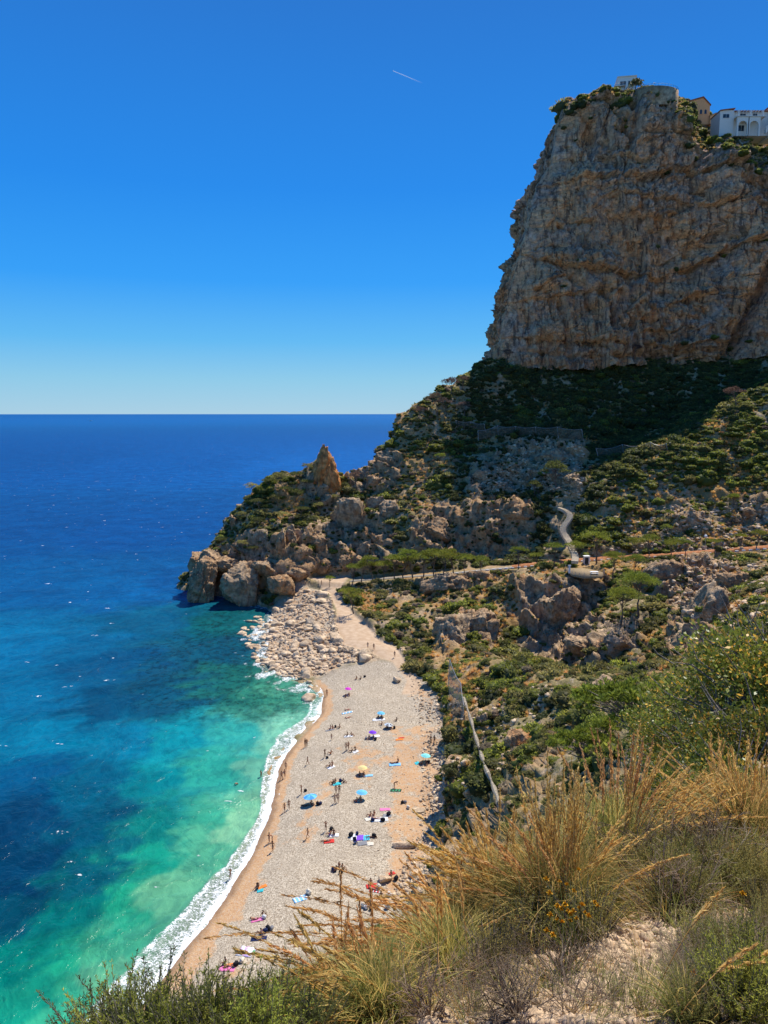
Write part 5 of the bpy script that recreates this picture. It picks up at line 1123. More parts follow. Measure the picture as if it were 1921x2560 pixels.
# the flat-topped yellow green pine shrub on grey branches
def pine_shrub(seed, n=9000):
    r = np.random.RandomState(seed); tufts = 190; a = r.uniform(0, 6.28, tufts); rr_ = np.sqrt(r.rand(tufts)); tc = np.stack([np.cos(a)*rr_, np.sin(a)*rr_*0.7, 0.62 + 0.18*np.sin(a*2+1)*rr_ + r.normal(size=tufts)*0.07 - 0.25*rr_**2], -1)
    w = r.randint(0, tufts, n); d = r.normal(size=(n, 3)); d /= np.linalg.norm(d, axis=1)[:, None]; d[:, 2] = np.abs(d[:, 2])*0.9
    C = tc[w] + d*0.085*r.uniform(0.3, 1.1, (n, 1)); V, F, t = quads(C, d + [0, 0, 0.3], 0.065*r.uniform(0.7, 1.3, n), 0.35, r)
    tw = []
    for i in range(130):
        e = tc[i]; m1 = e*[0.45, 0.45, 0.5] + r.normal(size=3)*0.06; tw.append(tube([[r.normal()*0.05, r.normal()*0.05, -0.05], m1, e*[0.8, 0.8, 0.86] + r.normal(size=3)*0.04, e], [0.016, 0.010, 0.005, 0.002], 4))
    a_ = join(tw); return mesh_np('branches', a_[0], a_[1], M_TWIG, False), mesh_np('foliage', V, F, L_PINE, False, dict(tone=np.clip(t*0.6 + np.repeat((w % 5)*0.09, 4), 0, 1)))
PS = [pine_shrub(601), pine_shrub(602)]
for u, v, s, k, lb in [(1400,1585,2.9,0,'flat topped yellow green pine shrub on bare grey branches, right and higher one'), (1285,1640,2.6,1,'flat topped yellow green pine shrub on bare grey branches, left and lower one')]:
    plant('pine_shrub', gp(u, v), PS[k], ('branches', 'foliage'), s*1.15, 0.4*k, lb, 'shrub')
BR = [brush(701, 30, L_GREY), brush(702, 34, L_GREY), brush(703, 26, L_GREY)]
for i, (u, v, s, lb) in enumerate([(1215,2110,0.30,'grey leafless bush standing on the gravel patch'), (1120,2200,0.26,'small grey leafless bush at the bottom of the gravel patch'), (1455,1970,0.42,'tangled brown dead bush left of the white stone'), (1400,1930,0.55,'grey dead bush behind the tangled brown one'), (1000,2150,0.32,'dark dead bush at the left end of the gravel patch'),
        (930,2200,0.30,'grey dead bush at the bottom edge left of the gravel'), (1490,1910,0.6,'bare twiggy bush below the lentisk thicket'), (1560,1890,0.55,'bare twiggy bush near the right edge'), (1390,1790,0.8,'pale bare twigs in front of the dark shrubs'), (1620,2060,0.24,'grey twiggy bush right of the white stone'), (1060,2030,0.5,'grey dead twigs under the golden fan of stalks')]):
    o = ob('dead_bush', BR[i % 3], None, tuple(gp(u, v)), (0, 0, i*1.2), s*1.15); tag(o, lb, 'bush')
# yellow flowers
FL = []
r = np.random.RandomState(77)
d = r.normal(size=(26, 3)); d /= np.linalg.norm(d, axis=1)[:, None]; d[:, 2] = np.abs(d[:, 2]); Vf, Ff, Tf = quads(d*0.006, d, 0.011, 0.7, r)
M_YEL = flat('yellow_petals', (0.80, 0.42, 0.02), 0.6, 0.2, 0.15, 300)
flower = mesh_np('flower_head', Vf, Ff, M_YEL, False)
fp_ = tag(empty('yellow_flowering_plant', tuple(gp(1235, 2090))), 'plant with clustered orange yellow flower heads before the large green tussock', 'flowering plant')
stem_parts = []
b0 = np.array(fp_.location)
for i, (u, v) in enumerate([(1205,1958),(1212,1964),(1222,1955),(1228,1968),(1232,1975),(1240,1970),(1252,1962),(1258,1956),(1285,1950),(1292,1958),(1205,1988),(1215,1993),(1232,1990),(1190,1978),(1246,1985),(1265,1972),(1272,1980),(1195,2020),(1182,2012),(1210,1905),(1225,1912),(1188,1930),(1240,1925),(1250,1880),(1180,1900)]):
    q = P(u, v, 2.95 if v > 1925 else 3.3); c = ob('flower_head', flower, fp_, tuple(q-b0), (r.uniform(-0.5, 0.5), r.uniform(-0.5, 0.5), 0), r.uniform(0.8, 1.3)*1.15)
    stem_parts.append(tube([[r.normal()*0.04, r.normal()*0.04, -0.02], (q-b0)*0.5 + r.normal(size=3)*0.02, q-b0], [0.002, 0.0016, 0.0012], 3))
a_ = join(stem_parts); ob('stems', mesh_np('stems', a_[0], a_[1], L_GRASS, False, dict(tone=a_[2])), fp_)
for k, (u, v, t, lb) in enumerate([(1605,1932,3.2,'single orange flower above the gravel near the right edge'), (1500,2105,2.55,'single orange flower on the bright bush at the bottom right')]):
    q = P(u, v, t); e = tag(empty('orange_flower', tuple(q)), lb, 'flower'); ob('flower_head', flower, e, None, None, 1.6)
    a_ = tube([[0, 0, -0.22], [0.01, 0, -0.1], [0, 0, 0]], [0.002, 0.002, 0.001], 3); ob('stem', mesh_np('stem', a_[0], a_[1], L_GRASS, False, dict(tone=a_[2])), e)
# stones at the viewer's feet
M_WHITE = flat('white_stone', (0.82, 0.80, 0.76), 0.8, 0.2, 0.1, 30); M_GRAV = flat('gravel_stone', (0.66, 0.47, 0.29), 0.9, 0.1, 0.25, 60)
GS = [mesh_np('stone', *angular(800+i, 2, 8, (0.5, 0.85), 0.05, (1, rng.uniform(0.65, 0.95), rng.uniform(0.45, 0.75)), 2.2), M_GRAV, False) for i in range(6)]
p = gp(1553, 1958); tag(ob('stone', mesh_np('stone', *angular(9, 3, 6, (0.6, 0.9), 0.04, (0.030, 0.022, 0.042), 2.0), M_WHITE), None, (p.x, p.y, p.z+0.035), (0.3, 0.25, 0.4), 1.1), 'smooth white stone standing out on the gravel', 'stone')
K_G = kit('gravel', GS); gpt = []
GRV = [(1020,2120),(1230,2040),(1420,1990),(1540,1930),(1600,1960),(1620,2040),(1480,2100),(1500,2212),(900,2212)]
r = np.random.RandomState(90)
for u, v in rock_uv(4200, GRV, 91):
    h_ = hit(u, v); 
    if h_[2] < 12: gpt.append((*h_[0], 0.006 + 0.022*r.rand()**3))
for u, v in rock_uv(900, [(600,2150),(900,2050),(1500,1900),(1660,1850),(1660,2212),(600,2212)], 92):
    h_ = hit(u, v); 
    if h_[2] < 12: gpt.append((*h_[0], 0.008 + 0.03*r.rand()**3))
gpt = np.array(gpt); n = len(gpt)
stuff('gravel', gpt[:, :3], np.stack([rng.uniform(-0.4, 0.4, n), rng.uniform(-0.4, 0.4, n), rng.uniform(0, 6.3, n)], -1), gpt[:, 3:4]*rng.uniform(0.75, 1.3, (n, 3)), rng.randint(0, 6, n), K_G)
# undergrowth of the bank: grass blades and dead stems between the big plants
UG = [tuft(811, 60, 0.34, 1.1, 0.0035, L_GRASS, 4), tuft(812, 60, 0.30, 1.2, 0.003, L_GOLD, 4), tuft(813, 70, 0.26, 1.3, 0.003, L_GREY, 4), brush(814, 12, L_GREY, 2, 0.006), SO[0][1], SO[1][1]]
K_U = kit('under', UG); up_ = []
def under(poly, n, kinds, smin, smax, seed):
    r = np.random.RandomState(seed)
    for u, v in rock_uv(n, poly, seed):
        h_ = hit(u, v)
        if h_[2] < 14: k = kinds[r.randint(len(kinds))]; up_.append((*h_[0], r.uniform(smin, smax)*(0.6 if k >= 3 else 1), k))
under([(580,2180),(900,2040),(1000,1980),(1200,1930),(1420,1900),(1400,1960),(1200,2020),(1000,2110),(860,2212),(560,2212)], 620, [0, 0, 0, 1, 1, 2, 4], 0.5, 0.95, 93)
under([(1380,1900),(1660,1750),(1660,1960),(1560,1930),(1450,2000)], 300, [0, 1, 1, 2, 4, 4], 0.6, 1.1, 94)
under([(1450,2080),(1660,2000),(1660,2212),(1480,2212)], 120, [0, 4, 2, 5], 0.4, 0.7, 95)
under([(900,2212),(1100,2110),(1400,2060),(1500,2212)], 55, [2, 3, 0, 1, 0], 0.3, 0.55, 96)
under([(560,2240),(640,2190),(720,2230),(560,2300)], 40, [0, 4], 0.4, 0.6, 97)
up_ = np.array(up_); n = len(up_)
stuff('undergrowth', up_[:, :3], np.stack([rng.uniform(-0.3, 0.3, n), rng.uniform(-0.3, 0.3, n), rng.uniform(0, 6.3, n)], -1), up_[:, 3:4]*rng.uniform(0.8, 1.2, (n, 3)), up_[:, 4].astype(int), K_U)

# ------------------------------------------------------------------ built things: helpers
class MB:
    def __init__(s): s.v = []; s.f = []
    def box(s, c, d, rz=0.0, rx=0.0, taper=1.0):
        k = len(s.v); M = Matrix.Rotation(rz, 3, 'Z') @ Matrix.Rotation(rx, 3, 'X')
        for z in (-1, 1):
            for x, y in ((-1, -1), (1, -1), (1, 1), (-1, 1)):
                q = M @ Vector((x*d[0]/2*(taper if z > 0 else 1), y*d[1]/2*(taper if z > 0 else 1), z*d[2]/2)); s.v.append((q.x+c[0], q.y+c[1], q.z+c[2]))
        s.f += [tuple(k+i for i in f) for f in ((0,3,2,1),(4,5,6,7),(0,1,5,4),(1,2,6,5),(2,3,7,6),(3,0,4,7))]; return s
    def tube(s, p, r, k=6):
        V, F, _ = tube(p, r, k); n = len(s.v); s.v += [tuple(q) for q in V]; s.f += [tuple(int(i)+n for i in f) for f in F]
        s.f += [tuple(n+i for i in range(k))[::-1], tuple(len(s.v)-k+i for i in range(k))]; return s
    def prism(s, poly, y0, y1):
        """polygon in x-z pushed from y0 to y1"""
        k = len(s.v); n = len(poly); s.v += [(x, y0, z) for x, z in poly] + [(x, y1, z) for x, z in poly]
        s.f += [tuple(range(k, k+n)), tuple(range(k+2*n-1, k+n-1, -1))] + [(k+i, k+n+i, k+n+(i+1) % n, k+(i+1) % n) for i in range(n)]; return s
    def mesh(s, name, mat, smooth=False):
        me = bpy.data.meshes.new(name); me.from_pydata(s.v, [], s.f)
        if mat: me.materials.append(mat)
        if smooth: me.polygons.foreach_set('use_smooth', [True]*len(me.polygons))
        return me
    def ob(s, name, mat, parent=None, loc=None, rot=None, smooth=False): return ob(name, s.mesh(name, mat, smooth), parent, loc, rot)
M_WALL = flat('white_render', (0.68, 0.65, 0.60), 0.9, 0.1, 0.05, 3); M_ORW = flat('ochre_render', (0.85, 0.42, 0.19), 0.9, 0.1, 0.1, 3); M_STONE = mat_rock('terrace_stone', 1.4, 3)
M_TILE = flat('clay_tiles', (0.42, 0.16, 0.09), 0.85, 0.1, 0.25, 6); M_GLASS = flat('dark_glass', (0.03, 0.04, 0.05), 0.12, 0.6, 0.1, 2); M_METAL = flat('grey_metal', (0.45, 0.45, 0.44), 0.5, 0.4, 0.1, 5, 0.4)
M_WOOD = flat('weathered_wood', (0.36, 0.27, 0.18), 0.85, 0.1, 0.25, 9); M_WHITE2 = flat('white_paint', (0.82, 0.82, 0.80), 0.6, 0.2, 0.06, 5); M_DARK = flat('dark_panel', (0.03, 0.035, 0.045), 0.5, 0.3, 0.1, 5)
M_ROADR = flat('red_asphalt', (0.52, 0.215, 0.09), 0.9, 0.1, 0.2, 1.5); M_ROADG = flat('pale_concrete_road', (0.40, 0.34, 0.26), 0.9, 0.1, 0.15, 1.5); M_CONC = flat('pale_concrete', (0.62, 0.51, 0.36), 0.9, 0.1, 0.15, 2)
def mat_net(name, c, op):
    m = NT(name, 0.8, 0.1); tr = m.n('ShaderNodeBsdfTransparent'); ms = m.n('ShaderNodeMixShader')
    v = m.scale(m.pos(), (1, 1, 1)); e = m.vor(3.2, 'DISTANCE_TO_EDGE', v); f = m.math('ADD', op*0.6, m.math('MULTIPLY', m.rng(e, 0.10, 0.02), 0.9), clamp=True)
    m.done(tuple(c)+(1,)); m.l(f, ms.inputs[0]); m.l(tr.outputs[0], ms.inputs[1]); m.l(m.b.outputs[0], ms.inputs[2]); m.l(ms.outputs[0], m.out.inputs['Surface']); return m.m
M_NET = mat_net('rockfall_netting', (0.14, 0.115, 0.08), 0.55); M_NET2 = mat_net('pale_netting', (0.42, 0.36, 0.27), 0.35)

# road with its kerb blocks
def spline(pts, n):
    pts = [np.array(p, float) for p in pts]; pts = [2*pts[0]-pts[1]] + pts + [2*pts[-1]-pts[-2]]; out = []
    for i in range(1, len(pts)-2):
        for t in np.linspace(0, 1, n, endpoint=False):
            a, b, c, d = pts[i-1:i+3]; out.append(0.5*((2*b) + (c-a)*t + (2*a-5*b+4*c-d)*t*t + (3*b-a-3*c+d)*t**3))
    out.append(pts[-2]); return np.array(out)
RS = spline(ROAD[1:], 8)
tg_ = np.gradient(RS[:, :2], axis=0); tg_ /= np.linalg.norm(tg_, axis=1)[:, None]; nr_ = np.stack([tg_[:, 1], -tg_[:, 0]], -1)      # to the sea side
ms_ = 29
for nm, a, b, mt in (('lower_road', 0, ms_, M_ROADG), ('upper_road', ms_, len(RS)-1, M_ROADR)):
    V = []; F = []
    for i in range(a, b+1):
        for o in ((-3.4, 2.7) if nm == 'upper_road' else (-0.6, 2.3)): V.append((RS[i, 0]+nr_[i, 0]*o, RS[i, 1]+nr_[i, 1]*o, RS[i, 2]+0.10))
        for o in (2.5,): V.append((RS[i, 0]+nr_[i, 0]*o, RS[i, 1]+nr_[i, 1]*o, RS[i, 2]-0.8))
    for i in range(b-a): k = 3*i; F += [(k, k+1, k+4, k+3), (k+1, k+2, k+5, k+4)]
    rd = tag(ob(nm, mesh_np(nm, V, F, mt, False)), kind='structure')
kb = MB().box((0, 0, 0.16), (1.0, 0.3, 0.36)).mesh('kerb_block', M_WHITE2)
L_ = np.concatenate([[0], np.cumsum(np.linalg.norm(np.diff(RS[:, :2], axis=0), axis=1))])
for s in np.arange(L_[16], L_[-1]-1, 2.0):
    x, y, z = (np.interp(s, L_, RS[:, j]) for j in range(3)); i = int(np.interp(s, L_, np.arange(len(L_)))); 
    ob('kerb_block', kb, rd, (x+nr_[i, 0]*2.35, y+nr_[i, 1]*2.35, z+0.08), (0, 0, math.atan2(tg_[i, 1], tg_[i, 0])))

def post_rail(name, uvs, label, cat, h=1.1, mat=M_WOOD, r=0.06, rails=(0.95, 0.5), step=None):
    P_ = [np.array(gp(u, v)) for u, v in uvs]; e = tag(empty(name, tuple(P_[0])), label, cat)
    for p in P_: MB().tube([p-P_[0]-[0, 0, 0.3], p-P_[0]+[0, 0, h]], r, 5).ob('post', mat, e)
    for q in rails:
        for a, b in zip(P_[:-1], P_[1:]): MB().tube([a-P_[0]+[0, 0, q*h], b-P_[0]+[0, 0, q*h]], r*0.7, 4).ob('rail', mat, e)
    return e
# stairs up to the ravine
ST = [(1242,1216),(1243,1204),(1236,1186),(1231,1173.6),(1222,1160),(1216,1148),(1218,1139),(1226,1128),(1231,1119),(1230,1112),(1220,1104),(1207,1099)]
SP_ = [P(u, v, float(np.interp(-v, [-1216, -1160, -1120, -1099], [215, 238, 246, 251]))) for u, v in ST]
sp = spline(SP_, 5); e = tag(empty('stairway', tuple(sp[0])), 'pale concrete stairway climbing from the road into the shaded ravine', 'stairs')
for i in range(len(sp)-1):
    a, b = sp[i], sp[i+1]; d = b-a; L = np.linalg.norm(d[:2])+0.2
    MB().box((0, 0, 0), (2.0, L*0.72, 0.9)).ob('step', M_CONC, e, tuple((a+b)/2 - sp[0] + [0, 0, 0.12]), (0, 0, math.atan2(d[1], d[0])-PI/2))
e2 = tag(empty('handrail', tuple(sp[0])), 'pale timber handrail on the left edge of the stairway', 'handrail')
for i in range(12, len(sp)-10, 3):
    d = sp[i+1]-sp[i]; n_ = np.array([-d[1], d[0], 0]); n_ /= np.linalg.norm(n_)+1e-9; q = sp[i]+n_*1.6-sp[0]
    MB().tube([q, q+[0, 0, 1.2]], 0.07, 4).ob('post', M_WOOD, e2)
    if i > 12:
        for hh in (1.15, 0.65): MB().tube([q0+[0, 0, hh], q+[0, 0, hh]], 0.055, 4).ob('rail', M_WOOD, e2)
    q0 = q
# viewing platform
pc = [np.array(P(u, v, t)) for u, v, t in ((1222, 1222, 214), (1262, 1221, 214), (1304, 1232, 209), (1303, 1248, 204), (1262, 1251, 203), (1236, 1245, 206))]
zt_ = np.mean([p[2] for p in pc]); V = [(p[0], p[1], zt_) for p in pc] + [(p[0], p[1], zt_-0.6) for p in pc]
tag(ob('viewing_terrace', mesh_np('viewing_terrace', V, np.array([(0, 1, 2, 3), (0, 3, 4, 5)] + [(i, i+6, (i+1) % 6+6, (i+1) % 6) for i in range(6)]), flat('terrace_sand', (0.34, 0.25, 0.145), 0.95, 0.1, 0.15, 2), False)), kind='structure')
outcrop('rock_outcrop', P(1266, 1270, 210), (6.6, 4.5, 3.4), 91, (0, 0.1, 0.1), M_TAWNY)
outcrop('rock_outcrop', P(1236, 1262, 211), (4.0, 4, 3.2), 92, (0, 0.2, 0.1), M_ROCK)
tr_ = tag(empty('terrace_railing', (pc[4][0], pc[4][1], zt_)), 'row of thin posts round the front of the sandy viewing platform', 'railing')
rim = spline([pc[0], pc[5], pc[4], pc[3], pc[2]], 3); rim[:, 2] = zt_
for p in rim: MB().tube([p-np.array(tr_.location), p-np.array(tr_.location)+[0, 0, 1.1]], 0.06, 4).ob('post', M_METAL, tr_)
sg = tag(empty('info_sign', (pc[5][0]-0.4, pc[5][1]+1.5, zt_)), 'white narrow information panel on the left corner of the viewing platform', 'sign'); MB().box((0, 0, 1.0), (0.55, 0.12, 2.2)).ob('panel', M_WHITE2, sg); MB().box((0, 0, 2.2), (0.9, 0.16, 0.3)).ob('cap', M_WHITE2, sg)
tp = tag(empty('picnic_table', (pc[2][0]-3.6, pc[2][1]-3.2, zt_)), 'pale picnic table under the pine shade on the viewing platform', 'table'); MB().box((0, 0, 0.74), (2.2, 0.9, 0.08)).ob('tabletop', M_WHITE2, tp)
for s in (-1, 1): MB().box((s*0.8, 0, 0.36), (0.12, 0.7, 0.7)).ob('leg', M_METAL, tp); MB().box((0, s*0.85, 0.42), (2.2, 0.3, 0.06)).ob('seat', M_WHITE2, tp)
kp = np.array(gp(1268, 1219)); ki = tag(empty('portable_cabin', tuple(kp), 0.1), 'white portable cabin with a dark open door beside the road by the big pine', 'cabin')
MB().box((0, 0.5, 1.2), (1.7, 1.4, 2.6)).ob('body', M_WHITE2, ki); MB().box((-0.15, -0.22, 1.15), (1.15, 0.06, 2.1)).ob('door', M_DARK, ki); MB().box((0, 0.5, 2.56), (1.9, 1.6, 0.14)).ob('roof', M_WHITE2, ki)
# lamps and small things by the road
M_GLOBE = flat('milk_glass_globe', (0.85, 0.85, 0.80), 0.3, 0.5, 0.02, 3)
def lamp(u, v, h, label, s=0.45, p=None):
    p = np.array(gp(u, v)) if p is None else p; e = tag(empty('street_lamp', tuple(p)), label, 'street lamp'); MB().tube([[0, 0, -0.3], [0, 0, h]], [0.08, 0.05], 6).ob('pole', M_METAL, e)
    V, F = ICO[2]; ob('globe', mesh_np('globe', V*s, F, M_GLOBE), e, (0, 0, h+s*0.8)); return e
lamp(1523, 1192, 4.6, 'street lamp with a white globe on the upper road before the rock cutting', 0.5); lamp(1546, 1196, 3.6, 'shorter street lamp right of the globe lamp on the upper road', 0.25); lamp(1041, 1238, 4.0, 'street lamp by the small lone pine on the lower road', 0.3)
bd = tag(empty('notice_board', tuple(gp(666, 1249))), 'brown notice board before the boulders at the end of the path fence', 'notice board'); MB().box((0, 0, 1.8), (1.5, 0.1, 1.3)).ob('board', M_WOOD, bd)
for s in (-1, 1): MB().tube([[s*0.65, 0, -0.2], [s*0.65, 0, 2.5]], 0.07, 5).ob('post', M_WOOD, bd)
post_rail('post_fence', [(640,1243),(652,1246),(662,1249),(672,1253),(681,1257),(689,1261)], 'timber post fence between the sandy turning place and the rubble field', 'fence', 1.2)
post_rail('post_fence', [(1003,1085),(1030,1080),(1060,1076),(1095,1076),(1130,1076),(1165,1075),(1195,1078)], 'long timber rail fence along the shaded path across the rock wall', 'fence', 1.1, M_WOOD, 0.07)
post_rail('post_fence', [(855,1085),(875,1092),(895,1102),(915,1110)], 'short timber fence along the sunny path end on the ridge', 'fence', 1.1, M_WOOD, 0.07)

# rockfall nets
def net(name, posts, label, mat=M_NET, pm=M_METAL, pr=0.13, sag=0.14, tmax=None):
    """posts: (u_top, v_top, u_base, v_base); net hung between them"""
    B = []; Tp = []
    for ut, vt, ub, vb in posts:
        h_ = hit(ub, vb); b = np.array(h_[0]); t = project(*b)[2]; B.append(b); Tp.append(P(ut, vt, t-0.5))
    o0 = B[0]; e = tag(empty(name, tuple(o0)), label, 'rockfall net')
    for b, tt in zip(B, Tp): MB().tube([b-o0-[0, 0, 0.3], tt-o0], pr, 6).ob('post', pm, e)
    for i in range(len(B)-1):
        V = []; n = 14; m_ = 6
        for a in np.linspace(0, 1, n):
            for c in np.linspace(0, 1, m_):
                tt = Tp[i]*(1-a)+Tp[i+1]*a; bb = B[i]*(1-a)+B[i+1]*a; hgt = np.linalg.norm(Tp[i]-B[i]); q = bb*(1-c)+tt*c; q = q + np.array([0, -0.4*math.sin(c*PI)*hgt*0.2, -sag*hgt*4*a*(1-a)*c]); V.append(q-o0)
        F = [(i_*m_+j, (i_+1)*m_+j, (i_+1)*m_+j+1, i_*m_+j+1) for i_ in range(n-1) for j in range(m_-1)]; ob('net_panel', mesh_np('net_panel', V, F, mat, True), e)
        MB().tube([V[k*m_+m_-1] for k in range(n)], 0.06, 4).ob('cable', pm, e)
    return e
net('rockfall_net', [(1033,930,1034,954),(1075,919,1077,941),(1114,921,1116,941),(1157,922,1159,943),(1204,922,1207,945),(1257,927,1261,953)], 'rockfall net on pale posts across the shaded slope under the cliff')
net('rockfall_net', [(985,908,988,925),(1017,911,1020,932),(1046,915,1050,935)], 'short rockfall net behind the left end of the long shaded one')
net('rockfall_net', [(1288,968,1293,987),(1345,960,1348,985),(1405,955,1409,975),(1440,958,1443,975)], 'rockfall net crossing the ravine toward the lit spur', sag=0.25)
# the net rolled down the slope above the beach
nb = net('beach_rockfall_net', [(972,1424,968,1487),(996,1476,978,1537),(1003,1524,1000,1560)], 'torn pale rockfall net on leaning posts at the foot of the slope behind the beach', M_NET2, M_METAL, 0.07, 0.1)
RN = [np.array(P(u, v, hit(u, v)[2]*0.94)) for u, v in ((1001,1527),(1015,1567),(1027,1610),(1040,1650),(1052,1690),(1066,1730),(1080,1785))]
RN = [np.array(gp(u, v)) + [0, 0, 2.2] for u, v in ((1001,1530),(1015,1572),(1027,1615),(1040,1655),(1052,1695),(1066,1735),(1080,1785))]
rl = spline(RN, 5); rl = rl + np.cumsum(np.random.RandomState(3).normal(size=rl.shape)*0.03, 0)
mbr = MB(); mbr.tube(rl-RN[0], 0.26 + 0.10*np.sin(np.arange(len(rl))*1.3), 7)
tag(ob('rolled_netting', mbr.mesh('rolled_netting', flat('rolled_net_rope', (0.42, 0.36, 0.27), 0.95, 0.05, 0.3, 3)), None, tuple(RN[0])), 'long pale rolled netting hanging down the slope right of the beach', 'netting')

# ------------------------------------------------------------------ houses on the cliff top
def frame_at(u, v, back=0.0):
    h_ = hit(u, v, False); p = np.array(h_[0]); t = project(*p)[2]; return p, t/FD
def face(p): return math.atan2(-p[0], p[1])          # turn a facade to the viewer's side
# white villa at the summit
def at_t(u, v, t): return P(u, v, t)
t_v = project(*np.array(hit(1370, 222)[0]))[2] + 14; k = t_v/FD; b0 = P(1327, 209, t_v)
vi = tag(empty('villa', tuple(b0), face(b0)*0.6), 'white stepped villa at the very summit of the cliff behind the palm', 'villa')
MB().box((10*k, 5, 8*k-1.5), (20*k, 9, 21*k+3)).ob('lower_floor', M_WALL, vi); MB().box((26*k, 7.5, 28*k), (38*k, 9, 32*k)).ob('upper_floor', M_WALL, vi)
MB().box((27*k, 7.5, 44.6*k), (41*k, 10, 1.4*k)).ob('roof_slab', M_WALL, vi); MB().box((11*k, 4.0, 20.4*k), (24*k, 10, 1.3*k)).ob('terrace_slab', M_WALL, vi)
for x, z, w, h in ((8*k, 10*k, 9*k, 7*k), (19*k, 31*k, 12*k, 8*k), (34*k, 31*k, 8*k, 8*k)):
    f = MB().box((x, 0.47 if z < 15*k else 2.96, z), (w, 0.10, h)).ob('window', M_GLASS, vi); MB().box((x, 0.42 if z < 15*k else 2.9, z), (0.12, 0.08, h)).ob('frame', M_WALL, f)
bl_ = MB(); [bl_.tube([[x*k, -0.9, 21*k], [x*k, -0.9, 25*k]], 0.04, 4) for x in range(0, 22, 3)]; bl_.tube([[0, -0.9, 25*k], [21*k, -0.9, 25*k]], 0.05, 4); bl_.ob('balustrade', M_METAL, vi)
# round stone terrace wall
c0 = P(1419, 209, t_v-13); R0 = 44*k; rt = tag(empty('terrace_wall', tuple(c0)), 'round brown stone terrace wall with a railing on the cliff top', 'terrace wall')
V = []; F = []; N_ = 40
for i in range(N_+1):
    a = PI + PI*1.0*i/N_; zt2 = 13*k - 6*k*i/N_*0.9; x, y = R0*math.cos(a), R0*0.7*math.sin(a)*0.9
    V += [(x, y, -17*k-2), (x, y, zt2), (x*0.96, y*0.94, zt2)]
for i in range(N_): q = 3*i; F += [(q, q+3, q+4, q+1), (q+1, q+4, q+5, q+2)]
V += [(0, 0, 7*k)]; ob('wall', mesh_np('wall', V, F, M_STONE, False), rt)
rl_ = MB()
for i in range(0, N_+1, 2): x, y, z = V[3*i+1]; rl_.tube([[x*0.98, y*0.98, z], [x*0.98, y*0.98, z+1.0]], 0.05, 4)
rl_.tube([[V[3*i+1][0]*0.98, V[3*i+1][1]*0.98, V[3*i+1][2]+1.0] for i in range(N_+1)], 0.06, 4); rl_.ob('railing', M_DARK, rt)
fl = MB(); fl.v = [(V[3*i+2][0], V[3*i+2][1], V[3*i+2][2]-0.4) for i in range(N_+1)]; fl.f = [tuple(range(N_+1))]; fl.ob('floor', M_STONE, rt)
lamp(0, 0, 17*k, 'thin street lamp standing above the round terrace wall on the cliff top', 0.3, P(1412.7, 197, t_v-6) + [0, 0, -0.4])
pt_ = palm(5, 4.6, 46, 3.2); q = P(1373, 203, t_v-12); tree('palm_tree', q, pt_, 0.4, 1.25, 'palm with a full crown between the white villa and the round terrace', 'palm')
q = P(1313, 208, t_v-12); tree('palm_tree', q, palm(6, 1.6, 26, 2.2), 0.4, 0.9, 'small palm left of the summit villa', 'palm')
for i, (u, v, s, kk, lb) in enumerate([(1228,238,3.0,'dark','dark bush hanging over the left shoulder of the cliff, lowest'), (1240,228,3.4,'dark','dark bush on the left shoulder of the cliff, second'), (1258,222,3.6,'dark','dark bush on the left shoulder of the cliff, third'), (1276,218,3.2,'dark','dark bush near the summit left of the small palm'),
        (1350,202,3.0,'dark','dark bush below the summit villa left of the palm'), (1357,196,2.6,'dark','dark bush pressed against the palm trunk'), (1338,222,3.4,'dark','dark bush in the notch under the summit villa'), (1325,228,2.8,'dark','lower dark bush in the notch under the summit villa'), (1478,238,2.8,'dark','dark tree left of the ochre house'), (1486,236,2.4,'green','green bush at the corner of the ochre house')]):
    h_ = hit(u, v, False); t = (project(*np.array(h_[0]))[2]-0.5) if h_ else t_v-6
    tag(ob('shrub', SHR[kk][i % 2], None, tuple(P(u, v+6, t)), (0, 0, i), s), lb, 'shrub')
# ochre house
t_o = project(*np.array(hit(1500, 255, False)[0]))[2]; k = t_o/FD; b0 = P(1489, 256, t_o+1); oh = tag(empty('ochre_house', tuple(b0)), 'ochre gabled house with three arched windows on the cliff top', 'house')
MB().prism([(0, -12*k), (44*k, -12*k), (44*k, 27*k), (28*k, 42*k), (0, 35*k)], 0, 9).ob('wall', M_ORW, oh)
rf = MB().prism([(-1.5*k, 34.5*k), (28*k, 42.2*k), (45.5*k, 26*k), (45.5*k, 28*k), (28.3*k, 44.6*k), (-1.5*k, 36.6*k)], -0.5, 9.5).ob('roof', M_TILE, oh); MB().box((-4*k, 3, 33*k), (4*k, 1.0, 16*k)).ob('chimney', M_ORW, oh); MB().box((0, 3, 26*k), (8*k, 1.2, 30*k)).ob('chimney_base', M_ORW, oh)
for x in (15, 25, 35):
    pl_ = [(x*k-2.4*k, 9*k), (x*k+2.4*k, 9*k)] + [(x*k+2.4*k*math.cos(a), 16*k+2.4*k*math.sin(a)) for a in np.linspace(0, PI, 8)]
    w = MB().prism(pl_, -0.03, 0.25).ob('window', M_GLASS, oh); MB().box((x*k, -0.08, 8.6*k), (5.6*k, 0.2, 0.8*k)).ob('sill', M_ORW, w)
b1 = P(1534, 259, t_o); an = tag(empty('garden_store', tuple(b1)), 'small ochre garden store right of the gabled house', 'outbuilding'); MB().prism([(0, -8*k), (13*k, -8*k), (13*k, 14*k), (0, 8*k)], 0, 3).ob('wall', M_ORW, an); MB().prism([(-0.5*k, 8.1*k), (13.5*k, 14.2*k), (13.5*k, 15.4*k), (-0.5*k, 9.4*k)], -0.2, 3.2).ob('roof', M_STONE, an)
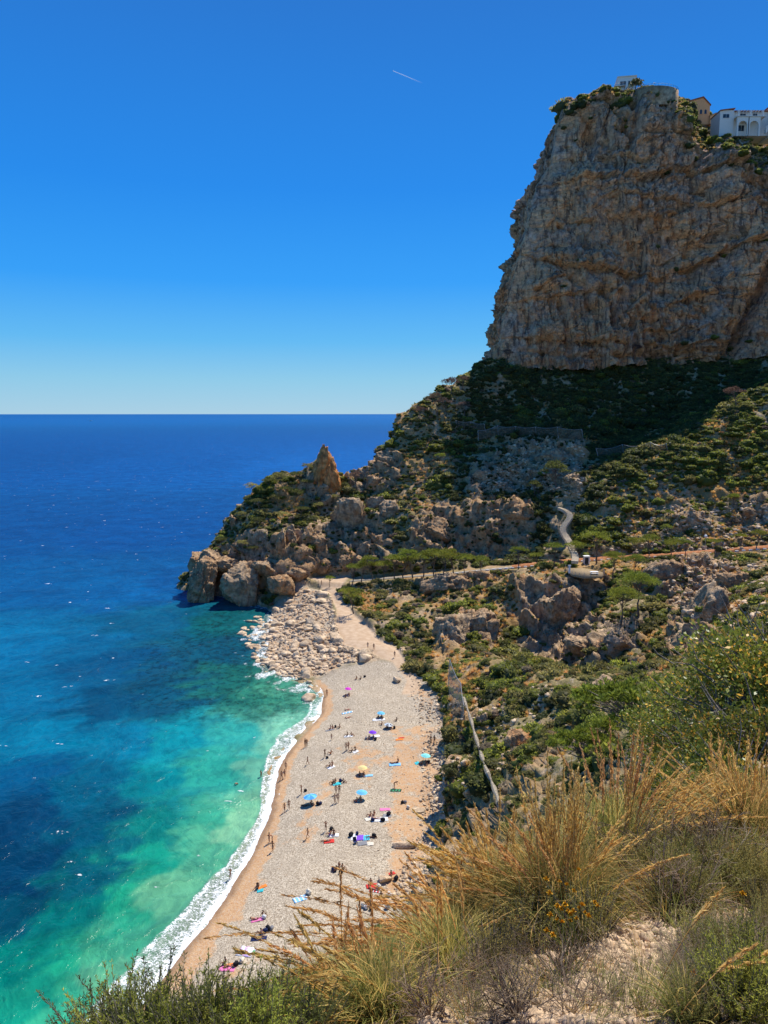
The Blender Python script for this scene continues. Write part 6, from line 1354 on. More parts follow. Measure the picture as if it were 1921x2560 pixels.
# long white villa
t_w = project(*np.array(hit(1610, 300, False)[0]))[2]; k = t_w/FD; b0 = P(1555, 282, t_w-2); wv = tag(empty('long_villa', tuple(b0)), 'long white villa with arches and pergola at the right end of the cliff top', 'villa')
MB().box((14*k, 5, 14*k), (30*k, 10, 54*k)).ob('left_wing', M_WALL, wv); MB().prism([(-2*k, 39*k), (30*k, 43*k), (30*k, 45*k), (-2*k, 41.2*k)], -0.6, 10.4).ob('left_roof', M_TILE, wv)
MB().box((70*k, 6, 15*k), (82*k, 10, 48*k)).ob('main_wing', M_WALL, wv); MB().box((70*k, 5.6, 40*k), (84*k, 11, 2*k)).ob('main_roof', M_TILE, wv); MB().box((122*k, 4.5, 18*k), (30*k, 11, 62*k)).ob('right_wing', M_WALL, wv); MB().box((122*k, 4.3, 50*k), (33*k, 12, 2.4*k)).ob('right_roof', M_TILE, wv)
MB().box((60*k, -1.0, 24*k), (62*k, 4.2, 1.2*k)).ob('terrace_slab', M_WALL, wv)
for i in range(9): MB().box((34*k+i*6.5*k, -0.6, 37*k), (1.4*k, 3.6, 1.4*k)).ob('pergola_beam', M_WALL, wv)
for x in (34, 60, 86): MB().box((x*k, -2.2, 30*k), (2.6*k, 0.6, 13*k)).ob('pergola_post', M_WALL, wv)
for x in (44, 68):          # arches under the terrace
    pl_ = [(x*k-13*k, -14*k)] + [(x*k-9.5*k, -14*k)] + [(x*k+9.5*k*math.cos(a), 6*k+9.5*k*math.sin(a)) for a in np.linspace(PI, 0, 12)] + [(x*k+9.5*k, -14*k), (x*k+13*k, -14*k), (x*k+13*k, 23*k), (x*k-13*k, 23*k)]
    m_ = MB(); n_ = len(pl_); 
    arc = [(x*k+9.5*k*math.cos(a), 6*k+9.5*k*math.sin(a)) for a in np.linspace(PI, 0, 12)]
    for j in range(11): (xa, za), (xb, zb_) = arc[j], arc[j+1]; m_.prism([(xa, za), (xb, zb_), (xb, 23*k), (xa, 23*k)], -2.6, -1.8)
    m_.box((x*k-11.2*k, -2.2, 4*k), (3.4*k, 0.8, 38*k)).box((x*k+11.2*k, -2.2, 4*k), (3.4*k, 0.8, 38*k)); m_.ob('arch', M_WALL, wv)
for x, z, w, h, y in ((12, 29, 13, 8, -0.03), (50, 31, 12, 9, 0.97), (76, 31, 9, 9, 0.97), (114, 30, 7, 9, -1.03), (48, 6, 12, 12, 0.97)):
    f = MB().box((x*k, y, z*k), (w*k, 0.12, h*k)).ob('window', M_GLASS, wv); MB().box((x*k, y-0.06, z*k), (0.10, 0.06, h*k)).ob('frame', M_WALL, f); MB().box((x*k, y-0.06, z*k-h*k/2), (w*k+0.4, 0.16, 0.12)).ob('sill', M_WALL, f)
m_ = MB(); [m_.box((92*k+i*1.6*k, -3.0, -6*k+i*1.9*k), (1.7*k, 1.6, 9*k)) for i in range(14)]; m_.ob('outside_stairs', M_WALL, wv)
MB().prism([(90*k, -2*k), (116*k, 24*k), (116*k, 27*k), (90*k, 1*k)], -4.0, -3.82).ob('stair_parapet', M_WALL, wv)

# ------------------------------------------------------------------ contrail and boat
M_CT = NT('contrail_ice', 1.0, 0.0); tr = M_CT.n('ShaderNodeBsdfTransparent'); ms = M_CT.n('ShaderNodeMixShader'); M_CT.l(M_CT.attr('dens'), ms.inputs[0]); M_CT.l(tr.outputs[0], ms.inputs[1]); M_CT.l(M_CT.b.outputs[0], ms.inputs[2]); M_CT.l(ms.outputs[0], M_CT.out.inputs['Surface']); M_CT.b.inputs['Base Color'].default_value = (0.9, 0.9, 0.9, 1)
a, b = P(849, 153, 21000), P(914, 180, 24000); pp = np.linspace(a, b, 14); V, F, _ = tube(pp, np.linspace(14, 26, 14)*0.6, 6)
ct = ob('contrail', mesh_np('contrail', V-a, F, M_CT.m, True, dict(dens=np.repeat(np.linspace(0.75, 0.0, 14), 6))), None, tuple(a)); tag(ct, 'thin fading white aircraft trail high in the clear sky', 'contrail')
bp = PZ(196, 909.5, 0.0); bt = tag(empty('motor_boat', (bp[0], bp[1], 0), 0.3), 'tiny white motor boat far out near the horizon', 'boat'); bt.scale = (2.2,)*3
MB().prism([(-7, 1.6), (-6, 0), (6, 0), (8.5, 2.0), (3, 1.9)], -1.6, 1.6).ob('hull', M_WHITE2, bt); MB().box((0, 0, 2.6), (5, 2.4, 1.6), taper=0.8).ob('cabin', M_WHITE2, bt); MB().box((0.4, 0, 3.0), (4.2, 2.45, 0.5)).ob('windscreen', M_GLASS, bt)

# ------------------------------------------------------------------ people
def skin_mesh(name, verts, edges, radii, root=0, sub=1, mat=None):
    me = bpy.data.meshes.new(name); me.from_pydata(verts, edges, []); o = bpy.data.objects.new(name, me); COL.objects.link(o)
    md = o.modifiers.new('s', 'SKIN'); md.use_smooth_shade = True; md.branch_smoothing = 0.4
    for i, r_ in enumerate(radii): me.skin_vertices[0].data[i].radius = (r_, r_) if not hasattr(r_, '__len__') else r_
    me.skin_vertices[0].data[root].use_root = True
    sb = o.modifiers.new('u', 'SUBSURF'); sb.levels = sub; sb.render_levels = sub
    dg = bpy.context.evaluated_depsgraph_get(); out = bpy.data.meshes.new_from_object(o.evaluated_get(dg)); out.name = name
    bpy.data.objects.remove(o); out.polygons.foreach_set('use_smooth', [True]*len(out.polygons)); out.materials.clear(); out.materials.append(mat); return out
EDG = [('pel','wai'),('wai','che'),('che','nek'),('nek','hed'),('hed','top')] + [(a+s, b+s) for s in 'LR' for a, b in (('hip','kne'),('kne','ank'),('ank','toe'),('sho','elb'),('elb','wri'),('wri','han'))] + [('pel','hipL'),('pel','hipR'),('che','shoL'),('che','shoR')]
RAD = dict(pel=.125, wai=.105, che=.135, nek=.055, hed=.085, top=.07, hip=.085, kne=.058, ank=.038, toe=.034, sho=.062, elb=.040, wri=.028, han=.036)
STAND = dict(pel=(0,0,.93), wai=(0,0,1.08), che=(0,.01,1.28), nek=(0,0,1.46), hed=(0,.02,1.57), top=(0,.02,1.66), hipL=(-.09,0,.88), kneL=(-.10,.02,.49), ankL=(-.10,-.01,.08), toeL=(-.12,.13,.03), hipR=(.09,0,.88), kneR=(.11,.03,.49), ankR=(.12,0,.08), toeR=(.14,.14,.03),
    shoL=(-.17,0,1.40), elbL=(-.24,-.02,1.13), wriL=(-.25,.05,.90), hanL=(-.25,.08,.80), shoR=(.17,0,1.40), elbR=(.24,-.02,1.13), wriR=(.24,.08,.92), hanR=(.23,.12,.83))
def pose(**k): d = dict(STAND); d.update(k); return d
def shift(d, dz): return {k: (v[0], v[1], v[2]+dz) for k, v in d.items()}
SIT = dict(pel=(0,0,.12), wai=(0,-.05,.27), che=(0,-.06,.47), nek=(0,-.02,.65), hed=(0,.02,.76), top=(0,.03,.85), hipL=(-.09,.05,.12), kneL=(-.13,.40,.42), ankL=(-.12,.62,.08), toeL=(-.13,.76,.04), hipR=(.09,.05,.12), kneR=(.13,.42,.30), ankR=(.14,.78,.08), toeR=(.15,.90,.10),
    shoL=(-.17,-.05,.59), elbL=(-.24,.12,.40), wriL=(-.15,.33,.42), hanL=(-.12,.40,.44), shoR=(.17,-.05,.59), elbR=(.25,-.20,.36), wriR=(.27,-.32,.12), hanR=(.28,-.38,.05))
LIE = dict(pel=(0,0,.13), wai=(0,.16,.13), che=(0,.38,.14), nek=(0,.56,.13), hed=(0,.67,.13), top=(0,.76,.13), hipL=(-.09,-.06,.12), kneL=(-.13,-.44,.13), ankL=(-.14,-.85,.07), toeL=(-.16,-.95,.12), hipR=(.09,-.06,.12), kneR=(.13,-.42,.24), ankR=(.14,-.74,.08), toeR=(.15,-.88,.10),
    shoL=(-.17,.50,.12), elbL=(-.30,.32,.08), wriL=(-.28,.10,.06), hanL=(-.27,.02,.06), shoR=(.17,.50,.12), elbR=(.32,.62,.08), wriR=(.22,.82,.07), hanR=(.15,.86,.07))
POSES = {'stand': STAND, 'walk': pose(kneL=(-.10,.20,.50), ankL=(-.10,.22,.09), toeL=(-.10,.36,.05), kneR=(.10,-.04,.48), ankR=(.10,-.32,.12), toeR=(.10,-.24,.03), elbL=(-.23,-.14,1.14), wriL=(-.22,-.10,.92), hanL=(-.22,-.08,.84), elbR=(.23,.10,1.14), wriR=(.20,.24,.96), hanR=(.19,.30,.90)),
    'armup': pose(elbL=(-.30,.05,1.58), wriL=(-.14,.10,1.74), hanL=(-.06,.12,1.70), elbR=(.28,.10,1.50), wriR=(.12,.16,1.62), hanR=(.06,.14,1.66)), 'bend': pose(wai=(0,.10,1.04), che=(0,.32,1.14), nek=(0,.50,1.16), hed=(0,.61,1.13), top=(0,.70,1.12), shoL=(-.17,.42,1.14), elbL=(-.20,.50,.88), wriL=(-.16,.56,.66), hanL=(-.15,.58,.58), shoR=(.17,.42,1.14), elbR=(.20,.50,.88), wriR=(.16,.58,.68), hanR=(.15,.60,.60), pel=(0,-.06,.92)),
    'sit': SIT, 'lie': LIE, 'hip': pose(elbR=(.34,-.04,1.16), wriR=(.20,.04,1.02), hanR=(.15,.06,.98), kneL=(-.14,.04,.49), ankL=(-.17,0,.08), toeL=(-.20,.13,.03))}
M_SK = [flat('tanned_skin', (0.42, 0.20, 0.11), 0.6, 0.3, 0.05, 5), flat('brown_skin', (0.22, 0.10, 0.055), 0.6, 0.3, 0.05, 5), flat('fair_skin', (0.58, 0.33, 0.22), 0.6, 0.3, 0.05, 5)]
CLO = {k: flat(k + '_cloth', c, 0.85, 0.1, 0.08, 9) for k, c in dict(black=(.02,.02,.025), white=(.8,.8,.78), red=(.62,.05,.04), blue=(.06,.16,.5), orange=(.80,.24,.05), pink=(.80,.22,.42), navy=(.02,.03,.09), green=(.06,.25,.12), grey=(.25,.25,.26), yellow=(.75,.6,.12), teal=(.05,.5,.55), brown=(.13,.07,.045), blonde=(.45,.32,.15), dark=(.025,.018,.014), purple=(.25,.1,.6), cream=(.75,.68,.55), lblue=(.25,.55,.85)).items()}
PB = {}
for pn_, d in POSES.items():
    ks = list(d); ix_ = {k: i for i, k in enumerate(ks)}; rd = [RAD[k if k in RAD else k[:-1]] for k in ks]
    body = skin_mesh('body', [d[k] for k in ks], [(ix_[a], ix_[b]) for a, b in EDG], rd, ix_['pel'], 1, M_SK[0])
    D_ = {k: np.array(v) for k, v in d.items()}
    mid = lambda a, b, f: tuple(D_[a]*(1-f)+D_[b]*f)
    sh = skin_mesh('swimwear', [tuple(D_['pel']), mid('pel','wai',.4), tuple(D_['hipL']), mid('hipL','kneL',.42), tuple(D_['hipR']), mid('hipR','kneR',.42)], [(0,1),(0,2),(2,3),(0,4),(4,5)], [.142,.118,.10,.092,.10,.092], 0, 1, CLO['black'])
    tp_ = skin_mesh('top', [mid('wai','che',.2), tuple(D_['che']), mid('che','shoL',.85), mid('che','shoR',.85), mid('che','nek',.4)], [(0,1),(1,2),(1,3),(1,4)], [.12,.152,.082,.082,.085], 0, 1, CLO['white'])
    V, F = ICO[2]; hd = D_['hed']*0.45 + D_['top']*0.55; up = D_['top']-D_['hed']; V = V*np.array([.098, .108, .105]) + hd - np.array([0, .018 if abs(up[2]) > .02 else 0, 0]); V = np.where((V[:, 1:2]-hd[1] > 0.05)&(V[:, 2:3]-hd[2] < 0.03), V*[1, 0, 1]+[0, hd[1]+0.05, 0], V)
    PB[pn_] = (body, sh, tp_, mesh_np('hair', V, F, CLO['dark']))
def setmat(o, m): o.material_slots[0].link = 'OBJECT'; o.material_slots[0].material = m
def person(u, v, ps, face_, skin, hair, sw, top_, label, s=1.0, dz=0.0, p=None):
    p = np.array(gp(u, v)) if p is None else p; e = tag(empty('person', (p[0], p[1], p[2]+dz), face_), label, 'person'); e.scale = (s,)*3; me = PB[ps]
    for k, (m_, nm, mt) in enumerate(((me[0], 'body', M_SK[skin]), (me[1], 'swimwear', CLO.get(sw)), (me[2], 'top', CLO.get(top_)), (me[3], 'hair', CLO[hair]))):
        if mt is not None: setmat(ob(nm, m_, e), mt)
    return e
def z1(X, Y): return (560+X/2.767)/1.1572, (1640+Y/2.767)/1.1572
def z2(X, Y): return (500+X/2.515)/1.1572, (2040+Y/2.515)/1.1572
F_, B_, L__, R__ = PI, 0.0, PI/2, -PI/2
PEOPLE = [
 (z1(918,160),'sit',2.6,0,'dark','black',None,'bather sitting in the pair nearest the rubble field, left'),(z1(948,160),'sit',2.2,1,'dark','navy','black','bather in dark clothes sitting in the pair nearest the rubble field, right'),
 (z1(713,277),'hip',F_,1,'dark','red',None,'bather standing on the waterline beside the striped boulder'),
 (z1(843,285),'sit',2.9,1,'dark','black','black','bather in black sitting in the shade left below the magenta parasol'),(z1(866,275),'sit',3.3,0,'brown','black',None,'second bather in the shade below the magenta parasol'),
 (z1(858,372),'lie',1.4,2,'brown','red',None,'sunbather lying above the long pale blue towel'),(z1(862,427),'lie',1.8,2,'dark','orange',None,'sunbather lying just below the long pale blue towel'),
 (z1(738,505),'sit',2.4,2,'dark','red',None,'bather sitting on a dark towel near the sea, left of the one in red'),(z1(752,500),'sit',3.6,0,'dark','red',None,'bather leaning close to the left one near the sea'),(z1(801,497),'sit',2.0,0,'dark','black','red','bather in a red top sitting by the small black bag'),
 (z1(855,552),'sit',1.7,1,'dark','black',None,'left bather of the couple sitting on a dark towel above the standing trio'),(z1(882,550),'sit',4.4,0,'brown','black',None,'right bather of the couple sitting above the standing trio'),
 (z1(745,580),'stand',2.6,0,'brown','blue',None,'slim child standing alone on the shingle near the sea'),
 (z1(1068,432),'sit',2.9,1,'dark','black',None,'left bather sitting under the upper pale blue parasol'),(z1(1092,432),'sit',3.4,1,'dark','black','brown','right bather sitting under the upper pale blue parasol'),
 (z1(1196,447),'sit',2.2,1,'dark','grey','black','bather in black sitting alone on the upper right of the shingle'),
 (z1(1093,478),'sit',1.2,0,'brown','black',None,'bather sitting left of the white parasol'),(z1(1128,500),'sit',2.7,1,'dark','black','brown','bather in brown crouching under the white parasol'),(z1(1152,500),'sit',3.6,0,'dark','navy',None,'bather under the right edge of the white parasol'),
 (z1(1005,573),'sit',2.8,2,'dark','black','purple','bather in a lilac top sitting below the purple parasol'),(z1(1035,573),'sit',3.5,1,'dark','black','black','bather in black sitting below the purple parasol'),
 (z1(563,628),'stand',1.0,1,'dark','black',None,'dark bather standing at the foam edge, left of a couple'),(z1(575,626),'stand',4.0,1,'dark','black',None,'dark bather standing at the foam edge, right of a couple'),
 (z1(846,655),'walk',2.6,0,'brown','brown',None,'left walker of the couple striding over the shingle in the middle'),(z1(862,645),'walk',2.9,0,'blonde','brown',None,'right walker of the couple striding over the shingle in the middle'),
 (z1(886,660),'sit',1.9,0,'dark','black','black','bather with a black top sitting right of the striding couple'),(z1(908,650),'sit',3.4,1,'dark','navy',None,'bather behind the one in the black top, by a white towel'),
 (z1(699,700),'armup',3.4,1,'dark','black',None,'bather standing with raised arms by a reclining one near the sea'),(z1(742,678),'sit',1.2,0,'dark','orange',None,'reclining bather with orange swimwear near the one with raised arms'),
 (z1(580,752),'walk',1.2,0,'dark','black',None,'bather walking up from the foam edge alone'),(z1(733,765),'sit',1.6,0,'brown','black',None,'left bather on the small white towel'),(z1(750,755),'sit',3.2,0,'dark','grey',None,'right bather on the small white towel'),
 (z1(1432,605),'stand',3.3,1,'dark','black','black','left one of two people in black on the stony back of the beach'),(z1(1456,605),'stand',2.7,1,'dark','black','black','right one of two people in black on the stony back of the beach'),
 (z1(1372,752),'sit',1.3,1,'dark','black','black','left bather in the dark group by the turquoise parasol'),(z1(1398,748),'sit',3.5,1,'dark','black',None,'right bather in the dark group by the turquoise parasol'),
 (z1(1176,742),'lie',1.6,1,'dark','black',None,'bather lying on the light blue towel at the right'),(z1(1205,735),'sit',2.6,0,'dark','black','pink','bather in pink sitting at the end of the light blue towel'),
 (z1(940,828),'sit',2.5,1,'dark','black',None,'left bather under the yellow parasol'),(z1(968,828),'sit',3.5,0,'dark','black','brown','right bather under the yellow parasol'),
 (z1(430,790),'stand',2.9,0,'brown','black',None,'bather standing highest of the three at the wet sand edge'),(z1(400,855),'walk',3.6,0,'dark','black',None,'left bather of the two wading out at the sand edge'),(z1(422,842),'walk',3.2,0,'dark','brown',None,'right bather of the two wading out at the sand edge'),
 (z1(756,885),'sit',1.2,1,'dark','black','black','dark bather sitting on the left of the turquoise mat'),(z1(771,875),'sit',2.9,0,'dark','black',None,'bather sitting behind the turquoise mat'),(z1(826,875),'sit',4.4,1,'dark','grey','grey','bather in grey sitting right of the turquoise mat'),
 (z1(537,955),'armup',2.2,0,'brown','black',None,'bather standing above the large blue parasol beside a small bag'),
 (z1(567,1038),'lie',1.6,1,'dark','black',None,'bather lying in the shade of the large blue parasol'),(z1(605,1030),'sit',4.2,0,'dark','black','brown','bather sitting in the shade of the large blue parasol'),
 (z1(776,955),'stand',2.9,0,'brown','cream',None,'bather standing behind left of two walkers with pale bags'),(z1(799,950),'stand',3.2,1,'dark','black',None,'bather standing behind right of two walkers with pale bags'),(z1(768,1018),'walk',3.0,0,'blonde','cream','cream','left walker in pale clothes in the middle of the shingle'),(z1(790,1012),'walk',3.2,0,'brown','grey','cream','right walker in pale clothes in the middle of the shingle'),
 (z1(920,1008),'sit',1.7,0,'dark','red',None,'left bather under the middle pale blue parasol'),(z1(945,1000),'sit',3.4,0,'dark','red','brown','right bather under the middle pale blue parasol'),
 (z1(1178,912),'bend',-1.4,1,'dark','black','black','person in black bending over a green and black towel'),(z1(1470,898),'stand',3.0,1,'dark','black','black','person in black standing alone by the boulders at the slope foot'),
 (z1(420,1078),'walk',2.9,0,'dark','black',None,'left bather of the pair walking on the damp sand'),(z1(451,1058),'walk',3.3,0,'brown','black',None,'right bather of the pair walking on the damp sand'),
 (z1(1015,1110),'sit',1.3,0,'dark','red',None,'left bather of the big group with the red towel and white blankets'),(z1(1040,1100),'sit',2.7,0,'dark','red','red','bather in red of the big group with white blankets'),(z1(1055,1125),'lie',1.4,2,'brown','white',None,'sunbather lying on the white blanket of the big group'),
 (z1(706,1210),'armup',2.9,0,'brown','black',None,'slim bather standing with raised arms in the lower middle of the beach'),
 (z2(437,168),'stand',1.3,0,'dark','black',None,'bather standing left of a pair above a single one on the sand bank'),(z2(456,160),'bend',1.9,0,'dark','grey',None,'bather bending right of a pair on the sand bank'),(z2(459,222),'walk',3.0,1,'dark','grey',None,'single bather walking just below the pair on the sand bank'),
 (z2(679,138),'walk',2.0,0,'dark','black',None,'bather walking alone across the grey shingle'),
 (z2(820,120),'sit',1.4,0,'dark','purple',None,'left bather by the lilac bags above the orange towel'),(z2(842,112),'sit',3.3,1,'dark','black','purple','right bather by the lilac bags above the orange towel'),(z2(790,160),'lie',-1.4,1,'dark','orange',None,'sunbather lying on the bright orange towel'),
 (z2(1080,135),'lie',-1.5,1,'dark','black',None,'bather lying right of the row of coloured towels'),(z2(858,345),'sit',2.2,1,'dark','navy','navy','bather in navy sitting in the lone trio on the grey shingle, front'),(z2(876,322),'sit',2.8,0,'brown','black',None,'bather sitting at the back of the lone trio on the grey shingle'),(z2(897,332),'sit',4.2,0,'dark','black','brown','right bather of the lone trio on the grey shingle'),
 (z2(1203,378),'sit',2.7,0,'dark','black','red','bather in red sitting right of the brown boulder'),(z2(1190,402),'lie',1.5,1,'dark','navy',None,'bather lying in front of the one in red by the brown boulder'),(z2(1075,425),'sit',3.0,0,'dark','red',None,'bather sitting by the red towels before the dry grass'),(z2(1096,462),'lie',1.3,0,'dark','red',None,'sunbather lying on the red towels before the dry grass'),
 (z2(1140,545),'stand',3.1,1,'dark','black',None,'dark bather standing straight among bags behind the tall grass stalks'),(z2(193,395),'armup',2.8,0,'dark','black',None,'bather standing in the white surf with hands on the head'),
 (z2(366,455),'sit',2.4,1,'dark','black',None,'bather sitting on the orange mat near the sand edge'),(z2(350,650),'lie',1.4,0,'dark','pink',None,'sunbather lying on the magenta towel'),(z2(398,628),'sit',4.4,1,'dark','black',None,'bather sitting right of the magenta towel'),
 (z2(372,765),'lie',1.6,1,'dark','navy',None,'sunbather lying on a dark towel above the patterned cloth'),(z2(385,745),'sit',1.4,1,'dark','black','purple','bather sitting behind the dark towel above the patterned cloth'),(z2(188,945),'lie',1.5,0,'dark','orange',None,'sunbather in orange lying at the edge of the bottom bushes'),(z2(160,925),'sit',2.4,1,'dark','black',None,'bather sitting left of the one lying in orange at the bottom bushes'),
 ((695,1263),'stand',2.0,1,'dark','black','black','dark figure standing at the end of the timber path fence'),((755,1266),'walk',1.7,0,'dark','navy','white','left walker of the couple at the start of the pine row'),((762,1266),'walk',1.7,1,'dark','black','brown','right walker of the couple at the start of the pine row'),
 ((795,1400),'walk',3.0,1,'dark','blue','grey','left walker on the sandy path above the beach'),((808,1403),'walk',3.3,1,'dark','black','black','right walker on the sandy path above the beach'),((853,1420),'walk',3.1,0,'brown','black','grey','lone walker on the sandy path nearest the beach'),
 ((1543,1194),'walk',1.6,0,'brown','pink','pink','walker in pink on the upper road'),((1564,1194),'walk',1.6,1,'dark','black','grey','walker in grey on the upper road between the pink and the black one'),((1572,1193),'walk',1.5,1,'dark','black','black','walker in black on the upper road near the lollipop pine'),
 ((1217,1223),'walk',1.5,0,'dark','white','pink','walker with a pale shirt by the foot of the stairs'),((1229,1221),'stand',3.1,0,'dark','blue','white','visitor in a white shirt standing at the foot of the stairs')]
for (uv, ps, fc_, sk, hr, sw_, tp__, lb) in PEOPLE: person(uv[0], uv[1], ps, fc_, sk, hr, sw_, tp__, lb, 0.78 if 'child' in lb else random.uniform(0.94, 1.04))
def in_water(X, Y, ps, label, dz):
    p = PZ(*z1(X, Y), 0.0); person(0, 0, ps, 2.4, 0, 'dark', 'black', None, label, 1.0, dz, p)
in_water(258, 835, 'hip', 'bather standing thigh deep in the green water off the beach', -0.35); in_water(97, 885, 'bend', 'swimmer splashing in the water farthest from the beach', -0.85)

# parasols
M_POLE = flat('parasol_pole', (0.6, 0.6, 0.6), 0.5, 0.4, 0.05, 5)
def parasol(X, Y, gX, gY, col, label, R=1.0, tilt=0.25, az=0.4, hh=1.9, stripe=None):
    u, v = z1(gX, gY); p = np.array(gp(u, v)); ct_ = project(*p)[2]; uc, vc_ = z1(X, Y); top_ = P(uc, vc_, ct_ + 0.3); R = R*0.80; e = tag(empty('parasol', tuple(p)), label, 'parasol')
    tv = top_ - p; tv = tv if tv[2] > 0.8 else np.array([tv[0], tv[1], hh]); 
    MB().tube([[0, 0, -0.2], tuple(tv)], 0.022, 6).ob('pole', M_POLE, e)
    n = 8; V = [tuple(tv + [0, 0, 0.22])]; 
    for rr_, dz in ((0.5, 0.08), (1.0, -0.14)):
        for i in range(n*2):
            a = i*PI/n; q = R*rr_*(1.0 if i % 2 == 0 else 0.955); V.append(tuple(tv + np.array([math.cos(a)*q, math.sin(a)*q, dz - 0.22*(rr_ == 1)*0.2 + (0 if i % 2 == 0 else -0.0) - tilt*0.3*q*math.cos(a-az)])))
    F = [(0, 1+i, 1+(i+1) % 16) for i in range(16)]; G = [(1+i, 17+i, 17+(i+1) % 16, 1+(i+1) % 16) for i in range(16)]
    m_ = MB(); m_.v = V; m_.f = F + G; cn = m_.ob('canopy', col, e)
    if stripe:
        cn.data.materials.append(stripe)
        for i, pl_ in enumerate(cn.data.polygons): pl_.material_index = (i//2) % 2
    for i in range(0, 16, 2): MB().tube([tuple(tv), V[17+i]], 0.008, 3).ob('rib', M_POLE, e)
    return e
PC = {k: flat(k, c, 0.7, 0.15, 0.05, 3) for k, c in dict(magenta_canvas=(.72,.05,.55), pale_blue_canvas=(.16,.55,.82), purple_canvas=(.22,.05,.68), turquoise_canvas=(.25,.75,.70), yellow_canvas=(.85,.66,.28), blue_canvas=(.08,.34,.72), white_canvas=(.62,.70,.74)).items()}
parasol(860,222,856,268,PC['magenta_canvas'],'magenta parasol highest up the beach'); parasol(1088,390,1084,428,PC['pale_blue_canvas'],'light blue parasol over a white towel, the highest of the blue ones',1.1)
parasol(1140,470,1138,503,PC['white_canvas'],'white and grey striped parasol set low over a group',1.15,0.5,0.2,1.3,CLO['grey']); parasol(1030,522,1028,568,PC['purple_canvas'],'purple parasol on the upper shingle',1.0)
parasol(1397,683,1392,738,PC['turquoise_canvas'],'turquoise parasol at the stony back of the beach',1.15); parasol(960,766,956,822,PC['yellow_canvas'],'pale yellow parasol in the middle of the beach',1.1)
parasol(598,966,592,1030,PC['blue_canvas'],'large blue segmented parasol nearest the sea',1.45,0.4,2.6,2.0,PC['pale_blue_canvas']); parasol(955,936,945,998,PC['pale_blue_canvas'],'light blue parasol in the middle of the shingle over a seated couple',1.2)
# towels
def towel(z, X, Y, col, label, L=1.8, W=0.95, rz=0.0, stripe=None, cat='towel'):
    u, v = z(X, Y); h_ = hit(u, v); p = np.array(h_[0]); V = []; n = 12; m_ = 7; r = np.random.RandomState(int(X*7+Y) % 9999)
    for i in range(n):
        for j in range(m_):
            x = (i/(n-1)-0.5)*L; y = (j/(m_-1)-0.5)*W; q = ground(p[0]+x*math.cos(rz)-y*math.sin(rz), p[1]+x*math.sin(rz)+y*math.cos(rz)); zz = (q[0].z-p[2]) if q else 0
            V.append((x+r.normal()*0.015, y+r.normal()*0.015, zz+0.05+0.02*math.sin(x*5+r.rand())+0.015*r.normal()))
    F = np.array([(i*m_+j, (i+1)*m_+j, (i+1)*m_+j+1, i*m_+j+1) for i in range(n-1) for j in range(m_-1)])
    me = mesh_np('towel', V, F, [col] + ([stripe] if stripe else []), False)
    if stripe: me.polygons.foreach_set('material_index', [(k//(m_-1)) % 3 == 1 for k in range(len(F))])
    o = ob('towel', me, None, tuple(p), (0, 0, rz)); sd = o.modifiers.new('thickness', 'SOLIDIFY'); sd.thickness = 0.02; return tag(o, label, cat)
C_ = CLO
def mat_floral():
    m = NT('floral_cloth', 0.85, 0.1); q = m.vor(3.0, 'F1', out='Color'); sp_ = m.n('ShaderNodeSeparateColor'); m.l(q, sp_.inputs[0])
    return m.done(m.ramp(sp_.outputs[0], [(0.0, (0.8, 0.8, 0.82, 1)), (0.4, (0.75, 0.45, 0.65, 1)), (0.55, (0.8, 0.82, 0.8, 1)), (0.75, (0.2, 0.45, 0.25, 1)), (0.88, (0.55, 0.4, 0.75, 1))], 'CONSTANT'))
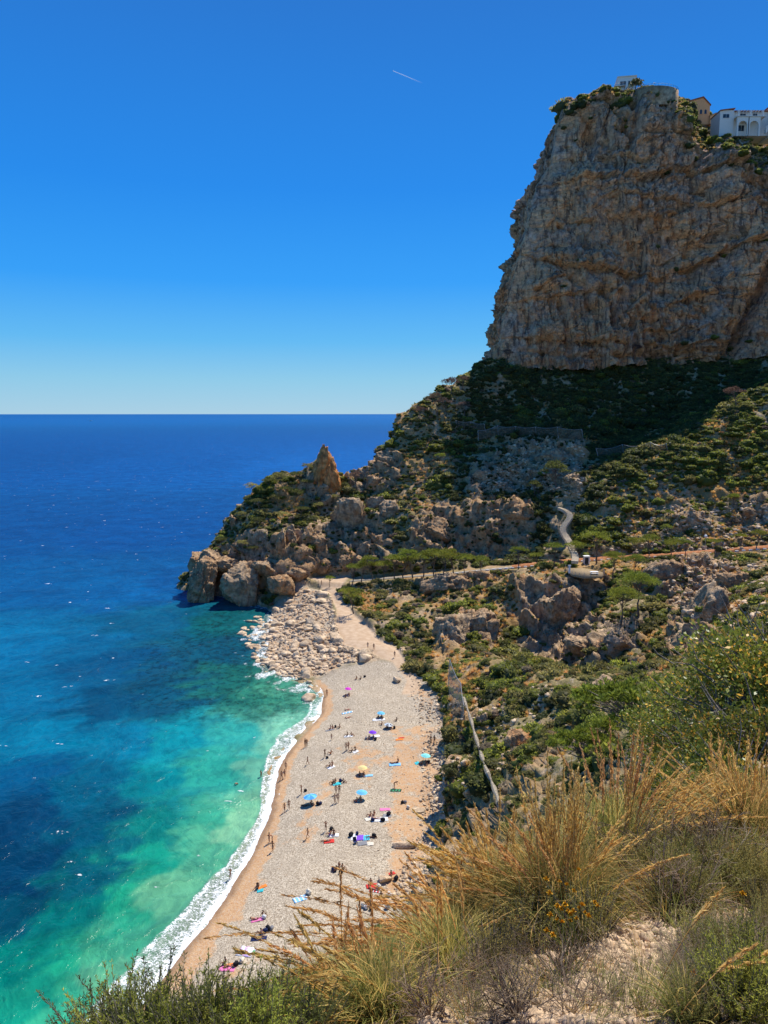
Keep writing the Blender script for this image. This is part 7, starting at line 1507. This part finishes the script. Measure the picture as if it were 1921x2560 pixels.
for a in [(z1,855,392,C_['lblue'],'long pale blue towel spread beside a reclining sunbather on the upper shingle',2.4,0.7,0.15,C_['white']),(z1,1072,440,C_['white'],'white blanket under the upper light blue parasol',2.6,1.1,0.0),(z1,735,512,C_['grey'],'grey towel under the couple near the sea',1.9,0.8,0.2),
    (z1,862,555,C_['white'],'pale towel under the couple above the standing trio',1.8,0.9,0.0),(z1,1050,556,C_['white'],'white towel right behind the purple parasol group',1.7,0.9,0.3),(z1,912,662,C_['white'],'white towel right of the striding couple',1.1,0.8,0.6),(z1,742,770,C_['white'],'small white towel with two bathers near the sea',1.5,0.9,0.7),
    (z1,1215,578,C_['orange'],'orange towel lying alone at the right',1.5,0.8,0.0),(z1,1228,566,C_['red'],'red folded towel on top side of the orange one',1.2,0.35,0.0),(z1,1183,750,C_['lblue'],'light blue towel with a sunbather and one in pink',2.2,1.0,0.05),(z1,1337,742,C_['teal'],'small turquoise cloth left of the dark group',0.9,0.9,0.4),
    (z1,1002,828,C_['lblue'],'pale blue towel right of the yellow parasol group',1.5,0.7,0.0),(z1,783,884,C_['teal'],'round cornered turquoise mat in the middle of the beach',1.5,1.1,0.2),(z1,1190,930,C_['green'],'green and black striped towel under the bending person',1.9,0.9,-0.15,C_['black']),
    (z1,1115,1062,C_['pink'],'pink towel behind the big group with white blankets',1.7,0.8,0.0),(z1,1080,1130,C_['white'],'white blanket in the middle of the big group',2.6,1.3,0.1),(z1,1010,1125,C_['cream'],'cream blanket at the left of the big group',1.6,1.0,0.4),(z1,1130,1105,C_['grey'],'grey blanket at the right of the big group',1.4,0.9,-0.2),
    (z2,968,133,C_['white'],'white towel at the left end of the row of coloured towels',0.9,1.6,0.0),(z2,1003,138,C_['purple'],'deep violet blue towel in the row of coloured towels',1.3,1.3,0.05),(z2,1046,138,C_['teal'],'sky blue towel in the row of coloured towels',1.1,1.2,0.0,C_['lblue']),(z2,1022,172,C_['grey'],'pale grey towel below the coloured row',1.5,1.0,0.2),(z2,1072,176,C_['cream'],'cream towel at the right below the coloured row',1.0,0.8,0.0),
    (z2,812,160,C_['red'],'bright orange red towel under a sunbather in the lower middle',1.6,1.0,0.1),(z2,845,122,C_['white'],'white towel behind the orange red one',1.4,0.8,0.0),(z2,632,520,C_['lblue'],'light blue patterned towel lying alone in the lower middle',1.9,1.15,0.45,C_['white']),(z2,380,470,C_['teal'],'pale turquoise cloth below the orange mat',0.9,0.7,0.0),(z2,392,447,C_['orange'],'orange mat with a sitting bather near the sand edge',1.3,0.7,0.5),
    (z2,362,652,C_['pink'],'magenta towel with a sunbather near the sand edge',1.6,0.8,0.1),(z2,372,770,C_['navy'],'dark towel with a sunbather above the patterned cloth',2.0,0.8,0.0),(z2,172,960,C_['pink'],'pink towel at the edge of the bottom bushes',2.0,0.9,-0.2),(z2,192,940,C_['orange'],'orange towel at the edge of the bottom bushes',1.6,0.7,0.0),
    (z2,1082,440,C_['red'],'red towel behind the tall grass stalks, upper one',1.6,0.8,0.2),(z2,1100,468,C_['red'],'red towel behind the tall grass stalks, lower one',1.5,0.7,-0.2,C_['white']),(z2,1208,362,C_['red'],'crimson towel at the right of the brown boulder',0.9,0.7,0.4),(z2,1055,560,C_['white'],'white cloth among the bags behind the grass stalks',1.3,0.9,0.3)]: towel(*a)
towel(z2, 293, 853, mat_floral(), 'large white cloth with a pink and green pattern near the bottom of the beach', 2.1, 1.6, -0.35, None, 'beach cloth')
# bags: a rounded pouch with a flap and a strap
bagm = {}
V, F = angular(33, 3, 3, (0.7, 0.9), 0.05, (0.26, 0.17, 0.2), 2.5, 0, 2.6); BAGB = mesh_np('pouch', V + [0, 0, 0.17], F, CLO['black'])
BAGF = MB().box((0, -0.10, 0.27), (0.40, 0.16, 0.06), 0, 0.5).mesh('flap', CLO['black']); BAGS = MB().tube([(-0.18, 0, 0.3), (-0.1, 0, 0.48), (0.1, 0, 0.48), (0.18, 0, 0.3)], 0.016, 4).mesh('strap', CLO['black'])
def bag(z, X, Y, c, label, s=1.0):
    e = tag(empty('bag', tuple(gp(*z(X, Y))), X*0.1), label, 'bag'); e.scale = (s,)*3
    for m_, n_ in ((BAGB, 'pouch'), (BAGF, 'flap'), (BAGS, 'strap')): setmat(ob(n_, m_, e), CLO[c])
for a in [(z1,772,492,'black','small black bag between the two seated bathers near the sea',1.2),(z1,565,935,'black','small black bag right of the one standing with raised arms',1.1),(z1,715,706,'black','black bag on the shingle below the standing bather near the sea',1.1),(z1,650,1030,'black','black bag right of the large blue parasol group',1.5),(z1,668,1027,'navy','navy bag at the far right of the large blue parasol group',1.3),
    (z1,808,868,'navy','dark bag between the turquoise mat and the bather in grey',1.3),(z1,1235,1018,'black','dark bag lying alone on the orange sand',1.2),(z1,1255,1015,'grey','grey bag beside the dark one on the orange sand',1.1),(z1,1275,1052,'cream','cream bag left of the flat pale slab',1.3),(z1,1140,1100,'black','black bag at the right of the big group',1.6),(z1,1100,1140,'black','black bag before the white blanket of the big group',1.5),(z1,1030,1140,'navy','navy bag at the front of the big group',1.3),
    (z1,975,145,'black','black bag right of the pair nearest the rubble field',1.2),(z1,1180,500,'black','black bag right of the white parasol',1.3),(z1,985,575,'grey','grey bag left of the purple parasol group',1.3),(z1,1050,580,'black','black bag right of the purple parasol group',1.4),(z1,1415,740,'black','black bag right of the dark group at the slope foot',1.4),
    (z2,950,125,'black','black bag at the left end of the coloured towels',1.6),(z2,1095,130,'black','black bag at the right end of the coloured towels',1.4),(z2,990,115,'navy','navy bag above the violet towel',1.2),(z2,840,345,'navy','navy bag left of the lone trio',1.4),(z2,888,358,'black','black bag in front of the lone trio',1.4),(z2,685,488,'cream','cream beach bag at the head of the blue patterned towel',1.7),
    (z2,1050,578,'white','white bag among the heap behind the grass stalks, left',1.6),(z2,1080,585,'black','black bag among the heap behind the grass stalks, middle',1.6),(z2,1030,570,'cream','cream bag at the left end of the heap behind the grass stalks',1.5),(z2,1180,580,'grey','grey bag right of the dark standing bather',1.7),(z2,1190,500,'white','white bag above right of the dark standing bather',1.4),(z2,1125,450,'cream','cream bag right of the red towels',1.4),(z2,1235,400,'black','black bag right of the bather in red',1.5),
    (z2,430,715,'black','black bag above right of the dark towel with a sunbather',1.5),(z2,412,730,'navy','navy bag right of the dark towel with a sunbather',1.4),(z2,452,712,'grey','grey bag farthest right above the patterned cloth',1.2),(z2,405,642,'white','white bag right of the magenta towel',1.2),(z2,228,940,'black','black bag right of the orange towel at the bottom bushes',1.4),(z2,265,915,'cream','cream bag above the bottom bushes',1.4),(z2,826,86,'black','black bag above the lilac top bather',1.3),(z2,365,440,'brown','brown bag left of the orange mat',1.2)]: bag(*a)
# low folding chair
cp_ = np.array(gp(*z2(978, 172))); ch = tag(empty('beach_chair', tuple(cp_), 0.4), 'low folding beach chair below the row of coloured towels', 'beach chair')
MB().box((0, 0, 0.28), (0.55, 0.5, 0.03)).ob('seat', CLO['navy'], ch); MB().box((0, 0.33, 0.55), (0.55, 0.03, 0.6), 0, -0.4).ob('backrest', CLO['navy'], ch)
for x in (-0.27, 0.27):
    for y in (-0.22, 0.24): MB().tube([[x, y, 0], [x, y, 0.3]], 0.018, 5).ob('leg', M_METAL, ch)
